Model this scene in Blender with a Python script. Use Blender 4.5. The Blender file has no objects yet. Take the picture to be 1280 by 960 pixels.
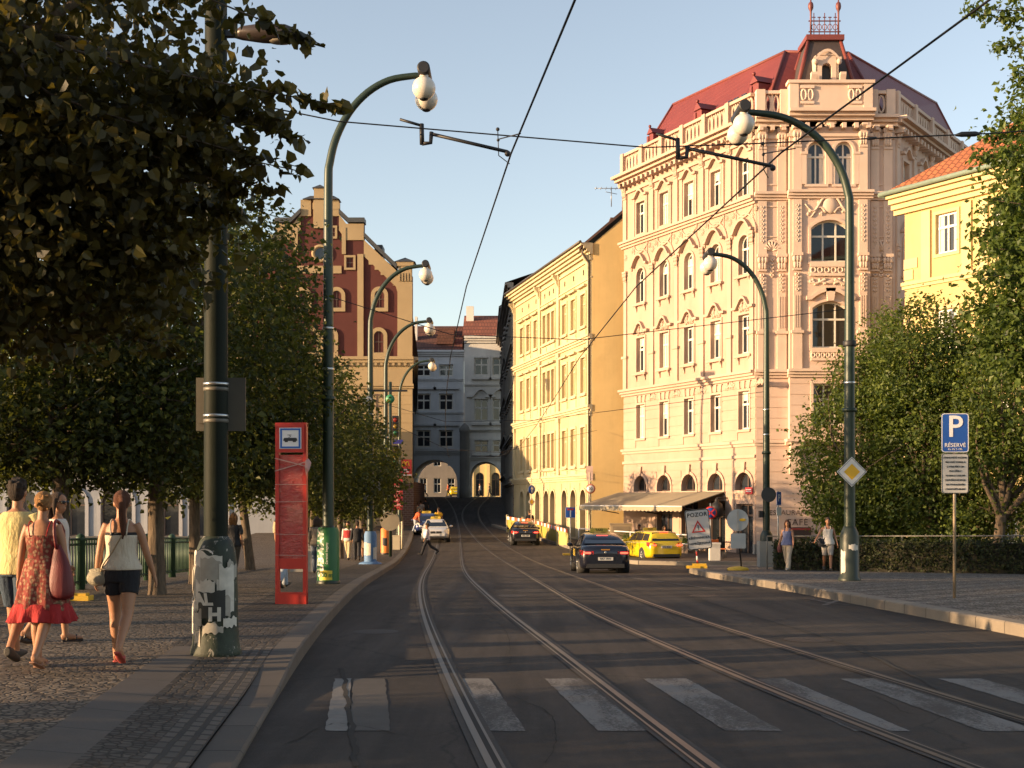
import bpy, bmesh, math, random
import numpy as np
from mathutils import Matrix, Vector
R = math.radians
PI = math.pi
SC = bpy.context.scene
COL = SC.collection

# ---------------------------------------------------------------- camera, sky, sun, exposure
CAM_H, FPX, HOR = 1.8, 1600.0, 626.0
cam_d = bpy.data.cameras.new('camera')
cam_d.sensor_width = 36.0
cam_d.lens = 36.0 * FPX / 1280.0
cam_d.shift_y = (HOR - 480.0) / 1280.0
cam_d.clip_start, cam_d.clip_end = 0.1, 3000
cam = bpy.data.objects.new('camera', cam_d)
COL.objects.link(cam)
cam.location = (0, 0, CAM_H)
cam.rotation_euler = (PI / 2, 0, 0)
SC.camera = cam

SUN_AZ, SUN_EL = 16.5, 8.2        # light travels to +x, turned SUN_AZ towards +y
SUN_STRENGTH, SKY_STRENGTH, EXPOSURE = 4.8, 0.144, 1.25
world = bpy.data.worlds.new('World')
SC.world = world
world.use_nodes = True
wt = world.node_tree
wt.nodes.clear()
w_out = wt.nodes.new('ShaderNodeOutputWorld')
w_bg = wt.nodes.new('ShaderNodeBackground')
w_sky = wt.nodes.new('ShaderNodeTexSky')
w_sky.sky_type = 'NISHITA'
w_sky.sun_disc = False
w_sky.sun_elevation = R(SUN_EL)
w_sky.sun_rotation = R(270.0 - SUN_AZ)
w_sky.altitude = 200
w_sky.air_density = 1.0
w_sky.dust_density = 0.6
w_sky.ozone_density = 1.2
w_bg.inputs['Strength'].default_value = SKY_STRENGTH
w_hs = wt.nodes.new('ShaderNodeHueSaturation')
w_hs.inputs['Saturation'].default_value = 0.74
wt.links.new(w_sky.outputs[0], w_hs.inputs['Color'])
w_mul = wt.nodes.new('ShaderNodeMix'); w_mul.data_type = 'RGBA'; w_mul.blend_type = 'MULTIPLY'
w_mul.inputs[0].default_value = 1.0; w_mul.inputs[7].default_value = (1.0, 0.94, 0.93, 1)
wt.links.new(w_hs.outputs[0], w_mul.inputs[6])
wt.links.new(w_mul.outputs[2], w_bg.inputs[0])
wt.links.new(w_bg.outputs[0], w_out.inputs[0])

sun_d = bpy.data.lights.new('sun', 'SUN')
sun_d.energy = SUN_STRENGTH
sun_d.angle = R(0.5)
sun_d.color = (1.0, 0.67, 0.365)
sun = bpy.data.objects.new('sun', sun_d)
COL.objects.link(sun)
_d = Vector((math.cos(R(SUN_AZ)) * math.cos(R(SUN_EL)), math.sin(R(SUN_AZ)) * math.cos(R(SUN_EL)), -math.sin(R(SUN_EL))))
sun.rotation_euler = _d.to_track_quat('-Z', 'Y').to_euler()
sun.location = (-40, 0, 40)

SC.view_settings.view_transform = 'Standard'
SC.view_settings.look = 'None'
SC.view_settings.gamma = 1.0
SC.view_settings.exposure = EXPOSURE
SC.view_settings.use_curve_mapping = False
SC.render.engine = 'CYCLES'
SC.cycles.use_denoising = True
SC.cycles.max_bounces = 6
SC.cycles.diffuse_bounces = 3
SC.cycles.glossy_bounces = 3
SC.cycles.transmission_bounces = 4
SC.cycles.transparent_max_bounces = 6
SC.cycles.caustics_reflective = False
SC.cycles.caustics_refractive = False

rng = np.random.default_rng(7)
random.seed(7)

# ---------------------------------------------------------------- tags
def tag(o, label=None, cat=None, group=None, kind=None):
    if label: o['label'] = label
    if cat: o['category'] = cat
    if group: o['group'] = group
    if kind: o['kind'] = kind
    return o

def empty(name, loc, rz=0.0, label=None, cat=None, group=None, kind=None):
    o = bpy.data.objects.new(name, None)
    COL.objects.link(o)
    o.location = loc
    o.rotation_euler = (0, 0, rz)
    o.empty_display_size = 0.2
    return tag(o, label, cat, group, kind)

def dup(o, parent=None, local=None):
    c = o.copy()
    COL.objects.link(c)
    if parent is not None: c.parent = parent
    if local is not None: c.matrix_local = local
    for ch in list(o.children):
        dup(ch, c)
    return c

# ---------------------------------------------------------------- mesh builder
def T(x, y, z): return Matrix.Translation((x, y, z))
def RZ(a): return Matrix.Rotation(a, 4, 'Z')
def RX(a): return Matrix.Rotation(a, 4, 'X')
def RY(a): return Matrix.Rotation(a, 4, 'Y')

def catmull(P, n):
    P = np.asarray(P, float)
    Q = np.vstack([2 * P[0] - P[1], P, 2 * P[-1] - P[-2]])
    out = []
    for i in range(1, len(Q) - 2):
        p0, p1, p2, p3 = Q[i - 1], Q[i], Q[i + 1], Q[i + 2]
        for k in range(n):
            t = k / n
            out.append(0.5 * (2 * p1 + (p2 - p0) * t + (2 * p0 - 5 * p1 + 4 * p2 - p3) * t * t + (3 * p1 - p0 - 3 * p2 + p3) * t ** 3))
    out.append(Q[-2])
    return np.array(out)

class MB:
    def __init__(self, M=None):
        self.v, self.f, self.s, self.m = [], [], [], []
        self.M = M
        self.mi = 0
        self.n = 0
        self.uv = None
    def add(self, verts, faces, smooth=False):
        verts = np.asarray(verts, float).reshape(-1, 3)
        if self.M is not None:
            A = np.array(self.M)
            verts = verts @ A[:3, :3].T + A[:3, 3]
        b = self.n
        self.v.append(verts)
        self.n += len(verts)
        for f in faces:
            self.f.append([b + i for i in f])
            self.s.append(smooth)
            self.m.append(self.mi)
        return self
    def box(self, x0, x1, y0, y1, z0, z1):
        v = [(x0, y0, z0), (x1, y0, z0), (x1, y1, z0), (x0, y1, z0), (x0, y0, z1), (x1, y0, z1), (x1, y1, z1), (x0, y1, z1)]
        return self.add(v, [(0, 3, 2, 1), (4, 5, 6, 7), (0, 1, 5, 4), (1, 2, 6, 5), (2, 3, 7, 6), (3, 0, 4, 7)])
    def cbox(self, c, s): 
        return self.box(c[0] - s[0] / 2, c[0] + s[0] / 2, c[1] - s[1] / 2, c[1] + s[1] / 2, c[2] - s[2] / 2, c[2] + s[2] / 2)
    def loft(self, rings, caps=True, smooth=True, closed=True):
        n = len(rings[0])
        V = np.vstack([np.asarray(r, float) for r in rings])
        F = []
        m = n if closed else n - 1
        for i in range(len(rings) - 1):
            for j in range(m):
                k = (j + 1) % n
                F.append((i * n + j, i * n + k, (i + 1) * n + k, (i + 1) * n + j))
        self.add(V, F, smooth)
        if caps and closed:
            b = self.n - len(V)
            self.f.append([b + j for j in range(n)][::-1]); self.s.append(False); self.m.append(self.mi)
            self.f.append([b + (len(rings) - 1) * n + j for j in range(n)]); self.s.append(False); self.m.append(self.mi)
        return self
    def tube(self, pts, r, n=8, caps=True, smooth=True, r2=None, ref=None, sub=0):
        """r: scalar or one per point; r2: radius along the second axis; ref: direction of the first axis"""
        P = np.asarray(pts, float)
        k = len(P)
        ra = np.full(k, r, float) if np.isscalar(r) else np.asarray(r, float)
        rb = ra if r2 is None else (np.full(k, r2, float) if np.isscalar(r2) else np.asarray(r2, float))
        if sub and k > 2:
            Q = catmull(np.column_stack([P, ra, rb]), sub)
            P, ra, rb = Q[:, :3], np.maximum(Q[:, 3], 1e-4), np.maximum(Q[:, 4], 1e-4)
            k = len(P)
        t = np.gradient(P, axis=0)
        t /= np.linalg.norm(t, axis=1)[:, None] + 1e-12
        a = np.array(ref if ref is not None else ((0, 0, 1) if abs(t[0][2]) < 0.9 else (1, 0, 0)), float)
        rings = []
        th = np.arange(n) * 2 * PI / n
        for i in range(k):
            if ref is None:
                u = a - t[i] * a.dot(t[i])
                if np.linalg.norm(u) < 1e-6: u = np.array((1.0, 0, 0))
                u /= np.linalg.norm(u)
                a = u
            else:
                u = a - t[i] * a.dot(t[i])
                u /= np.linalg.norm(u) + 1e-9
            w = np.cross(t[i], u)
            rings.append(P[i] + np.outer(np.cos(th) * ra[i], u) + np.outer(np.sin(th) * rb[i], w))
        return self.loft(rings, caps, smooth)
    def lathe(self, prof, n=16, c=(0, 0, 0), smooth=True, caps=True):
        th = np.arange(n) * 2 * PI / n
        rings = [np.column_stack([c[0] + np.cos(th) * r, c[1] + np.sin(th) * r, np.full(n, c[2] + z)]) for r, z in prof]
        return self.loft(rings, caps, smooth)
    def ball(self, c, r, n=16, m=10, smooth=True):
        r = np.array((r, r, r) if np.isscalar(r) else r, float)
        rings = []
        th = np.arange(n) * 2 * PI / n
        for i in range(m + 1):
            ph = -PI / 2 + PI * (0.02 + 0.96 * i / m)
            rings.append(np.column_stack([c[0] + r[0] * np.cos(th) * math.cos(ph), c[1] + r[1] * np.sin(th) * math.cos(ph), np.full(n, c[2] + r[2] * math.sin(ph))]))
        return self.loft(rings, True, smooth)
    def prism(self, poly, y0, y1):
        """poly in (x,z), extruded along y from y0 (front) to y1"""
        n = len(poly)
        v = [(x, y0, z) for x, z in poly] + [(x, y1, z) for x, z in poly]
        F = [tuple(range(n)), tuple(range(2 * n - 1, n - 1, -1))]
        F += [(i, i + n, (i + 1) % n + n, (i + 1) % n) for i in range(n)]
        return self.add(v, F)
    def prof_u(self, prof, x0, x1):
        """profile in (y,z), extruded along x"""
        n = len(prof)
        v = [(x0, y, z) for y, z in prof] + [(x1, y, z) for y, z in prof]
        F = [tuple(range(n)), tuple(range(2 * n - 1, n - 1, -1))]
        F += [(i, i + n, (i + 1) % n + n, (i + 1) % n) for i in range(n)]
        return self.add(v, F)
    def mesh(self, name, mats, fixn=True):
        me = bpy.data.meshes.new(name)
        V = np.vstack(self.v) if self.v else np.zeros((0, 3))
        me.from_pydata(V.tolist(), [], self.f)
        if not isinstance(mats, (list, tuple)): mats = [mats]
        for m in mats: me.materials.append(m)
        me.polygons.foreach_set('use_smooth', self.s)
        me.polygons.foreach_set('material_index', self.m)
        if fixn:
            bm = bmesh.new(); bm.from_mesh(me)
            bmesh.ops.recalc_face_normals(bm, faces=bm.faces)
            bm.to_mesh(me); bm.free()
        me.update()
        return me
    def cut(self, name, mats, parent=None):
        """close what was added so far as one part and start the next"""
        if self.n:
            MB.build(self, name, mats, parent)
            self.v, self.f, self.s, self.m, self.n = [], [], [], [], 0
    def build(self, name, mats, parent=None, fixn=True):
        if not self.n: return None
        o = bpy.data.objects.new(name, self.mesh(name, mats, fixn))
        COL.objects.link(o)
        if parent is not None: o.parent = parent
        return o

def fast_mesh(name, V, F, mat, smooth=False, parent=None, uv=None):
    """V (n,3), F (m,k) constant k"""
    V = np.ascontiguousarray(V, np.float32); F = np.ascontiguousarray(F, np.int32)
    me = bpy.data.meshes.new(name)
    k = F.shape[1]
    me.vertices.add(len(V)); me.vertices.foreach_set('co', V.ravel())
    me.loops.add(F.size); me.loops.foreach_set('vertex_index', F.ravel())
    me.polygons.add(len(F)); me.polygons.foreach_set('loop_start', np.arange(0, F.size, k, dtype=np.int32))
    me.polygons.foreach_set('loop_total', np.full(len(F), k, np.int32))
    me.polygons.foreach_set('use_smooth', np.full(len(F), smooth))
    if uv is not None:
        l = me.uv_layers.new(name='uv'); l.data.foreach_set('uv', np.asarray(uv, np.float32)[F.ravel()].ravel())
    if mat is not None: me.materials.append(mat)
    me.update(calc_edges=True); me.validate()
    o = bpy.data.objects.new(name, me); COL.objects.link(o)
    if parent is not None: o.parent = parent
    return o

# ---------------------------------------------------------------- materials
_mats = {}
def nm(name):
    m = bpy.data.materials.new(name); m.use_nodes = True
    nt = m.node_tree
    b = nt.nodes['Principled BSDF']
    return m, nt, b
def N(nt, t, **kw):
    n = nt.nodes.new(t)
    for k, v in kw.items():
        if k in n.inputs: n.inputs[k].default_value = v
        else: setattr(n, k, v)
    return n
def ramp(nt, fac, stops):
    r = nt.nodes.new('ShaderNodeValToRGB')
    e = r.color_ramp.elements
    while len(e) < len(stops): e.new(0.5)
    for i, (p, c) in enumerate(stops):
        e[i].position = p; e[i].color = (c, c, c, 1) if np.isscalar(c) else (*c, 1)
    nt.links.new(fac, r.inputs[0])
    return r.outputs[0]
def mixc(nt, fac, a, b, mode='MIX'):
    m = nt.nodes.new('ShaderNodeMix'); m.data_type = 'RGBA'; m.blend_type = mode
    for s, v in ((0, fac), (6, a), (7, b)):
        if hasattr(v, 'is_output'): nt.links.new(v, m.inputs[s])
        elif s == 0: m.inputs[0].default_value = v
        else: m.inputs[s].default_value = (*v, 1)
    return m.outputs[2]
def coords(nt, which='Object', scale=(1, 1, 1)):
    c = nt.nodes.new('ShaderNodeTexCoord'); mp = nt.nodes.new('ShaderNodeMapping')
    mp.inputs['Scale'].default_value = scale
    nt.links.new(c.outputs[which], mp.inputs[0])
    return mp.outputs[0]
def noise(nt, vec, scale, detail=4, rough=0.55):
    n = N(nt, 'ShaderNodeTexNoise', Scale=scale, Detail=detail, Roughness=rough)
    nt.links.new(vec, n.inputs['Vector'])
    return n.outputs['Fac']
def bump(nt, b, h, strength=0.3, dist=0.02):
    n = N(nt, 'ShaderNodeBump', Strength=strength, Distance=dist)
    nt.links.new(h, n.inputs['Height']); nt.links.new(n.outputs[0], b.inputs['Normal'])
def darker(c, k): return tuple(x * k for x in c)

def plain(name, c, rough=0.6, metal=0.0, var=0.12, scale=3.0, bmp=0.0, coat=0.0):
    key = (name, c, rough, metal, var, scale, bmp)
    if key in _mats: return _mats[key]
    m, nt, b = nm(name)
    v = coords(nt)
    f = noise(nt, v, scale, 5)
    nt.links.new(mixc(nt, f, darker(c, 1 - var), darker(c, 1 + var)), b.inputs['Base Color'])
    b.inputs['Roughness'].default_value = rough; b.inputs['Metallic'].default_value = metal
    if name == 'near_pole_paint': b.inputs['Specular IOR Level'].default_value = 0.12
    if coat: b.inputs['Coat Weight'].default_value = coat; b.inputs['Coat Roughness'].default_value = 0.06
    if bmp: bump(nt, b, noise(nt, v, scale * 12, 3), bmp, 0.01)
    _mats[key] = m
    return m

def plaster(name, c, dirt=(0.16, 0.13, 0.11), damt=0.35, bmp=0.25, rustic=0.0):
    """painted render: broad fading, rain streaks, grime patches"""
    if name in _mats: return _mats[name]
    m, nt, b = nm(name)
    v = coords(nt)
    f1 = noise(nt, v, 0.35, 5, 0.6)
    c1 = mixc(nt, ramp(nt, f1, [(0.3, 0.0), (0.7, 1.0)]), darker(c, 0.86), darker(c, 1.08))
    vs = coords(nt, 'Object', (2.6, 2.6, 0.22))
    f2 = noise(nt, vs, 1.0, 6, 0.65)
    f3 = noise(nt, v, 1.3, 5, 0.7)
    mul = nt.nodes.new('ShaderNodeMath'); mul.operation = 'MULTIPLY'
    nt.links.new(ramp(nt, f2, [(0.46, 0.0), (0.72, 1.0)]), mul.inputs[0]); nt.links.new(ramp(nt, f3, [(0.35, 0.0), (0.75, 1.0)]), mul.inputs[1])
    sc = nt.nodes.new('ShaderNodeMath'); sc.operation = 'MULTIPLY'; sc.inputs[1].default_value = damt
    nt.links.new(mul.outputs[0], sc.inputs[0])
    nt.links.new(mixc(nt, sc.outputs[0], c1, dirt), b.inputs['Base Color'])
    b.inputs['Roughness'].default_value = 0.9
    b.inputs['Specular IOR Level'].default_value = 0.2
    bump(nt, b, noise(nt, v, 18, 5), bmp, 0.01)
    _mats[name] = m
    return m

def glass_pane(name, c=(0.02, 0.024, 0.03), rough=0.06, var=0.6):
    if name in _mats: return _mats[name]
    m, nt, b = nm(name)
    oi = nt.nodes.new('ShaderNodeObjectInfo')
    nt.links.new(mixc(nt, oi.outputs['Random'], darker(c, 1 - var), darker(c, 1 + var)), b.inputs['Base Color'])
    b.inputs['Roughness'].default_value = rough
    b.inputs['IOR'].default_value = 1.6
    v = coords(nt)
    bump(nt, b, noise(nt, v, 1.5, 2), 0.06, 0.05)
    _mats[name] = m
    return m

def glow(name, c, e):
    if name in _mats: return _mats[name]
    m, nt, b = nm(name)
    b.inputs['Base Color'].default_value = (*c, 1); b.inputs['Emission Color'].default_value = (*c, 1); b.inputs['Emission Strength'].default_value = e
    _mats[name] = m
    return m

def leafmat(name, dark, mid, light, trans=0.35, rough=0.5):
    if name in _mats: return _mats[name]
    m, nt, b = nm(name)
    g = nt.nodes.new('ShaderNodeNewGeometry')
    col = ramp(nt, g.outputs['Random Per Island'], [(0.0, dark), (0.55, mid), (1.0, light)])
    nt.links.new(col, b.inputs['Base Color'])
    b.inputs['Roughness'].default_value = rough
    b.inputs['Specular IOR Level'].default_value = 0.35
    tr = nt.nodes.new('ShaderNodeBsdfTranslucent')
    nt.links.new(mixc(nt, 0.5, col, (light[0] * 1.3, light[1] * 1.3, light[2] * 0.5)), tr.inputs['Color'])
    mx = nt.nodes.new('ShaderNodeMixShader'); mx.inputs[0].default_value = trans
    out = nt.nodes['Material Output']
    nt.links.new(b.outputs[0], mx.inputs[1]); nt.links.new(tr.outputs[0], mx.inputs[2]); nt.links.new(mx.outputs[0], out.inputs[0])
    _mats[name] = m
    return m

def barkmat():
    if 'bark' in _mats: return _mats['bark']
    m, nt, b = nm('bark')
    v = coords(nt, 'Object', (9, 9, 1.6))
    f = noise(nt, v, 2.0, 7, 0.7)
    nt.links.new(ramp(nt, f, [(0.3, (0.05, 0.036, 0.025)), (0.65, (0.17, 0.125, 0.085)), (0.85, (0.26, 0.2, 0.14))]), b.inputs['Base Color'])
    b.inputs['Roughness'].default_value = 0.95
    bump(nt, b, f, 0.9, 0.05)
    _mats['bark'] = m
    return m

def text(body, size, mat, parent, local, name='lettering', ax='CENTER', ay='CENTER', ex=0.002, shear=0.0, space=1.0, bold=0.0):
    cu = bpy.data.curves.new(name, 'FONT')
    cu.body = body; cu.size = size; cu.align_x = ax; cu.align_y = ay; cu.extrude = ex; cu.shear = shear; cu.space_character = space
    cu.offset = bold
    cu.resolution_u = 3
    cu.materials.append(mat)
    o = bpy.data.objects.new(name, cu); COL.objects.link(o)
    o.parent = parent
    o.matrix_local = local
    return o

# ---------------------------------------------------------------- ground profile and image-to-ground survey
_gy = np.arange(-60, 500, 0.5)
_gz = np.interp(_gy, [-60, 0, 15, 30, 43, 55, 65, 75, 83, 100, 125, 152, 170, 500], [0, 0, 0, -.3, -.7, -1.02, -1.15, -1.1, -.92, -.2, 1.0, 2.2, 2.35, 2.35])
_k = np.exp(-0.5 * (np.arange(-16, 17) / 6.0) ** 2); _k /= _k.sum()
_gz = np.convolve(np.pad(_gz, 16, 'edge'), _k, 'valid')
def G(y): return np.interp(y, _gy, _gz)
def gnd(X, Y, off=0.0):
    """the ground point (plus off) where the survey ray of photo pixel X,Y lands"""
    ys = np.arange(4.0, 230, 0.05)
    zr = CAM_H + (HOR - Y) / FPX * ys
    i = np.argmax(zr <= G(ys) + off)
    return ((X - 640.0) / FPX * ys[i], ys[i])
def wx(X, D): return (X - 640.0) / FPX * D
def wz(Y, D): return CAM_H + (HOR - Y) / FPX * D

def mesh_text(body, size, mat, parent, local, name='lettering', fn=None, **k):
    """text as a plain mesh part; fn maps its flat (x,y,z) points, for lettering that runs round a post"""
    o = text(body, size, mat, None, Matrix.Identity(4), name, **k)
    dg = bpy.context.evaluated_depsgraph_get(); dg.update()
    me = bpy.data.meshes.new_from_object(o.evaluated_get(dg))
    cu = o.data
    bpy.data.objects.remove(o); bpy.data.curves.remove(cu)
    if fn:
        for v in me.vertices: v.co = Vector(fn(*v.co))
    me.name = name
    o = bpy.data.objects.new(name, me); COL.objects.link(o)
    if not me.materials: me.materials.append(mat)
    o.parent = parent; o.matrix_local = local
    return o
# ================================================================ GROUND, ROAD, PAVEMENTS
_kl = np.array([gnd(*p) for p in [(300, 960), (327, 908), (353, 856), (386, 800), (425, 765), (455, 742), (480, 718), (500, 700), (511, 679)]])
KLy = np.concatenate([[-20], _kl[:, 1], [100, 125, 150, 190]]); KLx = np.concatenate([[0.3], _kl[:, 0], [-7.3, -9.3, -11.2, -13.5]])
_s = np.polyfit(KLy[1:], KLx[1:], 4)
def kerbL(y):
    y = np.asarray(y, float)
    return np.where(y < 8.6, np.polyval(_s, 8.6) + (8.6 - y) * 0.10, np.polyval(_s, np.minimum(y, 150.0)))
def kerbR(y): return np.interp(y, [-20, 12, 17.3, 25, 33, 40, 46, 49], [7.6, 7.2, 6.95, 6.6, 6.3, 6.15, 6.3, 7.6])
def ss(a, b, x):
    t = np.clip((np.asarray(x, float) - a) / (b - a), 0, 1); return t * t * (3 - 2 * t)
SW = 0.17
def pave(x, y):
    off = np.maximum(kerbL(y) - x, 0)
    return G(y) + SW - 0.13 * (1 - ss(11.0, 14.5, y)) * (1 - np.clip(off / 1.6, 0, 1)) + 0.0 * off

def strip(name, ys, f0, f1, nz, zf, mat, kind='structure', n=1, u0=0.0):
    """sheet between x=f0(y) and x=f1(y); UV = (metres along, metres across)"""
    V, U = [], []
    for y in ys:
        a, b = float(f0(y)), float(f1(y))
        for k in range(n + 1):
            x = a + (b - a) * k / n
            V.append((x, y, float(zf(x, y)) + nz)); U.append((y, x - a))
    F = [(i * (n + 1) + k, i * (n + 1) + k + 1, (i + 1) * (n + 1) + k + 1, (i + 1) * (n + 1) + k) for i in range(len(ys) - 1) for k in range(n)]
    o = fast_mesh(name, V, F, mat, True, None, U)
    o['kind'] = kind
    return o

def asphalt():
    m, nt, b = nm('asphalt')
    v = coords(nt)
    f1 = noise(nt, v, 0.22, 6, 0.6); f2 = noise(nt, coords(nt, 'Object', (2.2, 0.12, 1)), 1.0, 5, 0.6); f3 = noise(nt, v, 60, 3, 0.7); f4 = noise(nt, v, 2.4, 6, 0.7)
    base = mixc(nt, ramp(nt, f1, [(0.35, 0.0), (0.65, 1.0)]), (0.037, 0.030, 0.0255), (0.074, 0.060, 0.049))
    c = mixc(nt, ramp(nt, f2, [(0.42, 0.0), (0.6, 0.6)]), base, (0.028, 0.025, 0.024))
    c = mixc(nt, ramp(nt, f4, [(0.54, 0.0), (0.74, 0.6)]), c, (0.082, 0.070, 0.059))
    c = mixc(nt, ramp(nt, f3, [(0.35, 0.55), (0.62, 0.0)]), c, (0.018, 0.016, 0.014))
    c = mixc(nt, ramp(nt, noise(nt, v, 9, 5, 0.75), [(0.5, 0.0), (0.75, 0.35)]), c, (0.085, 0.072, 0.06))
    vor = N(nt, 'ShaderNodeTexVoronoi', feature='DISTANCE_TO_EDGE', Scale=0.21)
    wv = nt.nodes.new('ShaderNodeVectorMath'); wv.operation = 'ADD'
    nz = N(nt, 'ShaderNodeTexNoise', Scale=1.2, Detail=4.0); nt.links.new(v, nz.inputs['Vector'])
    nt.links.new(v, wv.inputs[0]); nt.links.new(nz.outputs['Color'], wv.inputs[1]); nt.links.new(wv.outputs[0], vor.inputs['Vector'])
    c = mixc(nt, ramp(nt, vor.outputs['Distance'], [(0.0, 0.85), (0.006, 0.0)]), c, (0.016, 0.015, 0.014))
    nt.links.new(c, b.inputs['Base Color'])
    nt.links.new(ramp(nt, f2, [(0.3, 0.72), (0.7, 0.9)]), b.inputs['Roughness'])
    b.inputs['Specular IOR Level'].default_value = 0.3
    bump(nt, b, noise(nt, v, 90, 4, 0.8), 0.55, 0.012)
    return m
def cobbles(name, size, cols, joint=(0.03, 0.026, 0.022), stripes=None, rnd=0.85, bmp=0.9):
    m, nt, b = nm(name)
    v = coords(nt, 'UV')
    vo = N(nt, 'ShaderNodeTexVoronoi', Scale=1.0 / size, Randomness=rnd); nt.links.new(v, vo.inputs['Vector'])
    ve = N(nt, 'ShaderNodeTexVoronoi', feature='DISTANCE_TO_EDGE', Scale=1.0 / size, Randomness=rnd); nt.links.new(v, ve.inputs['Vector'])
    sep = nt.nodes.new('ShaderNodeSeparateColor'); nt.links.new(vo.outputs['Color'], sep.inputs[0])
    col = ramp(nt, sep.outputs[0], [(0.0, cols[0]), (0.5, cols[1]), (1.0, cols[2])])
    if stripes:
        ck = N(nt, 'ShaderNodeTexChecker', Scale=stripes[0]); nt.links.new(coords(nt, 'UV', (1, 1, 0)), ck.inputs['Vector'])
        col = mixc(nt, ck.outputs['Fac'], col, mixc(nt, 0.75, col, stripes[1]))
    f = noise(nt, v, 0.5, 6, 0.65)
    col = mixc(nt, ramp(nt, f, [(0.3, 0.55), (0.62, 0.0)]), col, darker(cols[0], 0.55))
    f5 = noise(nt, v, 3.0, 4, 0.7)
    col = mixc(nt, ramp(nt, f5, [(0.6, 0.0), (0.75, 0.4)]), col, darker(cols[2], 1.1))
    e = ramp(nt, ve.outputs['Distance'], [(0.02, 0.0), (0.16, 1.0)])
    nt.links.new(mixc(nt, e, joint, col), b.inputs['Base Color'])
    b.inputs['Roughness'].default_value = 0.75
    b.inputs['Specular IOR Level'].default_value = 0.25
    bump(nt, b, e, bmp, size * 0.12)
    return m
def slabs(name, bw, rh, c1, c2, joint=(0.03, 0.027, 0.024), mortar=0.012, off=0.5, bmp=0.6):
    m, nt, b = nm(name)
    v = coords(nt, 'UV')
    br = N(nt, 'ShaderNodeTexBrick', Scale=1.0); br.offset = off
    for k, x in (('Color1', (*c1, 1)), ('Color2', (*c2, 1)), ('Mortar', (*joint, 1)), ('Mortar Size', mortar), ('Brick Width', bw), ('Row Height', rh), ('Mortar Smooth', 0.3), ('Bias', 0.0)):
        br.inputs[k].default_value = x
    nz = N(nt, 'ShaderNodeTexNoise', Scale=4.0, Detail=3.0); nt.links.new(v, nz.inputs['Vector'])
    ad = nt.nodes.new('ShaderNodeVectorMath'); ad.operation = 'MULTIPLY_ADD'; ad.inputs[1].default_value = (0.03, 0.03, 0.0)
    nt.links.new(nz.outputs['Color'], ad.inputs[0]); nt.links.new(v, ad.inputs[2]); nt.links.new(ad.outputs[0], br.inputs['Vector'])
    f = noise(nt, v, 1.2, 6, 0.7)
    c = mixc(nt, ramp(nt, f, [(0.3, 0.5), (0.65, 0.0)]), br.outputs['Color'], darker(c1, 0.45))
    f3 = noise(nt, v, 45, 3, 0.7)
    c = mixc(nt, ramp(nt, f3, [(0.4, 0.3), (0.6, 0.0)]), c, darker(c1, 0.5))
    nt.links.new(c, b.inputs['Base Color'])
    b.inputs['Roughness'].default_value = 0.8
    iv = nt.nodes.new('ShaderNodeMath'); iv.operation = 'SUBTRACT'; iv.inputs[0].default_value = 1.0; nt.links.new(br.outputs['Fac'], iv.inputs[1])
    bump(nt, b, iv.outputs[0], bmp, 0.02)
    return m
def worn_paint():
    m, nt, b = nm('worn_road_paint')
    v = coords(nt)
    f = noise(nt, v, 30, 6, 0.85); f2 = noise(nt, coords(nt, 'Object', (1, .3, 1)), 1.7, 5, 0.7)
    ad = nt.nodes.new('ShaderNodeMath'); ad.operation = 'ADD'; nt.links.new(f, ad.inputs[0]); nt.links.new(f2, ad.inputs[1])
    nt.links.new(ramp(nt, ad.outputs[0], [(0.84, (0.046, 0.039, 0.034)), (1.0, (0.092, 0.082, 0.074)), (1.3, (0.18, 0.166, 0.15))]), b.inputs['Base Color'])
    b.inputs['Roughness'].default_value = 0.8
    bump(nt, b, noise(nt, v, 90, 4, 0.8), 0.5, 0.01)
    return m

M_ASPH = asphalt()
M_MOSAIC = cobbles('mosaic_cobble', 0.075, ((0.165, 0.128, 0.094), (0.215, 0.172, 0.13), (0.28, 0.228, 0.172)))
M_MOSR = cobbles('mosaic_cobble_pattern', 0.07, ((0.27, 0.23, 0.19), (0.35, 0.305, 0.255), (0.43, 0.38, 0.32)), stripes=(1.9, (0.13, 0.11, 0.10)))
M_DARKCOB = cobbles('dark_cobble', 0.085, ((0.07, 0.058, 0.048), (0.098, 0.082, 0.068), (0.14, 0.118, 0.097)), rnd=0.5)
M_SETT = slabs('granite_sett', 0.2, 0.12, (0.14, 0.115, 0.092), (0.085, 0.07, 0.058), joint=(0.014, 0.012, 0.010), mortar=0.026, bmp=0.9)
M_SLAB = slabs('granite_slab', 0.85, 0.5, (0.135, 0.11, 0.09), (0.105, 0.087, 0.072), mortar=0.008, off=0.0)
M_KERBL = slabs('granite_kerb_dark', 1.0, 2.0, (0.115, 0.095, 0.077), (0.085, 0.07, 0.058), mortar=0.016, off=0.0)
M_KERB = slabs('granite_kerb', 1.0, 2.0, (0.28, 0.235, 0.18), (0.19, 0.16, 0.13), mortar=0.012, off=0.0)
M_PAINT = worn_paint()
M_NEWPAINT = plain('fresh_road_paint', (0.17, 0.157, 0.14), 0.7, 0, 0.4, 7.0, 0.4)

ysg = np.concatenate([[-60], np.arange(-20, 180, 2.0), [230, 400, 900, 2500]])
strip('ground', ysg, lambda y: -900, lambda y: 900, -0.06, lambda x, y: G(y), plain('ground_earth', (0.11, 0.10, 0.085), 0.95, 0, 0.3, 0.4, 0.5), n=2)
YR = np.arange(-18, 182, 1.0)
strip('road', YR, lambda y: -16.0 if y < 160 else -40, lambda y: 40.0, 0.0, lambda x, y: G(y), M_ASPH, n=1)

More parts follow.
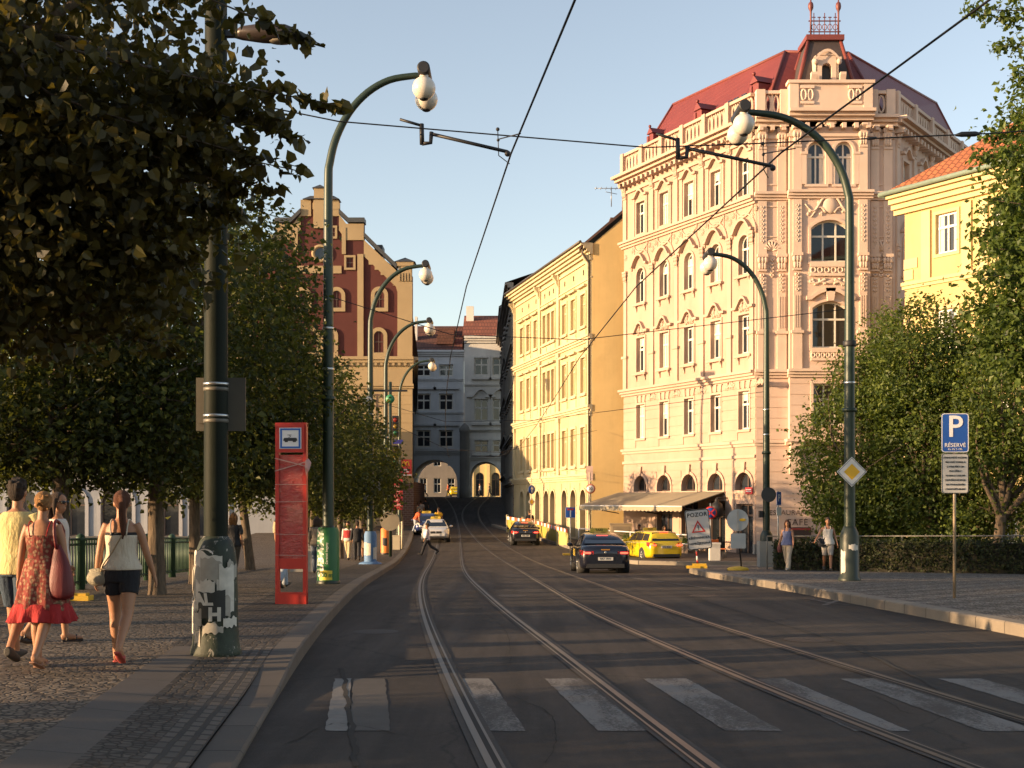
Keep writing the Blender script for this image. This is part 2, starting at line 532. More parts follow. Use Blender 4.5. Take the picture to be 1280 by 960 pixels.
# left pavement in bands parallel to the kerb
YP = np.concatenate([np.arange(-12, 30, 0.5), np.arange(30, 151, 2.0)])
def kerb_strip(name, ys, fx, side, w=0.28, top=None, mat=None):
    """granite kerb: a top and a face, side=-1 pavement on the -x side"""
    V, U = [], []
    for y in ys:
        x = float(fx(y)); xi = x + side * w
        zt = (top or pave)(x, y) + 0.006
        for (px, pz, u) in ((xi, zt - 0.05, -0.3), (xi, zt, -0.25), (x + side * 0.02, zt, 0.0), (x, zt - 0.02, 0.03), (x, G(y) - 0.03, 0.2)):
            V.append((px, y, float(pz))); U.append((y, 0.5 + u))
    F = [(i * 5 + k, i * 5 + k + 1, (i + 1) * 5 + k + 1, (i + 1) * 5 + k) for i in range(len(ys) - 1) for k in range(4)]
    o = fast_mesh(name, V, F, mat or M_KERB, False, None, U); o['kind'] = 'structure'
    return o
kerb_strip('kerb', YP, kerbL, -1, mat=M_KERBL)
def band(name, a, b, mat, ys=YP, n=1):
    return strip(name, ys, lambda y: kerbL(y) - b, lambda y: kerbL(y) - a, 0.0, pave, mat, n=n)
YN, YF = YP[YP <= 14.6], YP[YP >= 14.5]
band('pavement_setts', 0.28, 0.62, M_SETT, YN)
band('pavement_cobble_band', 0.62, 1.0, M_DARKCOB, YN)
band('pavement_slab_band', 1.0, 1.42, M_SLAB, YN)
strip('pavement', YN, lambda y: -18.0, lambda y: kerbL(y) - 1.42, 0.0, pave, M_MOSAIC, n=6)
band('pavement_cobble_band', 0.28, 1.5, M_DARKCOB, YF)
strip('pavement', YF, lambda y: -18.0 if y < 92 else kerbL(y) - 3, lambda y: kerbL(y) - 1.5, 0.0, pave, M_MOSAIC, n=4)

# right pavement beside the park
YQ = np.arange(-12, 49.2, 1.0)
def paveR(x, y): return G(y) + SW
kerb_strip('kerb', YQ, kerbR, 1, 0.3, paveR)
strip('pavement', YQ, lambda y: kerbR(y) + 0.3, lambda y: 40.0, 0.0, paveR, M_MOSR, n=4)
V = [(7.3, 49.0), (40, 49.0)]
_m = MB(); _m.box(7.6, 40, 49.0, 49.3, G(49) - 0.05, G(49) + SW + 0.006); o = _m.build('kerb', plain('granite_kerb_plain', (0.27, 0.23, 0.185), 0.85, 0, 0.2, 2, 0.4)); o['kind'] = 'structure'
# cafe pavement round the foot of the corner house
def cafeL(y): return np.interp(y, [56, 57, 59, 66, 80, 100], [7.2, 5.6, 5.0, 4.6, 2.9, -1.6])
YC = np.arange(56, 101, 1.0)
kerb_strip('kerb', YC, cafeL, 1, 0.3, paveR)
strip('pavement', YC, lambda y: cafeL(y) + 0.3, lambda y: 36.0, 0.0, paveR, M_DARKCOB, n=2)
_m = MB(); _m.box(7.2, 36, 55.7, 56.0, G(56) - 0.05, G(56) + SW + 0.006); o = _m.build('kerb', plain('granite_kerb_plain', (0.27, 0.23, 0.185), 0.85, 0, 0.2, 2, 0.4)); o['kind'] = 'structure'
def cafeR2(y): return np.interp(y, [100, 120, 150], [-1.6, -2.6, -2.2])
strip('pavement', np.arange(100, 151, 2.0), lambda y: cafeR2(y), lambda y: cafeR2(y) + 6, 0.12, lambda x, y: G(y), M_DARKCOB)

# pedestrian crossing: worn stripes, one freshly painted
def stripe(x, w, mat, y0=10.0, y1=13.0):
    """one painted bar with chipped edges"""
    r_ = np.random.default_rng(int((x + 9) * 100)); n = 60
    a = np.convolve(r_.normal(size=n + 9), np.ones(3) / 3, 'valid')[:n + 1] * .007; b = np.convolve(r_.normal(size=n + 9), np.ones(3) / 3, 'valid')[:n + 1] * .007
    V = []
    for i in range(n + 1):
        y = y0 + (y1 - y0) * i / n; xx = x - 0.113 * (y - 10)
        e = .0 if 0 < i < n else .012
        for k in range(5):
            t = k / 4; V.append((xx + w * t + (a[i] if k == 0 else b[i] if k == 4 else 0), y + (e * r_.normal()), float(G(y)) + 0.004))
    o = fast_mesh('crossing_stripe', V, [(i * 5 + k, i * 5 + k + 1, (i + 1) * 5 + k + 1, (i + 1) * 5 + k) for i in range(n) for k in range(4)], mat); o['kind'] = 'structure'
stripe(-1.46, 0.17, M_NEWPAINT)
stripe(-1.27, 0.32, plain('ghost_stripe', (0.075, 0.066, 0.058), 0.85, 0, 0.35, 5, 0.5))
for k in range(7):
    stripe(-0.33 + 1.0 * k, 0.44, M_PAINT)
stripe(5.62, 0.3, M_NEWPAINT)
# repair strip and seams in the asphalt
M_PATCH = plain('asphalt_patch', (0.035, 0.033, 0.032), 0.85, 0, 0.25, 4, 0.5)
M_SEAM = plain('bitumen_seam', (0.016, 0.014, 0.012), 0.95, 0, 0.3, 6)
def seam(pts, w, mat=None, nz=0.006):
    P = catmull([(x, y, 0) for x, y in pts], 8)
    V = []
    for i, (x, y, _) in enumerate(P):
        j = 0.012 * math.sin(i * 2.3) + 0.01 * math.sin(i * 5.1)
        for k in (-1, 1): V.append((x + k * w / 2 + j, y, float(G(y)) + nz))
    F = [(2 * i, 2 * i + 1, 2 * i + 3, 2 * i + 2) for i in range(len(P) - 1)]
    o = fast_mesh('road_seam', V, F, mat or M_SEAM); o['kind'] = 'structure'
seam([gnd(*p) for p in [(445, 960), (440, 915), (433, 870), (428, 836)]], 0.045)
seam([gnd(*p) for p in [(375, 835), (400, 836), (428, 837)]], 0.03)
seam([gnd(*p) for p in [(1190, 870), (1110, 830), (1040, 800), (940, 770), (860, 745)]], 0.05)
seam([gnd(*p) for p in [(1030, 757), (1060, 748), (1090, 752)]], 0.12, M_PAINT, 0.008)
seam([gnd(*p) for p in [(1010, 749), (1045, 755), (1075, 757)]], 0.10, M_PAINT, 0.009)
seam([gnd(*p) for p in [(910, 731), (960, 733), (1000, 733)]], 0.08, M_PAINT, 0.008)
seam([(3.4, 42), (4.2, 36), (5.0, 30)], 0.10, M_PAINT, 0.008)

def disc(X, Y, r, mat, name='manhole_cover'):
    x, y = gnd(X, Y)
    V = [(x, y, float(G(y)) + .007)] + [(x + r * math.cos(a), y + r * math.sin(a), float(G(y)) + .007) for a in np.linspace(0, 2 * PI, 29)[:-1]]
    o = fast_mesh(name, V, [(0, i, i % 28 + 1) for i in range(1, 29)], mat); o['kind'] = 'structure'
for X, Y in ((470, 790), (1010, 800), (640, 745), (880, 745)): disc(X, Y, .32, plain('iron_cover', (.03, .026, .023), .6, .4, .3, 12, .5))
def patch(pts, mat):
    V = [(x, y, float(G(y)) + .0035) for x, y in pts]
    o = fast_mesh('road_patch', V, [(0, 1, 2, 3)], mat); o['kind'] = 'structure'
M_CRACK = plain('asphalt_crack', (0.012, 0.010, 0.009), 1.0)
def crack(pts, w):
    P = catmull([(x, y, 0) for x, y in pts], 14); r_ = np.random.default_rng(int(abs(pts[0][0]) * 100)); V = []
    off = np.cumsum(r_.normal(size=len(P))) * .012
    for i, (x, y, _) in enumerate(P):
        ww = w * (.3 + r_.random())
        for k in (-1, 1): V.append((x + off[i] + k * ww / 2, y + .6 * off[i], float(G(y)) + .0055))
    o = fast_mesh('road_crack', V, [(2 * i, 2 * i + 1, 2 * i + 3, 2 * i + 2) for i in range(len(P) - 1)], M_CRACK); o['kind'] = 'structure'
for q in ([(360, 930), (420, 905), (500, 925), (575, 900)], [(640, 870), (700, 905), (690, 955)], [(1090, 870), (1150, 895), (1260, 890)], [(860, 770), (930, 780), (990, 775), (1060, 790)], [(600, 760), (640, 790), (650, 830)]):
    crack([gnd(*p) for p in q], .010)
# tram tracks: centre lines surveyed from the photo, constant gauge
A1 = [(624, 960), (574, 885), (546.7, 818), (531, 755), (538, 693)]
A2 = [(898, 960), (780, 885), (701, 818), (634, 766), (576, 697), (563, 668), (557, 625)]
B3 = [(1209, 960), (989, 871), (900, 836), (738, 764), (644.6, 709.6), (594.6, 674), (582, 643)]
B4 = [(1280, 902), (1096, 846), (950, 800), (738, 729), (688, 709.6), (626, 678), (605, 659.6), (596.6, 636.7)]
def rail_y(P): return np.array([gnd(*p) for p in P])
M_RAIL = plain('rail_steel', (0.085, 0.07, 0.056), 0.45, 0.4, 0.2, 1.5)
M_GROOVE = plain('rail_groove', (0.012, 0.011, 0.010), 0.9)
M_CONC = plain('rail_bed', (0.042, 0.036, 0.031), 0.85, 0, 0.35, 2.5, 0.5)
def track(name, L, Rr, extra):
    l, r = rail_y(L), rail_y(Rr)
    pts = [(x + 0.745, y) for x, y in l] + [(x - 0.745, y) for x, y in r] + extra
    pts = np.array(sorted(pts, key=lambda p: p[1]))
    c = np.polyfit(pts[:, 1], pts[:, 0], 5)
    ys = np.concatenate([np.arange(-14, 8.6, 1.0), np.arange(8.6, 40, 0.5), np.arange(40, 152, 1.5)])
    cx = np.where(ys < 8.6, np.polyval(c, 8.6) + (ys - 8.6) * np.polyval(np.polyder(c), 8.6), np.polyval(c, ys))
    t = np.gradient(cx, ys); nx = 1 / np.sqrt(1 + t * t); ny = -t * nx
    mb = MB()
    def ribbon(o0, o1, nz, mi):
        mb.mi = mi
        V = []
        for i, y in enumerate(ys):
            for o_ in (o0, o1):
                yy = y + ny[i] * o_
                V.append((cx[i] + nx[i] * o_, yy, float(G(yy)) + nz))
        mb.add(V, [(2 * i, 2 * i + 1, 2 * i + 3, 2 * i + 2) for i in range(len(ys) - 1)])
    for s in (-1, 1):
        g = s * 0.7175
        ribbon(g - 0.11, g + 0.11, 0.008, 2)
        a, b_ = (g, g + 0.055 * s); ribbon(min(a, b_), max(a, b_), 0.013, 0)
        a, b_ = (g - 0.042 * s, g - 0.001 * s); ribbon(min(a, b_), max(a, b_), 0.012, 1)
        a, b_ = (g - 0.065 * s, g - 0.043 * s); ribbon(min(a, b_), max(a, b_), 0.013, 0)
    o = mb.build(name, [M_RAIL, M_GROOVE, M_CONC]); o['kind'] = 'structure'
    return c
cA = track('tram_track', A1, A2, [(-8.6, 152), (-3.2, 85 - 4), (-5.9, 120)])
cB = track('tram_track', B3, B4, [(-3.6, 145), (-4.0, 130)])
# ================================================================ BUILDINGS
def outline(w, h, arch=0.0, n=10):
    """closed (x,z) outline of an opening, base at z=0, centred on x; arch = rise of its curved head"""
    if arch <= 0: return [(-w / 2, 0), (w / 2, 0), (w / 2, h), (-w / 2, h)]
    r = (w * w / 4 + arch * arch) / (2 * arch)
    a = math.asin(min(1, w / 2 / r)) if arch < w / 2 + 1e-6 else PI / 2
    if arch >= w / 2 - 1e-6:
        pts = [(w / 2 * math.cos(t), h - arch + arch * math.sin(t)) for t in np.linspace(0, PI, n + 1)]
    else:
        pts = [(r * math.sin(t), h - r + r * math.cos(t)) for t in np.linspace(a, -a, n + 1)]
    return [(-w / 2, 0), (w / 2, 0)] + pts

def wall(mb, u0, u1, v0, v1, ops, depth=0.3, y=0.0, back=None):
    """wall face in the x,z plane with openings (u centre, v base, w, h, arch) and their reveals"""
    us = sorted(set([u0, u1] + [c for o in ops for c in (o[0] - o[2] / 2, o[0] + o[2] / 2)]))
    vs = sorted(set([v0, v1] + [c for o in ops for c in (o[1], o[1] + o[3])]))
    us = [u for u in us if u0 - 1e-6 <= u <= u1 + 1e-6]; vs = [v for v in vs if v0 - 1e-6 <= v <= v1 + 1e-6]
    for i in range(len(us) - 1):
        um = (us[i] + us[i + 1]) / 2
        col = [o for o in ops if abs(um - o[0]) < o[2] / 2]
        j = 0
        while j < len(vs) - 1:
            vm = (vs[j] + vs[j + 1]) / 2
            if any(o[1] < vm < o[1] + o[3] for o in col): j += 1; continue
            k = j
            while k < len(vs) - 1 and not any(o[1] < (vs[k] + vs[k + 1]) / 2 < o[1] + o[3] for o in col): k += 1
            mb.add([(us[i], y, vs[j]), (us[i + 1], y, vs[j]), (us[i + 1], y, vs[k]), (us[i], y, vs[k])], [(0, 1, 2, 3)])
            j = k
    for (u, v, w, h, a) in ops:
        ol = [(u + x, v + z) for x, z in outline(w, h, a)]
        n = len(ol)
        mb.add([(x, y, z) for x, z in ol] + [(x, y + depth, z) for x, z in ol], [(i, i + n, (i + 1) % n + n, (i + 1) % n) for i in range(n)])
        if a > 0:
            top = [p for p in ol[2:]]
            m = len(top) // 2
            R_ = [(u + w / 2, v + h)] + top[:m + 1]; L_ = [(u - w / 2, v + h)] + top[m:]
            for P in (R_, L_):
                mb.add([(x, y, z) for x, z in P], [(0, i, i + 1) for i in range(1, len(P) - 1)])

def ring_frame(mb, ol, t, y0, y1):
    """a band of width t outside the outline ol, from y0 (front) to y1"""
    P = np.array(ol); n = len(P)
    d = np.roll(P, -1, 0) - P; d /= np.linalg.norm(d, axis=1)[:, None] + 1e-9
    nr = np.column_stack([d[:, 1], -d[:, 0]])
    m = nr + np.roll(nr, 1, 0); m /= (np.linalg.norm(m, axis=1) ** 2)[:, None] / 2 + 1e-9
    Q = P + m * t
    V = [(p[0], y0, p[1]) for p in P] + [(q[0], y0, q[1]) for q in Q] + [(p[0], y1, p[1]) for p in P] + [(q[0], y1, q[1]) for q in Q]
    F = []
    for i in range(n):
        j = (i + 1) % n
        F += [(i, n + i, n + j, j), (2 * n + i, 2 * n + j, 3 * n + j, 3 * n + i), (n + i, 3 * n + i, 3 * n + j, n + j), (i, j, 2 * n + j, 2 * n + i)]
    mb.add(V, F)

M_WFRAME = plain('window_paint', (0.62, 0.58, 0.50), 0.5, 0, 0.1)
M_WDARK = plain('window_wood', (0.09, 0.055, 0.04), 0.5, 0, 0.2)
M_GLASS = glass_pane('window_glass')
M_GLASSW = glass_pane('window_glass_warm', (0.10, 0.075, 0.045), 0.08, 0.4)
M_CURT = plain('net_curtain', (0.55, 0.52, 0.46), 0.9, 0, 0.15, 6)
def make_window(w, h, arch=0.0, cols=2, tr=0.68, frame=None, glass=None, bw=0.07, curtain=False, blind=0.0, bar=0.05, sill=0.0, sillm=None, name='window'):
    """timber window: frame (the part), pane, curtain and sill as its own pieces; origin at the centre of its foot, face at y=0"""
    f = MB()
    ol = outline(w, h, arch)
    il = outline(w - 2 * bw, h - 2 * bw, max(arch - bw * 0.4, 0) if arch else 0)
    il = [(x, z + bw) for x, z in il]
    n = len(ol)
    V = [(x, 0, z) for x, z in ol] + [(x, 0, z) for x, z in il] + [(x, .06, z) for x, z in il]
    f.add(V, [(i, (i + 1) % n, n + (i + 1) % n, n + i) for i in range(n)] + [(n + i, n + (i + 1) % n, 2 * n + (i + 1) % n, 2 * n + i) for i in range(n)])
    for k in range(1, cols):
        x = -w / 2 + w * k / cols
        hz = h - bw if not arch else h - bw - arch * (2 * abs(x) / w) ** 2 * 0.9
        f.box(x - bar * .8, x + bar * .8, -.012, .05, bw * .6, hz)
    if tr: f.box(-w / 2 + bw * .5, w / 2 - bw * .5, -.02, .05, h * tr - bar, h * tr + bar)
    fo = f.build(name, frame or M_WFRAME)
    p = MB()
    p.add([(x, .045, z) for x, z in il], [tuple(range(len(il)))])
    p.build('pane', glass or M_GLASS, fo)
    if curtain:
        c = MB()
        for s in (-1, 1):
            for k in range(4):
                x0 = s * (w / 2 - bw - k * w * .05); x1 = s * (w / 2 - bw - (k + 1) * w * .05)
                zt = h - arch - bw if arch else h - bw
                c.add([(x0, .043 - (k % 2) * .004, bw), (x1, .039 + (k % 2) * .004, bw), (x1, .039 + (k % 2) * .004, zt), (x0, .043 - (k % 2) * .004, zt)], [(0, 1, 2, 3)])
        c.build('curtain', M_CURT, fo)
    if blind:
        c = MB(); zt = h - arch * .5 - bw; c.add([(-w / 2 + bw, .036, zt - blind * (h - bw)), (w / 2 - bw, .036, zt - blind * (h - bw)), (w / 2 - bw, .036, zt), (-w / 2 + bw, .036, zt)], [(0, 1, 2, 3)]); c.build('blind', M_CURT, fo)
    if sill:
        s_ = MB(); s_.box(-w / 2 - .1, w / 2 + .1, -.3 - sill, .02, -.09, -.002)
        s_.build('sill', sillm or M_WFRAME, fo)
    return fo

class Facade:
    """local frame: x along the facade, z up (world height), -y out to the street; parts hang on the building root"""
    def __init__(self, root, origin, direction):
        d = Vector((direction[0], direction[1], 0)).normalized()
        # outward normal is -y_local
        yl = Vector((-d.y, d.x, 0))
        Mw = Matrix(((d.x, yl.x, 0, origin[0]), (d.y, yl.y, 0, origin[1]), (0, 0, 1, 0), (0, 0, 0, 1)))
        self.root = root
        self.M = Matrix.Translation(-Vector(root.location)) @ Mw
    def mb(self): return MB(self.M)
    def put(self, proto, u, v, y=0.0, first=False):
        L = self.M @ T(u, y, v)
        if not proto.get('_used'):
            proto['_used'] = 1
            proto.parent = self.root; proto.matrix_local = L
            return proto
        return dup(proto, self.root, L)

def cleanup_flags():
    for o in bpy.data.objects:
        if '_used' in o: del o['_used']

def pediment(mb, u, v, w, rise, d=0.22, t=0.14, curved=False):
    """hood over a window: a bent cornice with horizontal ends"""
    P = []
    if curved:
        for k in np.linspace(-1, 1, 9): P.append((u + k * w / 2 * .8, v + rise * (1 - k * k)))
        P = [(u - w / 2, v)] + P + [(u + w / 2, v)]
    else:
        P = [(u - w / 2, v), (u - w * .3, v), (u - w * .1, v + rise * .85), (u, v + rise), (u + w * .1, v + rise * .85), (u + w * .3, v), (u + w / 2, v)]
    poly = P + [(x, z - t) for x, z in P[::-1]]
    n = len(P)
    V = [(x, -d, z) for x, z in poly] + [(x, .0, z) for x, z in poly]
    N2 = 2 * n
    F = [(i, i + 1, N2 - 2 - i, N2 - 1 - i) for i in range(n - 1)]
    F += [(i, i + N2, (i + 1) % N2 + N2, (i + 1) % N2) for i in range(N2)]
    mb.add(V, F)
def ledge(mb, u0, u1, v, h, d, steps=2):
    """stepped string course, top at v, projecting d"""
    for k in range(steps):
        dd = d * (1 - k / steps) ; a = v - h * k / steps
        mb.box(u0, u1, -dd, 0.02, a - h / steps, a - 0.001 * k)
def rosette(mb, u, v, r, d=0.08):
    mb.ball((u, 0, v), (r, d, r), 10, 6)
    for k in range(8):
        a = k * PI / 4
        mb.ball((u + math.cos(a) * r * 1.2, 0, v + math.sin(a) * r * 1.2), (r * .45, d * .7, r * .45), 6, 4)
def festoon(mb, u, v, w, drop, r=0.06):
    P = [(u + k * w / 2, -.03, v - drop * (1 - k * k)) for k in np.linspace(-1, 1, 9)]
    mb.tube(P, [r * (.6 + .8 * (1 - abs(k))) for k in np.linspace(-1, 1, 9)], 6)
    for s in (-1, 1):
        mb.ball((u + s * w / 2, -.02, v), (.11, .08, .11), 8, 5); mb.box(u + s * w / 2 - .035, u + s * w / 2 + .035, -.05, 0, v - drop * 1.4, v)
def console(mb, u, v, w, h, d):
    """scrolled bracket hanging below v"""
    prof = [(0, 0), (-d, 0), (-d, -h * .18), (-d * .8, -h * .32), (-d * .55, -h * .5), (-d * .5, -h * .75), (-d * .3, -h), (0, -h)]
    n = len(prof)
    V = [(u - w / 2, y, v + z) for y, z in prof] + [(u + w / 2, y, v + z) for y, z in prof]
    mb.add(V, [tuple(range(n)), tuple(range(2 * n - 1, n - 1, -1))] + [(i, i + n, (i + 1) % n + n, (i + 1) % n) for i in range(n)])
def capital(mb, u, v, w, h, d):
    mb.box(u - w * .62, u + w * .62, -d * 1.5, 0, v - h * .2, v)
    for k in (-1, 0, 1):
        mb.ball((u + k * w * .38, -d, v - h * .4), (w * .26, d * .7, h * .22), 7, 5)
        mb.ball((u + k * w * .3, -d * .8, v - h * .75), (w * .22, d * .6, h * .25), 7, 5)
    mb.box(u - w * .5, u + w * .5, -d, 0, v - h * 1.12, v - h)
def cartouche(mb, u, v, w, h, d=0.1, seed=3):
    rr = random.Random(seed)
    mb.ball((u, 0, v), (w * .16, d, h * .35), 12, 8)
    for s in (-1, 1):
        P = [(u + s * (w * .1 + w * .4 * t), -.04, v + h * (.32 * math.cos(t * 5.0)) * (1 - .45 * t)) for t in np.linspace(0, 1, 14)]
        mb.tube(P, [.085 * (1 - .6 * t) for t in np.linspace(0, 1, 14)], 6)
        P = [(u + s * (w * .08 + w * .3 * t), -.04, v - h * .3 + h * .22 * math.sin(t * 4)) for t in np.linspace(0, 1, 10)]
        mb.tube(P, [.07 * (1 - .5 * t) for t in np.linspace(0, 1, 10)], 6)
        for k in range(9):
            mb.ball((u + s * rr.uniform(.1, .48) * w, -.01, v + rr.uniform(-.42, .42) * h), (rr.uniform(.05, .13), .07, rr.uniform(.05, .13)), 6, 4)
def drop_orn(mb, u, v, w, h, d=0.05, n=7):
    for k in range(n):
        z = v - h * (k + .5) / n
        for s in (-1, 1): mb.ball((u + s * w * .22, -.01, z), (w * .24, d, h / n * .42), 6, 4)
        mb.ball((u, -.02, z - h / n * .3), (w * .14, d, h / n * .3), 6, 4)
def balustrade(mb, u0, u1, v0, v1, y0=-0.12, y1=0.12, pat='ring', step=0.62):
    mb.box(u0, u1, y0 - .05, y1 + .05, v1 - .16, v1); mb.box(u0, u1, y0 - .03, y1 + .03, v0, v0 + .14)
    n = max(1, int(round((u1 - u0) / step))); s = (u1 - u0) / n
    zc = (v0 + v1) / 2; hh = (v1 - v0 - .3) / 2
    for i in range(n):
        c = u0 + s * (i + .5)
        P = [(c + math.cos(a) * s * .36, (y0 + y1) / 2, zc + math.sin(a) * hh * .85) for a in np.linspace(0, 2 * PI, 13)]
        mb.tube(P, .065, 5, caps=False)
        mb.box(c - s / 2 - .05, c - s / 2 + .05, y0 * .5, y1 * .5, v0 + .14, v1 - .16)
def rustic(mb, u0, u1, v0, v1, ops, step=0.55, gap=0.05, d=0.035):
    """raised courses with joints between, broken round the openings"""
    v = v0
    while v < v1 - .1:
        a, b = v, min(v + step - gap, v1)
        cuts = []
        for (u, ov, w, h, ar) in ops:
            if ov - .12 < b and ov + h + .1 > a: cuts.append((u - w / 2 - .12, u + w / 2 + .12))
        cuts.sort(); x = u0
        for c0, c1 in cuts:
            if c0 - x > .06: mb.box(x, c0, -d, .01, a, b)
            x = max(x, c1)
        if u1 - x > .06: mb.box(x, u1, -d, .01, a, b)
        v += step

# ---------------------------------------------------------------- corner house: cream and pink, five storeys
D0 = 66.5
def uz(Y, D=D0): return wz(Y, D)
C0 = (wx(945, D0), D0)                     # left edge of the cut corner
C1 = (wx(1117, D0), D0)
LD = Vector((-0.47, 1.0)).normalized(); LLEN = 12.3 * 1.105
RD = Vector((0.709, 1.0)).normalized(); RLEN = 17.0
hz0 = float(G(66)) + SW - 0.25
pink = empty('corner_house', (C0[0], C0[1], hz0), 0, 'tall ornate cream and pink corner house with red roof and turret', 'house')
M_CREAM = plaster('cream_render', (0.43, 0.305, 0.235), (0.27, 0.21, 0.155), 0.75)
M_PINK = plaster('pink_render', (0.60, 0.45, 0.36), (0.3, 0.2, 0.15), 0.35)
M_TRIM = plaster('cream_trim', (0.46, 0.335, 0.26), (0.36, 0.29, 0.21), 0.35)
M_PTRIM = plaster('pink_trim', (0.63, 0.485, 0.385), (0.34, 0.24, 0.18), 0.3)
M_PLINTH = plain('granite_plinth', (0.28, 0.26, 0.235), 0.8, 0, 0.2, 1.5, 0.3)
M_RED = plain('red_metal_roof', (0.17, 0.03, 0.025), 0.5, 0.0, 0.18, 0.7)
def red_seam():
    m, nt, b = nm('red_seamed_roof')
    v = coords(nt)
    w = N(nt, 'ShaderNodeTexWave', Scale=0.9, Distortion=0.0); w.bands_direction = 'DIAGONAL'; nt.links.new(v, w.inputs['Vector'])
    e = ramp(nt, w.outputs['Fac'], [(0.0, 1.0), (0.06, 0.0)])
    f = noise(nt, v, 0.8, 5)
    c = mixc(nt, f, (0.125, 0.022, 0.02), (0.185, 0.036, 0.03))
    nt.links.new(mixc(nt, e, c, (0.16, 0.025, 0.02)), b.inputs['Base Color'])
    b.inputs['Roughness'].default_value = 0.55
    bump(nt, b, e, 0.5, 0.04)
    return m
M_REDS = red_seam()

# --- street facade (left), u measured from the corner
FL = Facade(pink, C0, (LD.x, LD.y))
# in this frame x runs away from the corner and the street must lie on -y; flip by measuring from the far end
far = (C0[0] + LD.x * LLEN, C0[1] + LD.y * LLEN)
FL = Facade(pink, far, (-LD.x, -LD.y))     # x from the far end to the corner
us = [LLEN - t * 1.105 for t in (0.92, 3.28, 5.68, 8.06, 10.46)]
VA, VB, VC, VT = 8.55, 17.65, 21.7, 23.05
rows = [(5.56, 2.02, 0.0), (9.56, 2.05, 0.0), (13.74, 2.05, 0.42), (17.88, 1.9, 0.0)]
WW = 0.95
ops = [(u, v, WW, h, a) for (v, h, a) in rows for u in us]
ops_g = [(u, 2.35, 1.45, 0.95, 0.62) for u in us]
door_u = us[0]
ops_g += [(door_u, hz0 + .1, 1.5, 2.75, 0.0)] + [(u, hz0 + .1, 1.7, 2.9, 0.0) for u in us[1:4]]
mb = FL.mb()
wall(mb, 0, LLEN, hz0 - .5, 4.75, ops_g, .35)
wall(mb, 0, LLEN, 4.75, VC - .6, ops, .28)
mb.build('street_wall', M_CREAM, pink)
mb = FL.mb()
ledge(mb, -.15, LLEN + .05, VA + .05, .42, .38, 3); mb.cut('string_course', M_TRIM, pink); ledge(mb, -.1, LLEN + .04, 4.95, .3, .2, 2); ledge(mb, -.05, LLEN, 4.2, .16, .1, 1); mb.cut('string_course', M_TRIM, pink)
ledge(mb, -.15, LLEN + .05, VB, .4, .38, 3); mb.cut('string_course', M_TRIM, pink)
ledge(mb, -.35, LLEN + .15, VC, .5, .75, 3); ledge(mb, -.1, LLEN + .03, VC - .95, .18, .12, 1)
k = -.0
for i in range(26):
    u = .25 + i * (LLEN - .3) / 25.5
    mb.box(u - .1, u + .1, -.5, 0, VC - .76, VC - .5)
mb.build('cornice', M_TRIM, pink)
mb = FL.mb()
rustic(mb, 0, LLEN, 5.0, 8.05, ops)
rustic(mb, 0, LLEN, hz0 + .8, 2.2, ops_g, .6)
rustic(mb, 0, LLEN, 2.3, 4.0, ops_g, .42)
mb.build('rustication', M_CREAM, pink)
mb = FL.mb()
pil = [0.22] + [(us[i] + us[i + 1]) / 2 for i in (3, 2, 1, 0)] + [LLEN - .32]
for pu in pil:
    mb.box(pu - .2, pu + .2, -.1, 0, VA + .05, VA + 1.95); mb.box(pu - .29, pu + .29, -.17, 0, VA + 1.95, VA + 2.1)
    mb.box(pu - .17, pu + .17, -.075, 0, VA + 2.1, 15.2); capital(mb, pu, 15.85, .36, .6, .11)
    mb.box(pu - .2, pu + .2, -.1, 0, VB + .04, VC - 1.0); capital(mb, pu, VC - .55, .36, .8, .14)
    console(mb, pu, VC - .5, .26, .55, .5)
    drop_orn(mb, pu, VC - 1.5, .3, 1.0, .1, 4)
    rosette(mb, pu, 16.7, .12)
    mb.cut('pilaster', M_TRIM, pink)
mb = FL.mb()
W_ = lambda n: mb.cut(n, M_TRIM, pink)
for u in us:
    for (v, h, a) in rows:
        ol = [(u + x, v + z) for x, z in outline(WW, h, a)]
        ring_frame(mb, ol, .12, -.06, .0); W_('window_surround')
    for v in (9.56, 13.74):
        mb.box(u - .72, u + .72, -.2, 0, v - .2, v - .08)
        for s in (-1, 1): console(mb, u + s * .5, v - .2, .12, .35, .15)
        W_('sill')
    mb.box(u - .6, u + .6, -.12, 0, 5.42, 5.54); W_('sill')
    pediment(mb, u, 12.05, 1.9, .55); cartouche(mb, u, 12.02, .9, .55, .07, 5); W_('hood')
    pediment(mb, u, 16.05, 1.85, .62, .28, .14, True); W_('hood')
    pediment(mb, u, 20.2, 1.7, .38, .22, .14)
    for s in (-1, 1): mb.box(u + s * .72 - .07, u + s * .72 + .07, -.08, 0, 17.75, 20.1)
    W_('hood')
    P = [(u + 1.05 * math.cos(t), -.03, 15.75 + 1.15 * math.sin(t)) for t in np.linspace(0, PI, 15)]
    mb.tube(P, .06, 6); W_('blind_arch')
    festoon(mb, u, 17.15, 1.5, .4); rosette(mb, u - 1.0, 17.0, .1); rosette(mb, u + 1.0, 17.0, .1); W_('festoon')
    for s in (-1, 0, 1): mb.prism([(u + s * .42 - .1, 7.7), (u + s * .42 + .1, 7.7), (u + s * .5 + .13, 8.12), (u + s * .5 - .13, 8.12)], -.09, 0)
    W_('keystone'); cartouche(mb, u + 1.3, 7.95, .9, .4, .07, 8); W_('wall_ornament')
    ring_frame(mb, [(u + x, 2.35 + z) for x, z in outline(1.45, .95, .62)], .16, -.09, 0); W_('window_surround')
    mb.prism([(u - .13, 3.3), (u + .13, 3.3), (u + .2, 3.85), (u - .2, 3.85)], -.14, 0); W_('keystone')
_rw = random.Random(4)
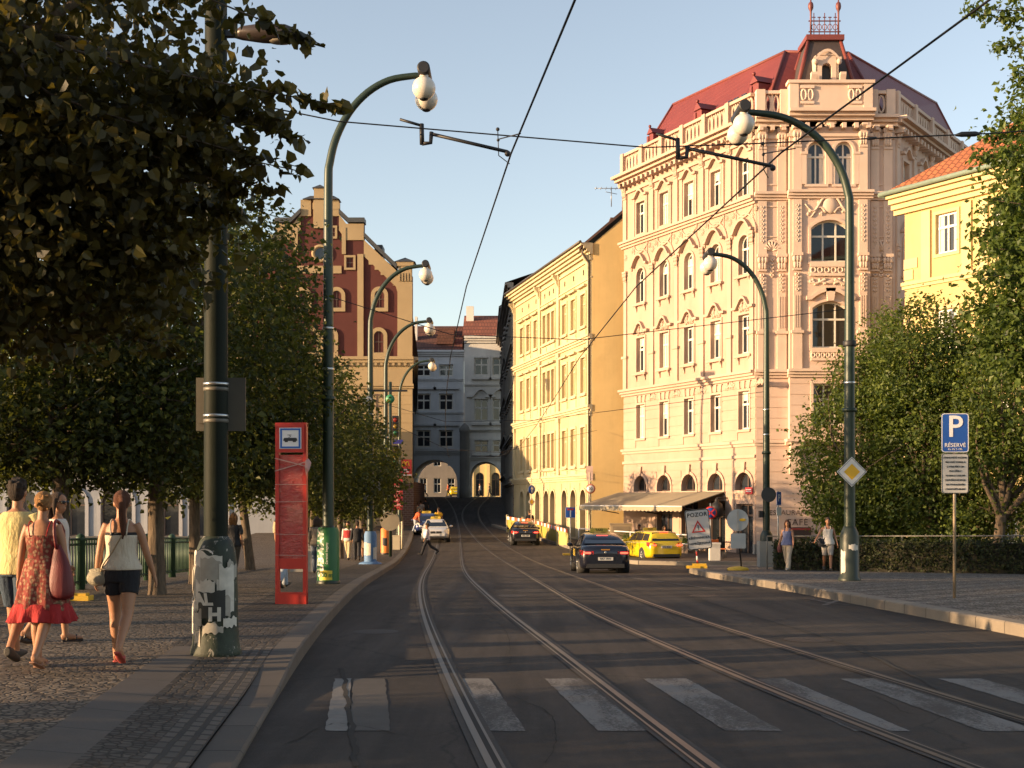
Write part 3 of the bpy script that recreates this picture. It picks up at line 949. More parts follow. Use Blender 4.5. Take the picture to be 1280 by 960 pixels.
protos = [[make_window(WW, h, a, 2, .66, curtain=(q == 1), blind=(0, 0, .45, .2)[q], bw=.1, bar=.055) for q in range(4)] for i, (v, h, a) in enumerate(rows)]
def deal(F, us_):
    for (v, h, a), p in zip(rows, protos):
        order = [0, 1, 2, 3, 0]; _rw.shuffle(order)
        for u, q in zip(us_, order): F.put(p[q], u, v, .2)
deal(FL, us)
pw = make_window(1.45, .95, .62, 2, 0, M_WDARK, bw=.08)
for u in us: FL.put(pw, u, 2.35, .25)
pw = make_window(1.7, 2.9, 0, 2, .75, M_WDARK, bw=.09, name='shop_window')
for u in us[1:4]: FL.put(pw, u, hz0 + .1, .25)
d = make_window(1.5, 2.75, 0, 2, .78, M_WDARK, bw=.1, name='door'); FL.put(d, door_u, hz0 + .1, .25)
mb = FL.mb(); mb.box(LLEN - .15, LLEN, -.1, .0, hz0 - .3, hz0 + .75); mb.cut('plinth', M_PLINTH, pink)
mb.box(0, us[4] - .9, -.1, .0, hz0 - .3, hz0 + .75)
mb.build('plinth', M_PLINTH, pink)
mb = FL.mb()
n = 6
for i in range(n):
    a = .15 + i * (LLEN - .2) / n; b = .15 + (i + 1) * (LLEN - .2) / n
    mb.box(a - .15, a + .17, -.28, .18, VC, VT + .02)
    balustrade(mb, a + .17, b - .15, VC + .02, VT, -.15, .1, step=.42)
mb.box(-.0, LLEN, -.2, .15, VC, VC + .18)
mb.build('parapet', M_TRIM, pink)

# --- cut corner with its projecting bay
FC = Facade(pink, C0, (1, 0))
CW = C1[0] - C0[0]
b0, b1 = wx(985, D0) - C0[0], wx(1085, D0) - C0[0]
bc = (b0 + b1) / 2
PB = -0.42
mb = FC.mb()
wall(mb, 0, CW, hz0 - .5, VC - .6, [], .1)
mb.build('corner_wall', M_PINK, pink)
bops = [(bc, wz(532, D0), 1.75, 2.15, 0.0), (bc, wz(436, D0), 1.85, 2.4, .35), (bc, wz(329, D0), 2.0, 2.15, .42), (bc - .71, wz(233, D0), .95, 2.2, .47), (bc + .71, wz(233, D0), .95, 2.2, .47)]
bv0 = wz(552, D0)
mb = FC.mb()
wall(mb, b0, b1, bv0, VC - .6, bops, .28, PB)
for x in (b0, b1): mb.add([(x, PB, bv0), (x, 0, bv0), (x, 0, VC - .6), (x, PB, VC - .6)], [(0, 1, 2, 3)])
mb.add([(b0, PB, bv0), (b1, PB, bv0), (b1, 0, bv0), (b0, 0, bv0)], [(0, 1, 2, 3)])
mb.build('bay_wall', M_PINK, pink)
mb = FC.mb()
for (x0, x1, y) in ((-.1, b0, 0), (b1, CW + .1, 0), (b0 - .12, b1 + .12, PB)):
    mb.M = FC.M @ T(0, y, 0)
    ledge(mb, x0, x1, VA + .05, .42, .36, 3); mb.cut('string_course', M_PTRIM, pink); ledge(mb, x0, x1, VB + .15, .4, .36, 3); mb.cut('string_course', M_PTRIM, pink)
    if y == 0: ledge(mb, x0, x1, 4.95, .3, .2, 2); mb.cut('string_course', M_PTRIM, pink)
    ledge(mb, x0, x1, VC + (.0 if y == 0 else .2), .5, .7, 3); ledge(mb, x0, x1, VC - .95, .16, .1, 1)
    nn = max(2, int((x1 - x0) / .55))
    for i in range(nn): u = x0 + (i + .5) * (x1 - x0) / nn; mb.box(u - .1, u + .1, -.48, 0, VC - .76, VC - .5)
    mb.cut('cornice', M_PTRIM, pink)
mb.M = FC.M
ledge(mb, b0 - .2, b1 + .2, bv0 + .12, .3, .75, 2)
mb.build('string_course', M_PTRIM, pink)
mb = FC.mb()
for (y, xs) in ((0, (.32, b0 - .34, b1 + .34, CW - .32)), (PB, (b0 + .38, b1 - .38))):
    mb.M = FC.M @ T(0, y, 0)
    for pu in xs:
        mb.box(pu - .24, pu + .24, -.12, 0, VA + .05, VA + 1.9); mb.box(pu - .32, pu + .32, -.2, 0, VA + 1.9, VA + 2.05)
        mb.box(pu - .2, pu + .2, -.1, 0, VA + 2.05, 13.4)
        for k in (-1, 0, 1): mb.box(pu + k * .12 - .025, pu + k * .12 + .025, -.13, 0, VA + 2.2, 12.4)
        rosette(mb, pu, 12.9, .1, .16); capital(mb, pu, 14.6, .44, .8, .14)
        drop_orn(mb, pu, 13.6, .3, 1.0, .16, 5)
        mb.box(pu - .22, pu + .22, -.1, 0, 14.6, VB - .3); drop_orn(mb, pu, VB - .5, .26, 2.0, .15, 9)
        mb.box(pu - .22, pu + .22, -.1, 0, VB + .2, VC - 1.2); capital(mb, pu, VC - .6, .42, .95, .16); console(mb, pu, VC - .5, .28, .6, .5)
        mb.cut('pilaster', M_PTRIM, pink)
mb = FC.mb(); mb.M = FC.M @ T(0, PB, 0)
for (u, v, w, h, a) in bops: ring_frame(mb, [(u + x, v + z) for x, z in outline(w, h, a)], .13, -.08, 0); mb.cut('window_surround', M_PTRIM, pink)
pediment(mb, bc, wz(372, D0), 2.5, .45, .2, .2, True); mb.prism([(bc - .16, wz(378, D0)), (bc + .16, wz(378, D0)), (bc + .26, wz(362, D0)), (bc - .26, wz(362, D0))], -.2, 0)
mb.cut('hood', M_PTRIM, pink); cartouche(mb, bc, wz(259, D0), 2.6, 1.3, .16, 4); mb.cut('cartouche', M_PTRIM, pink)
cartouche(mb, bc, wz(354, D0), 2.2, .35, .08, 6); mb.cut('wall_ornament', M_PTRIM, pink)
balustrade(mb, bc - 1.05, bc + 1.05, wz(347, D0), wz(332, D0), -.1, 0, step=.36); mb.cut('balustrade', M_PTRIM, pink)
balustrade(mb, bc - 1.0, bc + 1.0, wz(452, D0), wz(438, D0), -.1, 0, step=.25); mb.cut('balustrade', M_PTRIM, pink)
rosette(mb, bc, wz(156, D0), .22, .08); mb.cut('rosette', M_PTRIM, pink)
for s in (-1, 1):
    ol = [(bc + s * 1.05 + x, wz(233, D0) + .1 + z) for x, z in outline(.2, 2.0)]
    mb.box(bc + s * 1.35 - .12, bc + s * 1.35 + .12, -.1, 0, wz(233, D0), wz(196, D0)); mb.box(bc + s * 1.35 - .18, bc + s * 1.35 + .18, -.15, 0, wz(196, D0), wz(193, D0))
mb.box(bc - .1, bc + .1, -.1, 0, wz(233, D0), wz(196, D0))
mb.cut('window_column', M_PTRIM, pink)
# consoles below the bay
for x in (b0 + .35, b1 - .35):
    mb.M = FC.M; console(mb, x, bv0, .62, 1.7, .55); mb.box(x - .34, x + .34, -.6, 0, bv0 - .12, bv0); cartouche(mb, x, bv0 - .8, .6, .8, .3, 3); mb.cut('bracket', M_PTRIM, pink)
mb.M = FC.M
for x0, x1 in ((0, b0), (b1, CW)):
    xc = (x0 + x1) / 2
    P = [(xc - .42, VB - 2.1), (xc + .42, VB - 2.1), (xc + .42, VB - .6), (xc - .42, VB - .6)]; ring_frame(mb, P, .07, -.05, 0)
    P = [(xc - .42, VB + .6), (xc + .42, VB + .6), (xc + .42, VC - 1.5), (xc - .42, VC - 1.5)]; ring_frame(mb, P, .07, -.05, 0)
    Q = [(xc + .5 * math.cos(t), -.02, 14.75 + .55 * math.sin(t)) for t in np.linspace(0, PI, 11)]; mb.tube(Q, .07, 6); mb.cut('blind_arch', M_PTRIM, pink)
    for k in range(7):
        a = PI * (k + .5) / 7; mb.tube([(xc, -.02, 14.8), (xc + .42 * math.cos(a), -.05, 14.8 + .46 * math.sin(a))], [.03, .075], 5)
    mb.cut('shell_ornament', M_PTRIM, pink)
    drop_orn(mb, xc, 14.4, .3, 1.0, .08, 5)
    mb.cut('wall_ornament', M_PTRIM, pink)
mb = FC.mb()
rustic(mb, 0, b0, 5.0, 8.05, [], .55); rustic(mb, b1, CW, 5.0, 8.05, [], .55); rustic(mb, 0, CW, hz0 + .8, 4.7, [], .62)
mb.M = FC.M @ T(0, PB, 0); rustic(mb, b0, b1, 5.1, 8.05, bops, .55)
mb.build('rustication', M_PINK, pink)
for i, (u, v, w, h, a) in enumerate(bops):
    if i == 4: FC.put(pw2, u, v, PB + .2); continue
    pw2 = make_window(w, h, a, 3 if i < 3 else 2, .62 if i < 3 else .66, curtain=(i >= 3), bw=.09, bar=.05)
    FC.put(pw2, u, v, PB + .2)
mb = FC.mb(); mb.box(0, CW, -.1, 0, hz0 - .3, hz0 + .75); mb.build('plinth', M_PLINTH, pink)
# ground floor opening on the corner
mb = FC.mb(); mb.box(bc + .9, bc + 2.2, -.03, .0, hz0 + .75, wz(612, D0)); mb.build('shop_window', M_GLASS, pink)
mb = FC.mb(); mb.box(bc + .3, bc + 2.5, -.12, 0, wz(612, D0), wz(604, D0)); mb.build('lintel', M_PTRIM, pink)
mb = FC.mb()
for x0, x1, y, hh in ((-.02, b0, 0, 0), (b1, CW + .02, 0, 0), (b0 - .05, b1 + .05, PB, .22)):
    mb.M = FC.M @ T(0, y, 0)
    mb.box(x0, x0 + .45, -.28, .3, VC + hh, VT + .05 + hh); mb.box(x1 - .45, x1, -.28, .3, VC + hh, VT + .05 + hh)
    if y: mb.box(x0 + .45, x1 - .45, -.2, .2, VC + hh, VT + hh); [balustrade(mb, x0 + .55 + q, x0 + 1.25 + q, VC + .3 + hh, VT + hh - .1, -.26, -.2, step=.36) for q in (0, x1 - x0 - 1.8)]; mb.box(x0 - .1, x1 + .1, -.36, .3, VT + hh, VT + .16 + hh)
    else: balustrade(mb, x0 + .45, x1 - .45, VC + .02, VT, -.18, .1, step=.36)
mb.box(b0, b1, .25, .42, VC, VT + .2)
mb.build('parapet', M_PTRIM, pink)
# lettering and board of the restaurant
M_LET = plain('dark_lettering', (0.09, 0.055, 0.04), 0.6)
Lx = FC.M @ RX(PI / 2)
mesh_text('RESTAURANT', .36, M_LET, pink, FC.M @ T(wx(1013, D0) - C0[0], -.06, wz(641, D0)) @ RX(PI / 2), 'lettering', space=1.1, ax='RIGHT')
mesh_text('CAFÉ', .46, M_LET, pink, FC.M @ T(wx(995.5, D0) - C0[0], -.06, wz(653, D0)) @ RX(PI / 2), 'lettering', space=1.15)

# --- right facade going back, in shade
FR = Facade(pink, C1, (RD.x, RD.y))
usr = [1.9 + 2.75 * k for k in range(5)]
opr = [(u, v, WW, h, a) for (v, h, a) in rows for u in usr]
mb = FR.mb(); wall(mb, 0, RLEN, hz0 - .5, VC - .6, opr, .28); mb.build('side_wall', M_PINK, pink)
mb = FR.mb()
ledge(mb, 0, RLEN, 4.95, .3, .2, 2); mb.cut('string_course', M_PTRIM, pink); ledge(mb, -.05, RLEN, VA + .05, .42, .38, 3); mb.cut('string_course', M_PTRIM, pink); ledge(mb, -.05, RLEN, VB, .4, .38, 3); mb.cut('string_course', M_PTRIM, pink); ledge(mb, -.15, RLEN, VC, .5, .75, 3)
for i in range(30): u = .3 + i * .56; mb.box(u - .1, u + .1, -.5, 0, VC - .76, VC - .5)
mb.build('string_course', M_PTRIM, pink)
mb = FR.mb()
W_ = lambda n: mb.cut(n, M_PTRIM, pink)
for u in usr:
    for (v, h, a) in rows: ring_frame(mb, [(u + x, v + z) for x, z in outline(WW, h, a)], .12, -.06, 0); W_('window_surround')
    for q in ((12.05, 1.9, .55, .22, .14, False), (16.05, 1.85, .62, .28, .14, True), (20.2, 1.7, .38, .22, .14, False)): pediment(mb, u, *q); W_('hood')
    for v in (9.56, 13.74): mb.box(u - .72, u + .72, -.2, 0, v - .2, v - .08); W_('sill')
for k in range(6):
    pu = .5 + 2.75 * k
    mb.box(pu - .2, pu + .2, -.1, 0, VA + .05, VC - 1.0); capital(mb, pu, VC - .55, .36, .8, .14); capital(mb, pu, 15.2, .36, .7, .12); console(mb, pu, VC - .5, .26, .55, .5); drop_orn(mb, pu, VC - 1.5, .3, 1.1, .1, 4); drop_orn(mb, pu, VB - .5, .26, 1.8, .1, 7)
    mb.cut('pilaster', M_PTRIM, pink)
deal(FR, usr)
mb = FR.mb()
for i in range(6):
    a = i * RLEN / 6; b = a + RLEN / 6
    mb.box(a, a + .3, -.28, .18, VC, VT + .02); balustrade(mb, a + .3, b, VC + .02, VT, -.15, .1, step=.45)
mb.build('parapet', M_PTRIM, pink)
# back walls
B0 = Vector(far); B1 = Vector((C1[0] + RD.x * RLEN, C1[1] + RD.y * RLEN))
mb = MB(T(-C0[0], -C0[1], -hz0))
mb.add([(*B0, hz0), (*B1, hz0), (*B1, VC), (*B0, VC)], [(0, 1, 2, 3)])
mb.build('back_wall', M_CREAM, pink)
# mansard
RT = 26.6
base = [Vector(far), Vector(C0), Vector(C1), B1]
ins = [Vector((.5, .2)), Vector((.35, .7)), Vector((-.2, .7)), Vector((-.5, -.3))]
b_ = [base[0] + Vector((.45, .3)), base[1] + Vector((.5, .45)), base[2] + Vector((-.4, .5)), base[3] + Vector((-.6, 0))]
t_ = [base[0] + Vector((3.2, 1.3)), base[1] + Vector((2.4, 4.2)), base[2] + Vector((-1.2, 4.4)), base[3] + Vector((-3.2, -.5))]
mb = MB(T(-C0[0], -C0[1], -hz0))
zr = VC + .35
V = [(*p, zr) for p in b_] + [(*p, RT) for p in t_]
mb.add(V, [(0, 1, 5, 4), (1, 2, 6, 5), (2, 3, 7, 6), (3, 0, 4, 7), (4, 5, 6, 7)])
roof = mb.build('roof', M_REDS, pink)
mb = MB(T(-C0[0], -C0[1], -hz0))
for i in range(4):
    mb.tube([V[i], V[i + 4]], .09, 6); mb.tube([V[i + 4], V[4 + (i + 1) % 4]], .1, 6)
mb.build('ridge_cap', plain('red_ridge', (0.17, 0.038, 0.03), .6), roof)
# dormer gables and skylights on the street slope
slope = (Vector((*t_[0], RT)) - Vector((*b_[0], zr)))
for fr, sz in ((.08, .9), (.5, 1.0), (.93, 1.0)):
    pb = Vector(V[0]).lerp(Vector(V[1]), fr); pt = Vector(V[4]).lerp(Vector(V[5]), fr)
    p = pb.lerp(pt, .42)
    mb = MB(T(-C0[0], -C0[1], -hz0) @ T(*p) @ Matrix.Rotation(math.atan2(-LD.y, -LD.x), 4, 'Z'))
    s = sz * .75
    mb.box(-.28 * s, .28 * s, -.7 * s, 1.0, -.5 * s, .55 * s)
    mb.prism([(-.5 * s, .5 * s), (.5 * s, .5 * s), (0, 1.05 * s)], -.85 * s, .9)
    for q in (-1, 1): mb.box(q * .42 * s - .1, q * .42 * s + .1, -.8 * s, .2, -.5 * s, .35 * s)
    mb.ball((0, -.8 * s, 1.15 * s), .14 * s, 8, 6)
    mb.build('dormer', M_RED, roof)
for fr in (.66, .71, .77):
    q = [Vector(V[0]).lerp(Vector(V[1]), fr + e).lerp(Vector(V[4]).lerp(Vector(V[5]), fr + e), h) for e, h in ((0, .2), (.035, .2), (.035, .5), (0, .5))]
    nrm = (q[1] - q[0]).cross(q[3] - q[0]).normalized()
    if nrm.z < 0: nrm = -nrm
    mb = MB(T(-C0[0], -C0[1], -hz0)); mb.add([p + nrm * .12 for p in q] + [p for p in q], [(0, 1, 2, 3), (0, 4, 5, 1), (1, 5, 6, 2), (2, 6, 7, 3), (3, 7, 4, 0)])
    mb.build('skylight', M_GLASS, roof)
# turret over the corner
tx0, tx1 = wx(996, D0 + .4) - C0[0], wx(1070, D0 + .4) - C0[0]
ux0, ux1 = wx(1009, D0 + 1.6) - C0[0], wx(1049, D0 + 1.6) - C0[0]
tb, tt = VT + .2, wz(52, D0 + 1.4)
tower = bpy.data.objects.new('turret', None); COL.objects.link(tower); tower.parent = pink
mb = FC.mb()
mb.add([(tx0, .45, tb), (tx1, .45, tb), (tx1, 3.6, tb), (tx0, 3.6, tb), (ux0, 1.3, tt), (ux1, 1.3, tt), (ux1, 3.0, tt), (ux0, 3.0, tt)], [(0, 1, 5, 4), (1, 2, 6, 5), (2, 3, 7, 6), (3, 0, 4, 7), (4, 5, 6, 7)])
mb.build('turret_roof', plain('dark_slate', (0.055, 0.04, 0.038), .7, 0, .35, 5, .4), tower)
mb = FC.mb()
q = [(tx0, .45, tb), (tx1, .45, tb), (tx1, 3.6, tb), (tx0, 3.6, tb), (ux0, 1.3, tt), (ux1, 1.3, tt), (ux1, 3.0, tt), (ux0, 3.0, tt)]
for i in range(4): mb.tube([q[i], q[i + 4]], .1, 6)
mb.box(ux0 - .15, ux1 + .15, 1.1, 3.2, tt, tt + .28)
mb.build('turret_trim', plain('red_ridge', (0.17, 0.038, 0.03), .6), tower)
mb = FC.mb()
cz = tt + .28
for s in (ux0 + .12, ux1 - .12):
    mb.lathe([(.05, 0), (.05, 1.1), (.06, 1.3), (.13, 1.42), (.15, 1.55), (.13, 1.7), (.04, 1.8), (.025, 2.2), (.012, 2.6)], 8, (s, 1.3, cz))
    mb.box(s - .1, s + .1, 1.28, 1.32, cz + 2.15, cz + 2.19)
for z in (.18, .75): mb.box(ux0, ux1, 1.27, 1.33, cz + z, cz + z + .05)
for k in range(1, 6):
    x = ux0 + (ux1 - ux0) * k / 6; mb.tube([(x, 1.3, cz), (x, 1.3, cz + (1.2 if k % 2 else 1.0))], .025, 5)
    mb.tube([(x + .12 * math.cos(t), 1.3, cz + .45 + .16 * math.sin(t)) for t in np.linspace(0, 6.28, 11)], .02, 5, caps=False); mb.box(x - .09, x + .09, 1.28, 1.32, cz + .95, cz + .99)
mb.build('crest_railing', plain('red_iron', (0.16, 0.05, 0.045), .5, .3), tower)
mb = FC.mb(); dc = bc - .02; dz = tb
wall(mb, dc - .55, dc + .55, dz, dz + 1.75, [(dc, dz + .05, .52, 1.3, .26)], .4, .15)
mb.prism([(dc - .55, dz + 1.75), (dc + .55, dz + 1.75), (dc + .4, dz + 1.9), (dc, dz + 2.0), (dc - .4, dz + 1.9)], .1, 1.2)
for s in (-1, 1):
    mb.box(dc + s * .55 - .05, dc + s * .55 + .05, .15, 1.3, dz, dz + 1.75); console(mb, dc + s * .75, dz + .75, .3, .75, .3); mb.ball((dc + s * .78, .1, dz + .25), (.22, .14, .25), 10, 7); mb.ball((dc + s * .62, .05, dz + 1.4), (.14, .12, .16), 8, 6)
pediment(mb, dc, dz + 1.62, 1.45, .42, .02, .14, True)
mb.box(dc - 1.0, dc + 1.0, -.1, .4, dz - .12, dz + .03)
mb.build('turret_dormer', M_PTRIM, tower)
mb = FC.mb(); mb.box(dc - .25, dc + .25, .5, .55, dz, dz + 1.3); mb.build('turret_opening', plain('dark_void', (0.012, 0.012, 0.014), .5), tower)
# ---------------------------------------------------------------- yellow town house further up the street
M_YEL = plaster('yellow_render', (0.48, 0.395, 0.235), (0.27, 0.19, 0.09), 0.7)
M_YTRIM = plaster('yellow_trim', (0.51, 0.43, 0.275), (0.36, 0.28, 0.13), 0.25)
M_OCHRE = plaster('ochre_render', (0.62, 0.44, 0.195), (0.36, 0.24, 0.1), 0.4)
M_ROOFBR = plain('brown_roof', (0.075, 0.04, 0.032), .75, 0, .3, 2, .4)
M_COPPER = plain('copper_gutter', (0.10, 0.12, 0.10), .6, .3, .3, 3)
M_PIPE = plain('downpipe', (0.07, 0.055, 0.04), .5, .3)
YD = 80.0
Y0 = Vector((wx(740, YD), YD)); YDIR = Vector((-.236, 1)).normalized(); YK = math.hypot(.236, 1)
def y_t(X):
    r = (X - 640) / FPX
    return (Y0.x - YD * r) / (.236 + r)
YL = y_t(642.5) * YK
yz0 = float(G(80)) - .1
yel = empty('town_house', (Y0.x, Y0.y, yz0), 0, 'sunlit yellow town house with an ochre gable wall beside the corner house', 'house')
yfar = Y0 + YDIR * YL
FY = Facade(yel, yfar, (-YDIR.x, -YDIR.y))
ZV = lambda Y: 1.8 + (626 - Y) / 20.0
zL1, zL2, zL3, zC = ZV(591.7), ZV(505.5), ZV(417), ZV(314.8)
yu = [YL - y_t(X) * YK for X in (729.4, 717, 706, 691.8, 686.7, 681, 670, 661, 652.8)]
yw = [1.05, 1.05, 1.05, .8, .8, .8, 1.05, 1.05, 1.05]
yrows = [(4.1, 2.4), (8.7, 2.25), (13.0, 2.0)]
ops = [(u, v, w, h, 0) for (v, h) in yrows for u, w in zip(yu, yw)] + [(u, zC - 1.15, .28, .36, .1) for u in yu]
opg = [(u, yz0 + .5, 1.3, 3.1, .65) for u in (yu[0], yu[1], yu[2], yu[3] - .1, yu[4] - .7, yu[6] + .6, yu[7], yu[8])]
mb = FY.mb(); wall(mb, 0, YL, zL1 - .2, zC, ops, .22); wall(mb, 0, YL, yz0 - .4, zL1 - .2, opg, .4); mb.build('street_wall', M_YEL, yel)
mb = FY.mb()
for z_ in (zL1, zL2, zL3): ledge(mb, -.1, YL + .05, z_, .42, .3, 3); mb.cut('string_course', M_YTRIM, yel)
ledge(mb, -.2, YL + .12, zC + .55, .7, .75, 4); ledge(mb, -.1, YL + .02, zC - .35, .16, .1, 1); ledge(mb, -.05, YL + .02, zC - 1.5, .1, .07, 1)
mb.build('cornice', M_YTRIM, yel)
mb = FY.mb()
for i, (u, w) in enumerate(zip(yu, yw)):
    for (v, h) in yrows:
        ring_frame(mb, [(u + x, v + z) for x, z in outline(w, h)], .16, -.07, 0); mb.cut('window_surround', M_YTRIM, yel)
        mb.box(u - w / 2 - .25, u + w / 2 + .25, -.16, 0, v - .22, v - .1); mb.cut('sill', M_YTRIM, yel)
        if v > 8: mb.box(u - w / 2 - .3, u + w / 2 + .3, -.24, 0, v + h + .42, v + h + .55); mb.cut('hood', M_YTRIM, yel)
        mb.box(u - w / 2 - .12, u + w / 2 + .12, -.05, 0, v - .85, v - .3); mb.cut('apron', M_YTRIM, yel)
t1, t2 = (yu[2] + yu[3]) / 2, (yu[5] + yu[6]) / 2
for pu in (.3, t1, t2, YL - .35):
    for a, b in ((zL1, zL2 - .4), (zL2, zL3 - .4), (zL3, zC - .2)): mb.box(pu - .28, pu + .28, -.12, 0, a, b); mb.box(pu - .36, pu + .36, -.17, 0, b - .3, b)
    console(mb, pu, zC - .15, .4, .8, .5); mb.cut('pilaster', M_YTRIM, yel)
for (u, v, w, h, a) in opg: ring_frame(mb, [(u + x, v + z) for x, z in outline(w, h, a)], .14, -.06, 0); mb.cut('window_surround', M_YTRIM, yel)
mb.build('window_surrounds', M_YTRIM, yel)
mb = FY.mb(); rustic(mb, 0, YL, yz0 + .6, zL1 - .5, opg, .5, .05, .03); mb.build('rustication', M_YEL, yel)
M_BLIND = plain('roller_blind', (0.48, 0.36, 0.16), .8, 0, .12, 3)
for (v, h) in yrows:
    for wd in (1.05, .8):
        p = make_window(wd, h, 0, 2, .7, M_YTRIM, M_BLIND, bw=.1)
        for u, w in zip(yu, yw):
            if w == wd: FY.put(p, u, v, .14)
p = make_window(1.3, 3.1, .65, 2, .72, M_WDARK, M_GLASSW, bw=.1, name='arched_window')
for o_ in opg: FY.put(p, o_[0], o_[1], .3)
p = make_window(.28, .36, .1, 1, 0, M_WDARK, bw=.04, name='attic_vent')
for u in yu: FY.put(p, u, zC - 1.15, .12)
# gable wall towards the camera
sd = Vector((1.0, 0.02))
FS = Facade(yel, Y0, (sd.x, sd.y))
GW = 12.0; gz = zC + .45; gr = gz + 5.2
mb = FS.mb()
mb.add([(0, 0, yz0 - .4), (GW, 0, yz0 - .4), (GW, 0, gz), (GW / 2, 0, gr), (0, 0, gz)], [(0, 1, 2, 3, 4)])
mb.build('gable_wall', M_OCHRE, yel)
mb = FS.mb(); rz = .86
mb.add([(-.75, -.12, gz - .1), (GW / 2, -.12, gr + .45), (GW / 2, YL, gr + .45), (-.75, YL, gz - .1), (-.75, -.12, gz - .28), (GW / 2, -.12, gr + .2), (GW / 2, YL, gr + .2), (-.75, YL, gz - .28)],
       [(0, 1, 2, 3), (4, 5, 1, 0), (4, 7, 6, 5), (0, 3, 7, 4)])
mb.add([(GW / 2, -.12, gr + .45), (GW + .5, -.12, gz - .1), (GW + .5, YL, gz - .1), (GW / 2, YL, gr + .45)], [(0, 1, 2, 3)])
yroof = mb.build('roof', M_ROOFBR, yel)
for (a, b, h) in ((2.0, 5.0, .8), (2.4, 11.0, .7), (1.8, 15.5, .9)):
    mb = FS.mb(); z = gz + a * .87
    mb.box(a - .35, a + .35, b - .5, b + .5, z - .6, z + h); mb.box(a - .42, a + .42, b - .57, b + .57, z + h, z + h + .15)
    mb.build('chimney', M_WDARK if b != 4.0 else M_CREAM, yroof)
mb = FS.mb(); ax, az = 1.6, gz + 3.6
mb.tube([(ax, 4, az - .3), (ax, 4, az + 1.0)], .03, 5); mb.tube([(ax - 1.1, 4, az + .9), (ax + 1.2, 4, az + .9)], .025, 5)
for k in range(7): mb.tube([(ax - 1 + k * .33, 3.6, az + .9), (ax - 1 + k * .33, 4.4, az + .9)], .015, 4)
mb.tube([(ax - .4, 3.7, az + .6), (ax + .4, 4.3, az + .6)], .02, 4)
mb.build('roof_antenna', plain('antenna', (.25, .25, .25), .4, .5), yroof)
mb = FS.mb(); z = gz + 2.2
for k in range(5): mb.tube([(2.0 + k * .9, 1.0 + k * .2, z + k * .75 - 1), (2.0 + k * .9, 1.0 + k * .2, z + 2.6)], .03, 5)
for h in (1.3, 2.0, 2.6): mb.tube([(2.0, 1.0, z + h), (5.6, 1.8, z + h)], .025, 5)
mb.build('terrace_railing', plain('railing_steel', (.12, .13, .14), .4, .5), yroof)
mb = FY.mb()
mb.tube([(YL - .05, -.55, zC + .2), (YL - .1, -.6, zC - .1), (YL - .12, -.16, zC - .7), (YL - .12, -.14, yz0 + .2)], .075, 7)
mb.tube([(0, -.8, zC + .58), (YL + .15, -.8, zC + .58)], .09, 7)
mb.build('downpipe', M_PIPE, yel)

# ---------------------------------------------------------------- grey shaded houses after it on the same side
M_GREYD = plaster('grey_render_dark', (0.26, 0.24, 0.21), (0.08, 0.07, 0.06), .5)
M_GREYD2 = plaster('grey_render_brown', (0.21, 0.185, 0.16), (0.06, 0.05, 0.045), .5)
def row_house(p0, p1, z0, zt, nrow, ncol, mat, label, roofh=2.2, gh=3.6):
    r = empty('town_house', (p0[0], p0[1], z0), 0, label, 'house')
    d = Vector((p1[0] - p0[0], p1[1] - p0[1])); L = d.length
    F = Facade(r, p1, (-d.x, -d.y))
    hs = (zt - z0 - gh - .8) / nrow
    us_ = [L * (i + .5) / ncol for i in range(ncol)]
    o_ = [(u, z0 + gh + hs * k + .7, 1.05, hs * .52, 0) for k in range(nrow) for u in us_]
    og = [(u, z0 + .4, 1.5, gh - 1.1, .6) for u in us_]
    mb = F.mb(); wall(mb, 0, L, z0 - .5, zt, o_ + og, .22); mb.build('street_wall', mat, r)
    mb = F.mb()
    for k in range(nrow): ledge(mb, 0, L, z0 + gh + hs * k + .15, .3, .22, 2); mb.cut('string_course', mat, r)
    ledge(mb, -.1, L + .1, zt + .4, .6, .65, 3)
    mb.cut('string_course', mat, r)
    for (u, v, w, h, a) in o_: ring_frame(mb, [(u + x, v + z) for x, z in outline(w, h)], .14, -.07, 0); mb.cut('window_surround', mat, r); mb.box(u - w * .75, u + w * .75, -.2, 0, v + h + .25, v + h + .38); mb.cut('hood', mat, r)
    p = make_window(1.05, hs * .52, 0, 2, .66, bw=.09)
    for (u, v, w, h, a) in o_: F.put(p, u, v, .14)
    p = make_window(1.5, gh - 1.1, .6, 2, .7, M_WDARK, bw=.1, name='arched_window')
    for q in og: F.put(p, q[0], q[1], .16)
    mb = F.mb(); mb.add([(-.1, -.6, zt + .4), (L + .1, -.6, zt + .4), (L + .1, 5, zt + .4 + roofh * 1.6), (-.1, 5, zt + .4 + roofh * 1.6), (-.1, 9, zt), (L + .1, 9, zt)], [(0, 1, 2, 3), (3, 2, 5, 4)]); 
    mb.add([(L, 0, z0 - .5), (L, 9, z0 - .5), (L, 9, zt), (L, 5, zt + .3 + roofh * 1.6), (L, 0, zt)], [(0, 1, 2, 3, 4)])
    rf = mb.build('roof', M_ROOFBR, r)
    return r, F, L, rf
pA = yfar + YDIR * .3
pB = Vector((wx(632, 122), 122.0)); pC = Vector((wx(626.5, 150), 150.0))
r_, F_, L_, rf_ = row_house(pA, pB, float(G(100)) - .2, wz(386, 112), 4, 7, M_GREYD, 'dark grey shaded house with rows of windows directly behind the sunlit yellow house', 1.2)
r_, F_, L_, rf_ = row_house(pB + Vector((0, .3)), pC, float(G(122)) - .3, wz(402, 130), 4, 7, M_GREYD2, 'narrow brown shaded house front touching the grey archway building', 2.5)

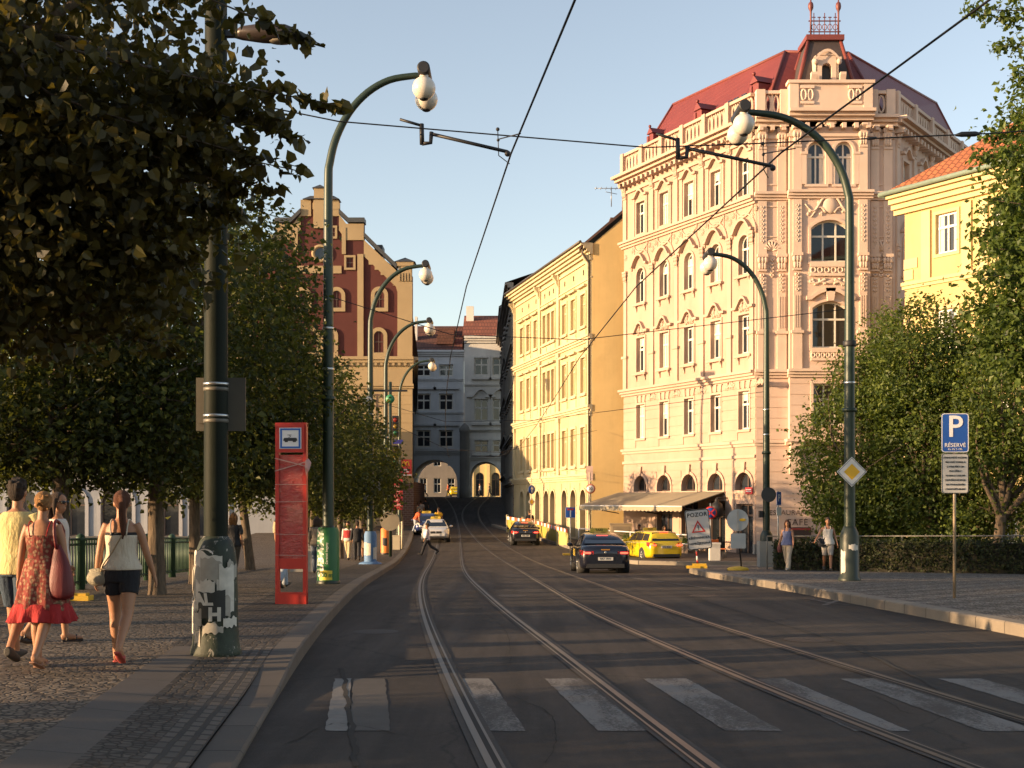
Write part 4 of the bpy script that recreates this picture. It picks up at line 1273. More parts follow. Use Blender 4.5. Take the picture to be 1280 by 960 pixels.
# ---------------------------------------------------------------- the archway buildings closing the street
AD = 152.0
M_BLUEG = plaster('blue_grey_render', (0.60, 0.60, 0.59), (0.22, 0.21, 0.2), .35)
M_GREYW = plaster('grey_white_render', (0.68, 0.64, 0.57), (0.25, 0.23, 0.2), .35)
M_DKSTONE = plaster('dark_stone', (0.2, 0.19, 0.18), (0.07, 0.065, 0.06), .5)
def tiles(name, c1, c2, s=0.35):
    m, nt, b = nm(name)
    v = coords(nt)
    br = N(nt, 'ShaderNodeTexBrick', Scale=1.0)
    for k, x in (('Color1', (*c1, 1)), ('Color2', (*c2, 1)), ('Mortar', (*darker(c1, .35), 1)), ('Mortar Size', .03), ('Brick Width', s), ('Row Height', s * .8)): br.inputs[k].default_value = x
    rot = nt.nodes.new('ShaderNodeMapping'); rot.inputs['Rotation'].default_value = (R(50), 0, 0); nt.links.new(v, rot.inputs[0]); nt.links.new(rot.outputs[0], br.inputs['Vector'])
    f = noise(nt, v, .6, 5)
    nt.links.new(mixc(nt, ramp(nt, f, [(.35, 0.0), (.7, .55)]), br.outputs['Color'], darker(c1, .5)), b.inputs['Base Color'])
    b.inputs['Roughness'].default_value = .85
    bump(nt, b, br.outputs['Fac'], .6, .04)
    return m
M_TILE = tiles('red_clay_tiles', (.30, .095, .05), (.22, .07, .04))
M_TILED = tiles('brown_clay_tiles', (.15, .06, .04), (.11, .045, .032))
M_TILEO = tiles('orange_clay_tiles', (.46, .15, .055), (.36, .11, .045), .28)
az0 = float(G(AD)) - .15
def ax_(X): return wx(X, AD)
arch1 = empty('archway_house', (ax_(515), AD, az0), 0, 'blue grey house with a brown tiled roof over the wider left archway closing the street', 'house')
FA = Facade(arch1, (ax_(513), AD), (1, 0))
LA = ax_(580) - ax_(513)
def ua(X): return ax_(X) - ax_(513)
def va(Y): return wz(Y, AD)
cols = [ua(529.6), ua(557.7)]
ops = [(u, va(b), 1.7, (b - t) / FPX * AD, 0) for u in cols for (t, b) in ((455.6, 470.5), (492, 513), (537.5, 559))]
opa = [(ua(543.5), az0 + .1, ua(571.5) - ua(515.5), va(574.5) - az0 - .1, 2.6)]
mb = FA.mb(); wall(mb, 0, LA, va(567), va(441), ops, .3); wall(mb, 0, LA, az0 - .5, va(567), opa, 9.0); mb.build('street_wall', M_BLUEG, arch1)
mb = FA.mb()
for q in ((va(440) + .2, .7, .5, 3), (va(473), .3, .18, 2), (va(514.5), .3, .18, 2), (va(562), .6, .35, 3)): ledge(mb, 0, LA, *q); mb.cut('string_course', M_BLUEG, arch1)
for (u, v, w, h, a) in ops:
    ring_frame(mb, [(u + x, v + z) for x, z in outline(w, h)], .22, -.09, 0); mb.cut('window_surround', M_BLUEG, arch1)
    if v < 16: mb.box(u - 1.5, u + 1.5, -.3, 0, v + h + .5, v + h + .75); mb.cut('hood', M_BLUEG, arch1)
u, v, w, h, a = opa[0]; ring_frame(mb, [(u + x, v + z) for x, z in outline(w, h, a)], .4, -.1, 0)
mb.build('arch_surround', M_BLUEG, arch1)
for (t, b) in ((455.6, 470.5), (492, 513), (537.5, 559)):
    p = make_window(1.7, (b - t) / FPX * AD, 0, 2, .6, M_WFRAME, bw=.16, bar=.09)
    for u in cols: FA.put(p, u, va(b), .18)
mb = FA.mb(); e = va(440) + .2; rd = va(399)
mb.add([(-.3, -.5, e), (LA, -.5, e), (LA, 6, rd), (-.3, 6, rd), (LA, 12, e), (-.3, 12, e)], [(0, 1, 2, 3), (3, 2, 4, 5), (1, 4, 2)])
rf = mb.build('roof', M_TILED, arch1)
for X in (556, ):
    for hh in (.28, .6):
        mb = FA.mb(); y = 6 * hh; z = e + (rd - e) * hh
        mb.box(ua(X) - 1.0, ua(X) + 1.0, y - 1.0, y + 1.0, z - .2, z + .75); mb.build('dormer', M_TILED, rf)
mb = FA.mb(); mb.box(ua(517), ua(520), 2, 3, e, rd + .6); mb.build('chimney', M_GREYW, rf)

arch2 = empty('archway_house', (ax_(581), AD, az0), 0, 'grey white house with a red tiled roof over the narrower right archway', 'house')
FB = Facade(arch2, (ax_(580.3), AD - .35), (1, 0))
def ub(X): return ax_(X) - ax_(580.3)
LB = ub(640)
ws = [(469.5, 447.5), (526.5, 499), (566, 550.5)]
ops = [(ub(X), va(b), 1.7, (b - t) / FPX * AD, 0) for X in (601.8, 624.5) for (b, t) in ws]
opa = [(ub(606.5), az0 + .1, ub(626) - ub(588), va(577) - az0 - .1, 1.8)]
mb = FB.mb(); wall(mb, 0, LB, va(570), va(424), ops, .3); wall(mb, 0, LB, az0 - .5, va(570), opa, 9.0); mb.build('street_wall', M_GREYW, arch2)
mb = FB.mb()
for q in ((va(424) + .3, .8, .5, 3), (va(480), .3, .2, 2), (va(536), .35, .3, 2), (va(570), .5, .3, 2)): ledge(mb, 0, LB, *q); mb.cut('string_course', M_GREYW, arch2)
for (u, v, w, h, a) in ops:
    ring_frame(mb, [(u + x, v + z) for x, z in outline(w, h)], .25, -.09, 0); mb.cut('window_surround', M_GREYW, arch2); mb.box(u - 1.2, u + 1.2, -.3, 0, v - .5, v - .25); mb.cut('sill', M_GREYW, arch2)
    if abs(v - va(526.5)) < .1: pediment(mb, u, v + h + .5, 3.4, .9, .3, .3); mb.cut('hood', M_GREYW, arch2)
u, v, w, h, a = opa[0]; ring_frame(mb, [(u + x, v + z) for x, z in outline(w, h, a)], .35, -.1, 0)
mb.build('arch_surround', M_GREYW, arch2)
for (b, t) in ws:
    p = make_window(1.7, (b - t) / FPX * AD, 0, 2, .6, M_WFRAME, bw=.16, bar=.09)
    for X in (601.8, 624.5): FB.put(p, ub(X), va(b), .18)
mb = FB.mb(); e = va(424) + .3; rd = va(386)
mb.add([(-.2, -.5, e), (LB, -.5, e), (LB, 6, rd), (-.2, 6, rd), (LB, 12, e), (-.2, 12, e), (-.2, 0, va(440)), (-.2, 9, va(440))], [(0, 1, 2, 3), (3, 2, 4, 5), (0, 3, 5, 7, 6)])
rf = mb.build('roof', M_TILE, arch2)
mb = FB.mb(); mb.box(.1, 1.0, 4.2, 5.2, rd - 1.5, rd + .9); mb.build('chimney', M_GREYW, rf)
# round buttress between the arches
mb = MB(T(-ax_(581), -AD, -az0))
cx_ = ax_(581); r_b = (ax_(587) - ax_(575)) / 2
mb.lathe([(r_b * 1.08, az0 - .3), (r_b * 1.08, az0 + 1.2), (r_b, az0 + 1.3), (r_b, va(541)), (r_b * 1.12, va(540)), (r_b * 1.12, va(537)), (r_b * .8, va(533)), (r_b * .3, va(530)), (.05, va(529))], 20, (cx_, AD - .5, 0))
mb.build('round_buttress', M_GREYD, arch2)
mb = MB(T(-ax_(515), -AD, -az0)); mb.box(ax_(500), ax_(515.5), AD, AD + 9, az0 - .5, va(567)); mb.build('side_wall', M_DKSTONE, arch1)

# houses seen through the arches
backy = empty('house_beyond', (wx(600, 186), 186, 2.2), 0, 'yellow house in sun seen through the right archway', 'house')
FBk = Facade(backy, (wx(586, 186), 186), (1, 0)); Lk = 9.0
M_LITY = plaster('pale_yellow_render', (.72, .55, .26), (.4, .3, .15), .2)
opk = [(1.6 + 2.3 * k, 2.5, 1.2, 3.4, .6) for k in range(3)] + [(1.6 + 2.3 * k, 8, 1.2, 2.2, 0) for k in range(3)]
mb = FBk.mb(); wall(mb, 0, Lk, 2, 14, opk, .4); mb.build('street_wall', M_LITY, backy)
mb = FBk.mb(); 
for k in range(4):
    mb.box(.25 + 2.3 * k, .75 + 2.3 * k, -.25, 0, 2.2, 12)
mb.build('pilasters', M_LITY, backy)
p = make_window(1.2, 3.4, .6, 2, .7, M_WDARK, bw=.1)
for o_ in opk[:3]: FBk.put(p, o_[0], o_[1], .2)
backg = empty('house_beyond', (wx(540, 192), 192, 2.2), 0, 'grey house in shade seen through the left archway', 'house')
FBg = Facade(backg, (wx(500, 192), 192), (1, 0))
opk = [(1.4 + 2.1 * k, v, 1.1, 2.2, 0) for k in range(5) for v in (3, 7, 11)]
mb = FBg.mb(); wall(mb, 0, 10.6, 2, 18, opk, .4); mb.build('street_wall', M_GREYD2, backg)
p = make_window(1.1, 2.2, 0, 2, .6, bw=.1)
for o_ in opk: FBg.put(p, o_[0], o_[1], .2)

# ---------------------------------------------------------------- gabled maroon and cream building on the left
GD = 98.0
M_MAROON = plaster('maroon_render', (0.095, 0.033, 0.03), (0.12, 0.05, 0.04), .3)
M_GCREAM = plaster('ivory_render', (0.35, 0.265, 0.155), (0.32, 0.24, 0.14), .35)
M_SLATE = plain('slate_cap', (0.045, 0.05, 0.055), .6, 0, .3, 4)
def gx(X): return wx(X, GD)
def gzz(Y): return wz(Y, GD)
gab0 = float(G(97)) - .2
gl, gr_ = gx(283), gx(515.5)
gab = empty('gabled_house', (gr_, GD, gab0), 0, 'maroon house with a stepped cream gable and corner pillars rising behind the pavement trees', 'house')
FG = Facade(gab, (gl, GD), (1, 0))
def ug(X): return gx(X) - gl
GLn = gr_ - gl
apx = 400.0
def sym(pts): return pts + [(2 * apx - X, Y) for X, Y in pts[::-1]]
# gable silhouette, right half surveyed and mirrored (X,Y pixels -> metres in the facade)
half = [(497, 345), (495, 338), (455, 300), (455, 280), (433, 280), (424, 268), (424, 250), (411, 250)]
poly = [(ug(X), gzz(Y)) for X, Y in ([(515.5, 446), (515.5, 345)] + half + [(2 * apx - X, Y) for X, Y in half[::-1]] + [(2 * apx - 515.5, 345), (2 * apx - 515.5, 446)])]
mb = FG.mb(); mb.prism(poly, 0, .6); mb.build('gable', M_MAROON, gab)
gops = [(ug(471.5), gzz(611), 2.6, 3.6, 1.2), (ug(440), gzz(611), 2.6, 3.6, 1.2)]
mb = FG.mb(); wall(mb, 0, GLn, gab0 - .5, gzz(446), [], .3)
mb.build('street_wall', M_GCREAM, gab)
mb = FG.mb()
# cream bands: sloping copings, pillars, string course, stepped trim
cop = half
for sgn in (1, -1):
    P = [(ug(apx + sgn * (X - apx)), gzz(Y)) for X, Y in cop]
    for i in range(len(P) - 1):
        (x0, z0), (x1, z1) = P[i], P[i + 1]
        mb.add([(x0, -.12, z0 - 1.25), (x1, -.12, z1 - 1.25), (x1, -.12, z1), (x0, -.12, z0), (x0, .0, z0 - 1.25), (x1, .0, z1 - 1.25), (x1, .0, z1), (x0, .0, z0)], [(0, 1, 2, 3), (0, 4, 5, 1), (3, 2, 6, 7), (0, 3, 7, 4), (1, 5, 6, 2)])
    mb.cut('gable_coping', M_GCREAM, gab)
    for (X0, X1, Y0_, Y1_) in ((497, 515.5, 345, 446), (447, 454.5, 318, 446), (427.5, 432.5, 285, 318)):
        a, b = sorted((ug(apx + sgn * (X0 - apx)), ug(apx + sgn * (X1 - apx))))
        mb.box(a, b, -.16, 0, gzz(Y1_), gzz(Y0_)); mb.cut('pilaster', M_GCREAM, gab)
    for k in range(5):
        a, b = sorted((ug(apx + sgn * (461 + k * 7.5 - apx)), ug(apx + sgn * (468.5 + k * 7.5 - apx))))
        mb.box(a, b, -.1, 0, gzz(331 + k * 6.5), gzz(322 + k * 8.6))
    mb.cut('stepped_trim', M_GCREAM, gab)
    a, b = sorted((ug(apx + sgn * (495.5 - apx)), ug(apx + sgn * (517 - apx))))
    mb.box(a, b, -.28, .8, gzz(333), gzz(328)); mb.box(a + .15, b - .15, -.2, .7, gzz(345), gzz(333))
    for k in range(5): mb.box(a + .2 + k * .22, a + .3 + k * .22, -.26, 0, gzz(352), gzz(342))
    mb.cut('pillar_head', M_GCREAM, gab)
a, b = ug(392), ug(411)
mb.box(a, b, -.2, .7, gzz(286), gzz(250)); mb.box(ug(393), ug(406), -.26, .8, gzz(286), gzz(236)); mb.box(ug(391), ug(425), -.15, 0, gzz(262), gzz(254))
mb.cut('gable_crown', M_GCREAM, gab); mb.box(ug(372), ug(427), -.1, 0, gzz(342), gzz(332.5)); mb.cut('name_panel', M_GCREAM, gab)
for q in ((gzz(480), .35, .25, 2), (gzz(598), .35, .25, 2)): ledge(mb, 0, GLn + .1, *q); mb.cut('string_course', M_GCREAM, gab)
ledge(mb, 0, GLn + .1, gzz(446), .7, .4, 3)
mb.box(0, GLn, -.08, 0, gzz(456), gzz(451))
for k in range(int(GLn / .45)): mb.box(k * .45 + .1, k * .45 + .3, -.22, 0, gzz(457), gzz(450.5))
mb.build('cornice', M_GCREAM, gab)
mb = FG.mb()
for sgn in (1, -1):
    P = [(ug(apx + sgn * (X - apx)), gzz(Y)) for X, Y in ((457, 298), (497, 338))]
    for pts in ([(424, 269), (436, 280.5), (456, 280.5)], [(455, 298), (472, 315), (496, 338)]):
        q = [(ug(apx + sgn * (X - apx)), -.1, gzz(Y) + .12) for X, Y in pts]
        for i in range(len(q) - 1):
            A_, B_ = np.array(q[i]), np.array(q[i + 1])
            mb.add([A_ + (0, -.2, 0), B_ + (0, -.2, 0), B_ + (0, 1.0, .0), A_ + (0, 1.0, 0), A_ + (0, -.2, .35), B_ + (0, -.2, .35), B_ + (0, 1.0, .35), A_ + (0, 1.0, .35)], [(0, 1, 5, 4), (4, 5, 6, 7), (2, 3, 7, 6), (0, 3, 2, 1), (0, 4, 7, 3), (1, 2, 6, 5)])
        mb.cut('slate_capping', M_SLATE, gab)
    c = ug(apx + sgn * (506 - apx)); w = 1.45 / 2 + .1
    mb.add([(c - w, -.35, gzz(328)), (c + w, -.35, gzz(328)), (c + w, .95, gzz(328)), (c - w, .95, gzz(328)), (c, .3, gzz(321))], [(0, 1, 4), (1, 2, 4), (2, 3, 4), (3, 0, 4), (0, 3, 2, 1)])
    mb.cut('slate_capping', M_SLATE, gab)
for (X0, X1, Y_, t) in ((379, 425, 250, 6), (391, 408, 236, 6)):
    a, b = ug(X0), ug(X1); c = (a + b) / 2
    mb.add([(a, -.4, gzz(Y_)), (b, -.4, gzz(Y_)), (b, .9, gzz(Y_)), (a, .9, gzz(Y_)), (a + .5, .2, gzz(Y_ - t)), (b - .5, .2, gzz(Y_ - t))], [(0, 1, 5, 4), (1, 2, 5), (2, 3, 4, 5), (3, 0, 4), (0, 3, 2, 1)]); mb.cut('slate_capping', M_SLATE, gab)
# windows of the gable
for X, Y0_, Y1_, w, a in ((421, 363.5, 385, .75, .38), (474.5, 363, 385, .75, .38), (473.5, 414, 441, .75, .35), (412, 414, 441, .75, .35), (379, 363.5, 385, .75, .38), (437.5, 322, 335, .55, 0), (415, 285, 296, .5, 0), (390, 414, 441, .75, .35)):
    h = gzz(Y0_) - gzz(Y1_)
    w = w * 1.0
    p = make_window(w, h, a, 2, .5, M_WDARK, bw=.05, bar=.03); FG.put(p, ug(X), gzz(Y1_), -.03)
    mb = FG.mb(); ring_frame(mb, [(ug(X) + x, gzz(Y1_) + z) for x, z in outline(w, h, a)], .28 if a else .16, -.14, -.0); mb.build('window_surround', M_GCREAM, gab)
mb = FG.mb(); th = np.linspace(0, 2 * PI, 17)[:-1]; c = (ug(401), gzz(317)); rr = .5
mb.add([(c[0] + rr * math.cos(t), -.05, c[1] + rr * math.sin(t)) for t in th], [tuple(range(16))]); mb.build('round_window', M_GLASS, gab)
mb = FG.mb(); mb.tube([(c[0] + rr * 1.15 * math.cos(t), -.05, c[1] + rr * 1.15 * math.sin(t)) for t in np.linspace(0, 2 * PI, 21)], .14, 6, caps=False); mb.build('window_surround', M_GCREAM, gab)
p = make_window(1.3, 2.6, .4, 2, .65, M_WDARK, bw=.09)
for X in (471, 440, 408, 376, 344):
    for Yb in (590, 535): FG.put(p, ug(X), gzz(Yb), -.02)
# brick corner at street level, masonry courses above
def brickm():
    m, nt, b = nm('dark_brick')
    br = N(nt, 'ShaderNodeTexBrick', Scale=1.0)
    for k, x in (('Color1', (.10, .045, .032, 1)), ('Color2', (.065, .03, .024, 1)), ('Mortar', (.14, .11, .09, 1)), ('Mortar Size', .02), ('Brick Width', .34), ('Row Height', .17)): br.inputs[k].default_value = x
    v = coords(nt); rot = nt.nodes.new('ShaderNodeMapping'); rot.inputs['Rotation'].default_value = (R(90), 0, 0); nt.links.new(v, rot.inputs[0]); nt.links.new(rot.outputs[0], br.inputs['Vector'])
    nt.links.new(br.outputs['Color'], b.inputs['Base Color']); b.inputs['Roughness'].default_value = .85
    return m
mb = FG.mb(); mb.box(ug(486), GLn + .12, -.12, .3, gab0 - .4, gzz(602)); mb.box(GLn, GLn + .12, 0, 12, gab0 - .4, gzz(602)); mb.build('brick_corner', brickm(), gab)
mb = FG.mb(); rustic(mb, ug(480), GLn, gzz(597), gzz(482), [], .7, .05, .03); mb.build('rustication', M_GCREAM, gab)
# long side wall along the street, in shade
FGs = Facade(gab, (gr_, GD), (-.075, 1))
Ls = 56.0
o_ = [(2.5 + 3.4 * k, v, 1.2, 2.2, 0) for k in range(15) for v in (4.0, 8.2)]
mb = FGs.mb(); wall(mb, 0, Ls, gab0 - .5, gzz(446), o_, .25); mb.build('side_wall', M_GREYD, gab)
p = make_window(1.2, 2.2, 0, 2, .65, M_WDARK, bw=.09)
for q in o_: FGs.put(p, q[0], q[1], .14)
mb = FGs.mb(); ledge(mb, 0, Ls, gzz(446), .5, .45, 2); mb.build('string_course', M_GREYD, gab)
mb = FG.mb(); z = gzz(446)
mb.add([(-.2, .6, z), (GLn + .4, .6, z), (GLn - .4, .6, gzz(345)), (ug(400), .6, gzz(262)), (.6, .6, gzz(345)), (-4.4, 57, z), (GLn - 3.9, 57, z), (ug(400) - 4.2, 57, gzz(300))], [(1, 6, 7, 3, 2), (0, 4, 3, 7, 5), (5, 7, 6)])
grf = mb.build('roof', M_TILED, gab)
mb = FG.mb(); mb.box(ug(466), ug(476), 1.2, 3, gzz(318), gzz(302)); mb.build('dormer', M_SLATE, grf)
# red fast-food sign box hung on the corner
sg = empty('sign_box', (gx(508), GD - .6, gzz(595)), 0, 'red lightbox sign with yellow double arch hanging on the cream corner above dark brick', 'sign')
M_SIGNRED = plain('sign_red', (0.55, 0.035, 0.025), .4, 0, .05)
mb = MB(); mb.cbox((0, 0, .62), (.9, .25, 1.24)); mb.box(-.03, .03, .12, .75, 1.0, 1.06); mb.box(-.03, .03, .12, .75, .3, .36); mb.build('case', M_SIGNRED, sg)
mb = MB()
for s in (-1, 1): mb.tube([(s * .13 + .13 * math.cos(t), -.14, .72 + .36 * math.sin(t)) for t in np.linspace(0, PI, 12)], .04, 6)
mb.build('yellow_arches', plain('sign_yellow', (.80, .45, .02), .4), sg)
mb = MB(); mb.box(-.3, .3, -.135, -.12, .42, .5); mb.box(-.24, .24, -.135, -.12, .26, .34); mb.box(-.45, .45, -.14, -.12, .02, .1); mb.build('white_lines', plain('sign_white', (.75, .72, .68), .5), sg)

# ---------------------------------------------------------------- pale arcaded building beyond the trees by the river
ARD = 90.0
arc = empty('arcaded_building', (wx(300, ARD), ARD, 0), 0, 'low pale arcaded building glimpsed beneath the trees behind the green railing', 'house')
M_PALEB = plaster('pale_blue_render', (.30, .31, .33), (.15, .14, .14), .35)
FAr = Facade(arc, (-46.0, ARD), (1, 0)); La = 46 + wx(345, ARD)
zA = float(G(90)) - .3
o_ = [(1.7 + 3.3 * k, zA + .2, 2.2, 3.4, 1.1) for k in range(int(La / 3.3))]
o2 = [(1.7 + 3.3 * k, zA + 4.9, 1.1, 1.8, 0) for k in range(int(La / 3.3))]
mb = FAr.mb(); wall(mb, 0, La, zA - .5, zA + 7.6, o_ + o2, .4); mb.box(La - .02, La, .05, 8, zA - .5, zA + 7.6); mb.build('street_wall', M_PALEB, arc)
M_PT = plaster('pale_trim', (.38, .38, .39), (.2, .2, .2), .2)
mb = FAr.mb(); ledge(mb, 0, La, zA + 4.3, .35, .25, 2); mb.cut('string_course', M_PT, arc); ledge(mb, 0, La, zA + 7.8, .5, .4, 3); mb.cut('cornice', M_PT, arc)
for (u, v, w, h, a) in o_: ring_frame(mb, [(u + x, v + z) for x, z in outline(w, h, a)], .25, -.1, 0); mb.cut('window_surround', M_PT, arc)
p = make_window(2.2, 3.4, 1.1, 2, .65, M_WDARK, bw=.12, name='arched_window')
for q in o_: FAr.put(p, q[0], q[1], .3)
p = make_window(1.1, 1.8, 0, 2, .65, bw=.1)
for q in o2: FAr.put(p, q[0], q[1], .2)
mb = FAr.mb(); mb.add([(-.3, -.5, zA + 7.8), (La + .3, -.5, zA + 7.8), (La - 2, 4, zA + 10), (1, 4, zA + 10), (La + .3, 8.5, zA + 7.8), (-.3, 8.5, zA + 7.8)], [(0, 1, 2, 3), (3, 2, 4, 5), (1, 4, 2), (0, 3, 5)]); mb.build('roof', M_TILED, arc)

# ---------------------------------------------------------------- yellow house at the right with the orange tiled roof
RD0 = 58.0
ry0 = float(G(50))
P0 = Vector((wx(1131, RD0), RD0)); PD = Vector((.606, -1)).normalized(); PL = 20.0
ryl = empty('villa', (P0.x, P0.y, ry0), 0, 'bright yellow house with orange tiled roof and white windows half hidden by the park trees', 'house')
FV = Facade(ryl, P0, (PD.x, PD.y))
M_VY = plaster('bright_yellow_render', (.52, .39, .18), (.34, .24, .1), .5)
M_VT = plaster('light_yellow_trim', (.56, .44, .23), (.45, .33, .14), .2)
def vt_u(X):
    r = (X - 640) / FPX; a, b = P0; return (r * b - a) / (PD.x - r * PD.y)
def vt_z(X, Y): u = vt_u(X); return wz(Y, P0.y + PD.y * u)
ez = wz(243, RD0); vl = vt_z(1190, 343)
wu = [vt_u(1183.5) + 3.05 * k for k in range(6)]
wzb, wzt = vt_z(1183, 316), vt_z(1183, 266)
o_ = [(u, wzb - 4.2 * k, 1.15, wzt - wzb, 0) for u in wu for k in range(4)]
mb = FV.mb(); wall(mb, 0, PL, ry0 - .5, ez - .4, o_, .25); mb.add([(0, 0, ry0 - .5), (0, 8, ry0 - .5), (0, 8, ez - .4), (0, 0, ez - .4)], [(0, 1, 2, 3)]); mb.build('street_wall', M_VY, ryl)
mb = FV.mb()
for q in ((-.5, PL, ez, .9, .7, 4), (-.1, PL, vl, .3, .16, 2), (-.1, PL, vl - 4.2, .3, .16, 2)): ledge(mb, *q); mb.cut('string_course', M_VT, ryl)
for q in o_: ring_frame(mb, [(q[0] + x, q[1] + z) for x, z in outline(q[2], q[3])], .14, -.06, 0); mb.cut('window_surround', M_VT, ryl)
for u in wu:
    for s in (-1, 1): mb.box(u + s * 1.1 - .25, u + s * 1.1 + .25, -.1, 0, vl, ez - 1.0); mb.cut('pilaster', M_VT, ryl)
mb.build('pilaster', M_VT, ryl)
mb = FV.mb()
for k in range(9):
    for j in range(2):
        mb.box(-.02, .75 if (k + j) % 2 else .5, -.05, 0, vl - .6 - k * 1.0 - j * .5 + (.0), vl - .15 - k * 1.0 - j * .5) if k > 0 else mb.box(-.02, .75 if j else .5, -.05, 0, vl + .1 + j * .5, vl + .55 + j * .5)
mb.build('quoins', M_VT, ryl)
p = make_window(1.15, wzt - wzb, 0, 2, .66, plain('white_window', (.75, .73, .68), .45), glass_pane('sky_glass', (.06, .065, .07), .05), bw=.09, curtain=True)
for q in o_: FV.put(p, q[0], q[1], .12)
mb = FV.mb()
rh = 4.6
mb.add([(-.7, -.75, ez + .05), (PL, -.75, ez + .05), (PL, 6, ez + rh), (4.5, 6, ez + rh), (-.7, 8.5, ez + .05), (PL, 12, ez)], [(0, 1, 2, 3), (0, 3, 4), (3, 2, 5, 4)])
vr = mb.build('roof', M_TILEO, ryl)
mb = FV.mb(); mb.tube([(-.75, -.82, ez + .02), (PL, -.82, ez + .02)], .11, 8); mb.tube([(-.75, -.82, ez + .02), (-.75, 8.6, ez + .02)], .11, 8); mb.build('gutter', plain('verdigris_gutter', (.20, .26, .21), .6, .2, .25, 4), vr)
# ================================================================ TREES, HEDGE
def leaf_cloud(P, size, seed, up=0.5, droop=0.0, out=None, shape='kite', jit=0.35):
    """leaf faces at points P: folded kites (2 tris as a quad pair) with random facing"""
    r = np.random.default_rng(seed)
    n = len(P)
    nrm = r.normal(size=(n, 3)); nrm[:, 2] = nrm[:, 2] + up * 1.6
    if out is not None: nrm += out * 1.0
    nrm /= np.linalg.norm(nrm, axis=1)[:, None]
    d = r.normal(size=(n, 3)); d[:, 2] -= droop
    d -= nrm * (d * nrm).sum(1)[:, None]; d /= np.linalg.norm(d, axis=1)[:, None] + 1e-9
    s = np.cross(nrm, d)
    L = size * (1 + jit * r.normal(size=n)).clip(.45, 1.8)
    L = L[:, None]
    fold = 0.16 * L
    if shape == 'kite':
        V = np.stack([P, P + d * L * .45 + s * L * .36 + nrm * fold, P + d * L, P + d * L * .45 - s * L * .36 + nrm * fold], 1).reshape(-1, 3)
        b = (np.arange(n) * 4)[:, None]
        F = np.concatenate([b + [0, 1, 2], b + [0, 2, 3]])
    else:
        V = np.stack([P, P + d * L * .12 + s * L * .40 + nrm * fold, P + d * L * .58 + s * L * .40 + nrm * fold * .8, P + d * L * 1.02 - nrm * fold * .6, P + d * L * .58 - s * L * .40 + nrm * fold * .8, P + d * L * .12 - s * L * .40 + nrm * fold], 1).reshape(-1, 3)
        b = (np.arange(n) * 6)[:, None]
        F = np.concatenate([b + [0, 1, 2, 3], b + [0, 3, 4, 5]])
    return V, F

def crown_points(ells, n, seed, cl=0.34, per=26, shell=0.55):
    r = np.random.default_rng(seed)
    vol = np.array([e[3] * e[4] * e[5] for e in ells]) ** .8; vol /= vol.sum()
    pts, outs = [], []
    for e, w in zip(ells, vol):
        m = max(3, int(n * w / per))
        u = r.normal(size=(m, 3)); u /= np.linalg.norm(u, axis=1)[:, None]
        rad = r.random(m) ** (1 / 3) * (1 - shell) + shell * (0.72 + .34 * r.random(m))
        c = np.array(e[:3]) + u * rad[:, None] * np.array(e[3:6])
        q = np.repeat(c, per, 0) + r.normal(size=(m * per, 3)) * cl * np.array((1, 1, .62))
        pts.append(q); outs.append(np.repeat(u, per, 0))
    return np.vstack(pts), np.vstack(outs)

def limb(mb, a, b, r0, r1, seed, n=5, wob=.12):
    r = random.Random(seed)
    a, b = np.array(a, float), np.array(b, float); L = np.linalg.norm(b - a)
    P = [a + (b - a) * t + np.array((r.uniform(-1, 1), r.uniform(-1, 1), r.uniform(-.4, .8))) * wob * L * .5 * math.sin(PI * t) for t in np.linspace(0, 1, n)]
    mb.tube(P, np.linspace(r0, r1, n), 8, sub=2)
    return P

M_LEAFN = leafmat('linden_leaf', (0.022, 0.021, 0.006), (0.055, 0.048, 0.012), (0.14, 0.11, 0.025), .38)
M_LEAFM = leafmat('linden_leaf_far', (0.018, 0.026, 0.008), (0.042, 0.056, 0.014), (0.13, 0.14, 0.03), .48)
M_LEAFG = leafmat('park_leaf', (0.028, 0.046, 0.011), (0.075, 0.112, 0.022), (0.17, 0.21, 0.04), .45)
M_LEAFB = leafmat('ash_leaf', (0.035, 0.055, 0.012), (0.075, 0.115, 0.024), (0.15, 0.20, 0.04), .42)
M_BARK = barkmat()

